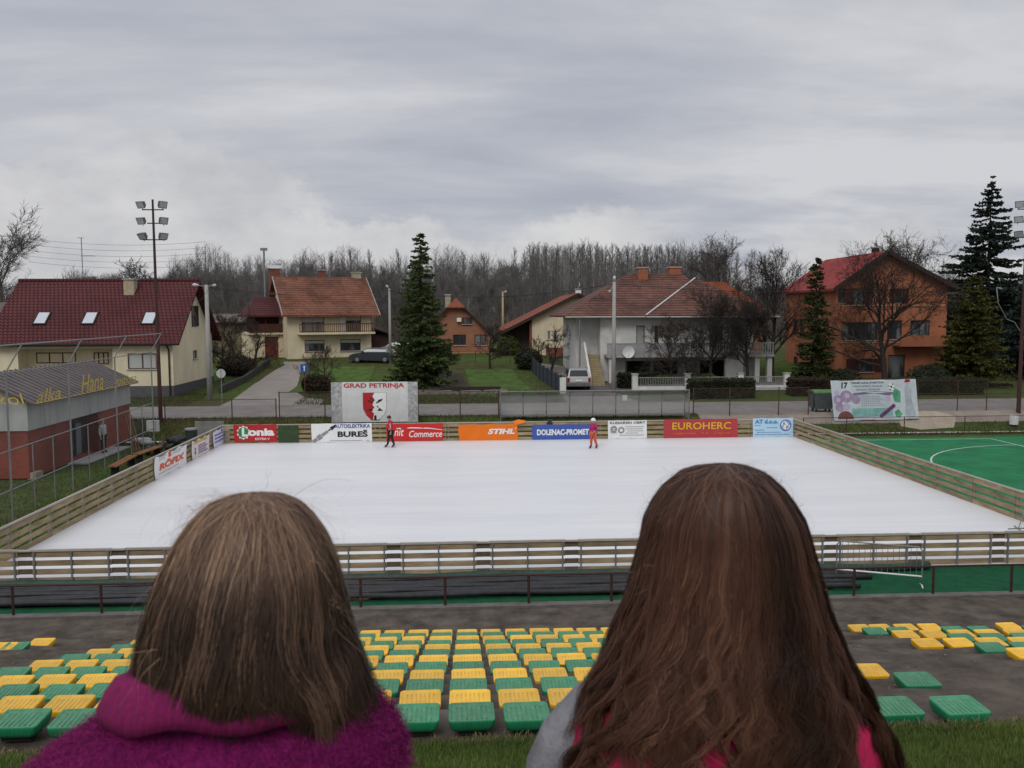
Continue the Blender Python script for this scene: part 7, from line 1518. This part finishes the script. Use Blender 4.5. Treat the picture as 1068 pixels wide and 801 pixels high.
for py, a, c, hd, tilt in ((712, 134, 366, .092, .0), (705, 132, 369, .098, 0), (707, 124, 374, .106, 0), (720, 114, 380, .112, 0), (738, 105, 384, .117, 0), (751, 107, 382, .116, 0), (754, 120, 376, .10, 0)):
    p, q = atY(a, py, YL), atY(c, py, YL); cr_.append(ring((p.x + q.x) / 2, YL + .015, (p.z + q.z) / 2, (q.x - p.x) / 2, hd, 56, 2.2, lambda c_, s_: +.036 * max(0, -s_) - .004 * math.sin(c_ * 9)))
b = MB(); b.loft(cr_, cap=False); b.build('collar', mat('magenta rib knit', (.21, .008, .085), .85, .25, 60, bump=.5, stretch=(3, 3, .3)), tl, smooth=True)
for s in (-1, 1):
    b = MB(); sx = xj + s * base_hw * .80; b.tube([(sx - s * .03, YL + .02, zz + .0), (sx, YL + .02, zz - .12), (sx + s * .012, YL + .01, zz - .28), (sx - s * .015, YL + .06, zz - .45)], [.06, .058, .05, .042], 14); b.build('sleeve', M_FLB, tl, smooth=True)

# --- right girl: long wavy dark hair over a pink and grey jacket
YR = .93; HRr = Hair([(482.5, 757, 759), (484, 746, 769), (487, 730, 782), (493, 712, 796), (508, 694, 812), (522, 684, 822), (540, 675, 833), (560, 671, 840), (590, 663, 848), (620, 654, 857), (650, 642, 866), (680, 627, 880), (710, 611, 896), (740, 596, 912), (770, 582, 927), (801, 566, 941), (850, 556, 948), (900, 560, 945)], YR, lambda z, w: (.104 - .010 / (1 + np.exp(-(z - 6.82) / .02))) * (1 - np.exp(-(w / .052) ** 1.3)))
xr = (HRr.l[-6] + HRr.r[-6]) / 2; zr_ = lambda py: atY(757, py, YR - .085).z; zfoot = g(YR) + .02
tr_ = thing('person', 'girl with long wavy dark brown hair over a pink and grey jacket, seen from behind', 'person', (xr, YR, zfoot))
girl_body(tr_, xr + .0, YR, HRr.zt - .012, zfoot, M_JEAN, mat('grey boot', (.12, .12, .12)), xr)
M_HR = strand_mat('dark brown hair strands', (.014, .008, .006), (.105, .046, .029), (.28, .14, .083)); M_HRB = mat('dark hair under', (.008, .005, .004), .6, .3, 40)
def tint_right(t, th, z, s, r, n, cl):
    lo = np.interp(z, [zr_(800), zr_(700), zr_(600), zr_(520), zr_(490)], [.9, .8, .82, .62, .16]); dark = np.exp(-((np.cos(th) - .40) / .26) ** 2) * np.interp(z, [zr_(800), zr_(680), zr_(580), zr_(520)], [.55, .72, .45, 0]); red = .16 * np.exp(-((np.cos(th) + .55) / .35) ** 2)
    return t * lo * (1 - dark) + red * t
rr_ = np.random.RandomState(3)
zend_r = lambda th: zr_(850) + .02 * np.sin(th * 9) + np.where((th > -2.52) & (th < -2.18), zr_(730) - zr_(850), 0) + np.where((th > -1.97) & (th < -1.80), zr_(735) - zr_(850), 0) + np.where((th > -.70) & (th < -.44), zr_(735) - zr_(850), 0) + np.where(np.cos(th) < -.93, zr_(770) - zr_(850), 0)
hair_base(HRr, tr_, M_HRB, .80, zr_(650))
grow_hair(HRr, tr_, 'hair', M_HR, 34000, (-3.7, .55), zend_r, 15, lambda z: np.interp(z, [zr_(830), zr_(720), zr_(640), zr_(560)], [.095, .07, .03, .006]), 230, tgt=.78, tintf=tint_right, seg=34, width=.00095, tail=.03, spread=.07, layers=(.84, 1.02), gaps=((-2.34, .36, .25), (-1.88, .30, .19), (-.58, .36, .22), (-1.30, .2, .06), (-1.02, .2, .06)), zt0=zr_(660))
wisps(HRr, tr_, M_HR, 320, 18, lift=.005, rows=(0, .95), width=.00036)
wisps(HRr, tr_, M_HR, 160, 19, lift=.004, rows=(0, .12), width=.0004, top=True)
M_PK = mat('crimson pink quilt', (.48, .015, .085), .75, .2, 14, bump=.3); M_GS = mat('grey sleeve cloth', (.20, .20, .215), .85, .3, 22, bump=.5)
prof = [(700, 690, 832, .06), (716, 640, 876, .07), (735, 612, 902, .078), (760, 596, 920, .084), (801, 584, 932, .088)]; rings = []
for py, a, c, hd in prof:
    p, q = atY(a, py, YR), atY(c, py, YR); rings.append(ring((p.x + q.x) / 2, YR + .03, (p.z + q.z) / 2, (q.x - p.x) / 2, hd, 48, f=lambda c_, s_: .03 * max(0, -s_)))
zz = rings[-1][0].z; hwR = (atY(932, 801, YR).x - atY(584, 801, YR).x) / 2; xjr = (atY(932, 801, YR).x + atY(584, 801, YR).x) / 2
for dz, k, hd in ((-.06, 1.0, .09), (-.16, .95, .10), (-.28, .88, .105), (-.42, .86, .115), (-.52, .90, .12)): rings.append(ring(xjr, YR + .03, zz + dz, hwR * k, hd, 48))
b = MB(); b.loft(rings, cap=False); b.build('jacket', M_PK, tr_, smooth=True)
b = MB(); hc = atY(757, 735, YR); b.loft([ring(hc.x, YR + .0, hc.z + dz, w_, d_, 32) for dz, w_, d_ in ((.03, .06, .05), (.02, .085, .06), (-.02, .10, .07), (-.08, .09, .068), (-.13, .05, .05))]); b.build('hood', M_PK, tr_, smooth=True)
for s, pxs in ((-1, ((655, 718), (607, 742), (582, 775), (571, 803))), (1, ((858, 718), (902, 742), (926, 775), (936, 803)))):
    pts = [atY(px + s * -20, py + 12, YR) + V((0, .035, 0)) for px, py in pxs]; e = pts[-1]
    b = MB(); b.tube(pts + [e + V((s * .012, 0, -.12)), e + V((s * .015, -.01, -.24)), e + V((-s * .02, .04, -.40))], [.026, .036, .040, .043, .045, .042, .036], 14); b.build('sleeve', M_GS, tr_, smooth=True)
# ================================================================== WORLD, SUN, CAMERA
w = bpy.data.worlds.new('World'); bpy.context.scene.world = w; w.use_nodes = True
nt = w.node_tree; N = nt.nodes; L = nt.links; N.clear()
out = N.new('ShaderNodeOutputWorld'); sky = N.new('ShaderNodeTexSky'); sky.sky_type = 'NISHITA'; sky.sun_disc = False; SE, SR = R(42), R(200); sky.sun_elevation = SE; sky.sun_rotation = SR
b1 = N.new('ShaderNodeBackground'); b1.inputs[1].default_value = .05; L.new(sky.outputs[0], b1.inputs[0])
tc = N.new('ShaderNodeTexCoord'); sp = N.new('ShaderNodeSeparateXYZ'); L.new(tc.outputs['Generated'], sp.inputs[0])
def math_(op, a, b=None, c=None):
    m = N.new('ShaderNodeMath'); m.operation = op
    for i, v in enumerate((a, b, c)):
        if v is None: continue
        if isinstance(v, (int, float)): m.inputs[i].default_value = v
        else: L.new(v, m.inputs[i])
    return m.outputs[0]
zc_ = math_('MAXIMUM', sp.outputs[2], 0.0); den = math_('ADD', zc_, .16)
cx_ = math_('DIVIDE', sp.outputs[0], den); cy_ = math_('DIVIDE', sp.outputs[1], den); cv = N.new('ShaderNodeCombineXYZ'); L.new(cx_, cv.inputs[0]); L.new(cy_, cv.inputs[1])
def noise(vec, sc, det, ro=.6, dist=0): n = N.new('ShaderNodeTexNoise'); n.inputs['Scale'].default_value = sc; n.inputs['Detail'].default_value = det; n.inputs['Roughness'].default_value = ro; n.inputs['Distortion'].default_value = dist; L.new(vec, n.inputs['Vector']); return n.outputs[0]
def ramp(v, stops):
    r = N.new('ShaderNodeValToRGB'); e = r.color_ramp.elements
    e[0].position, e[0].color = stops[0][0], (*stops[0][1], 1); e[1].position, e[1].color = stops[-1][0], (*stops[-1][1], 1)
    for p, c in stops[1:-1]: k = e.new(p); k.color = (*c, 1)
    L.new(v, r.inputs[0]); return r.outputs[0]
def mix(f, a, b, mode='MIX'):
    m = N.new('ShaderNodeMix'); m.data_type = 'RGBA'; m.blend_type = mode
    for i, v in ((0, f), (6, a), (7, b)):
        if isinstance(v, (int, float)): m.inputs[i].default_value = v
        elif isinstance(v, tuple): m.inputs[i].default_value = (*v, 1)
        else: L.new(v, m.inputs[i])
    return m.outputs[2]
mp = N.new('ShaderNodeMapping'); mp.inputs['Scale'].default_value = (.55, 1.0, 1); mp.inputs['Location'].default_value = (.6, .2, 0); L.new(cv.outputs[0], mp.inputs[0])
lay = ramp(noise(mp.outputs[0], 1.05, 9, .56, .25), [(.37, (.41, .435, .505)), (.5, (.51, .525, .575)), (.61, (.64, .645, .675))])
# low bank of paler cumulus with a ragged top, higher on the left
mp2 = N.new('ShaderNodeMapping'); mp2.inputs['Scale'].default_value = (5.5, 5.5, 9); L.new(tc.outputs['Generated'], mp2.inputs[0])
edge = noise(mp2.outputs[0], 1.0, 7, .62)
top = math_('MULTIPLY_ADD', sp.outputs[0], -.13, .125); top = math_('ADD', top, math_('MULTIPLY', math_('SUBTRACT', edge, .5), .34))
f = math_('SUBTRACT', top, sp.outputs[2]); mr = N.new('ShaderNodeMapRange'); mr.interpolation_type = 'SMOOTHSTEP'; mr.inputs[1].default_value = -.012; mr.inputs[2].default_value = .028; L.new(f, mr.inputs[0])
low = ramp(noise(mp2.outputs[0], 1.6, 6, .6), [(.32, (.52, .52, .545)), (.66, (.70, .695, .695))])
bankf = math_('MULTIPLY', mr.outputs[0], .85)
colr = mix(bankf, lay, low)
# overcast: zenith brighter than the horizon
zr2 = N.new('ShaderNodeMapRange'); zr2.inputs[1].default_value = .36; zr2.inputs[2].default_value = 1; zr2.inputs[3].default_value = 1; zr2.inputs[4].default_value = 1.95; L.new(sp.outputs[2], zr2.inputs[0])
b2 = N.new('ShaderNodeBackground'); L.new(colr, b2.inputs[0]); L.new(zr2.outputs[0], b2.inputs[1])
ms = N.new('ShaderNodeMixShader'); ms.inputs[0].default_value = .95; L.new(b1.outputs[0], ms.inputs[1]); L.new(b2.outputs[0], ms.inputs[2]); L.new(ms.outputs[0], out.inputs[0])
sl_ = bpy.data.lights.new('Sun', 'SUN'); sl_.energy = 1.15; sl_.angle = R(25); sl_.color = (1, .97, .93); so = bpy.data.objects.new('Sun', sl_); C.objects.link(so)
sd = V((math.sin(SR) * math.cos(SE), math.cos(SR) * math.cos(SE), math.sin(SE))); so.rotation_euler = sd.to_track_quat('Z', 'Y').to_euler(); so.location = sd * 60

cam = bpy.data.cameras.new('Camera'); co = bpy.data.objects.new('Camera', cam); C.objects.link(co); bpy.context.scene.camera = co
cam.sensor_fit = 'HORIZONTAL'; cam.sensor_width = 36; cam.lens = F / 1068 * 36; cam.clip_start = .05; cam.clip_end = 3000
from mathutils import Matrix
co.matrix_world = Matrix(((_r.x, _u.x, -_f.x, 0), (_r.y, _u.y, -_f.y, 0), (_r.z, _u.z, -_f.z, CH), (0, 0, 0, 1)))
cam.dof.use_dof = True; cam.dof.focus_distance = 45; cam.dof.aperture_fstop = 13
sc = bpy.context.scene; sc.render.engine = 'CYCLES'; sc.view_settings.view_transform = 'Standard'; sc.view_settings.look = 'None'; sc.view_settings.exposure = 0; sc.view_settings.gamma = 1
sc.cycles.transparent_max_bounces = 24; sc.cycles.max_bounces = 6
try: sc.cycles.use_denoising = True
except Exception: pass
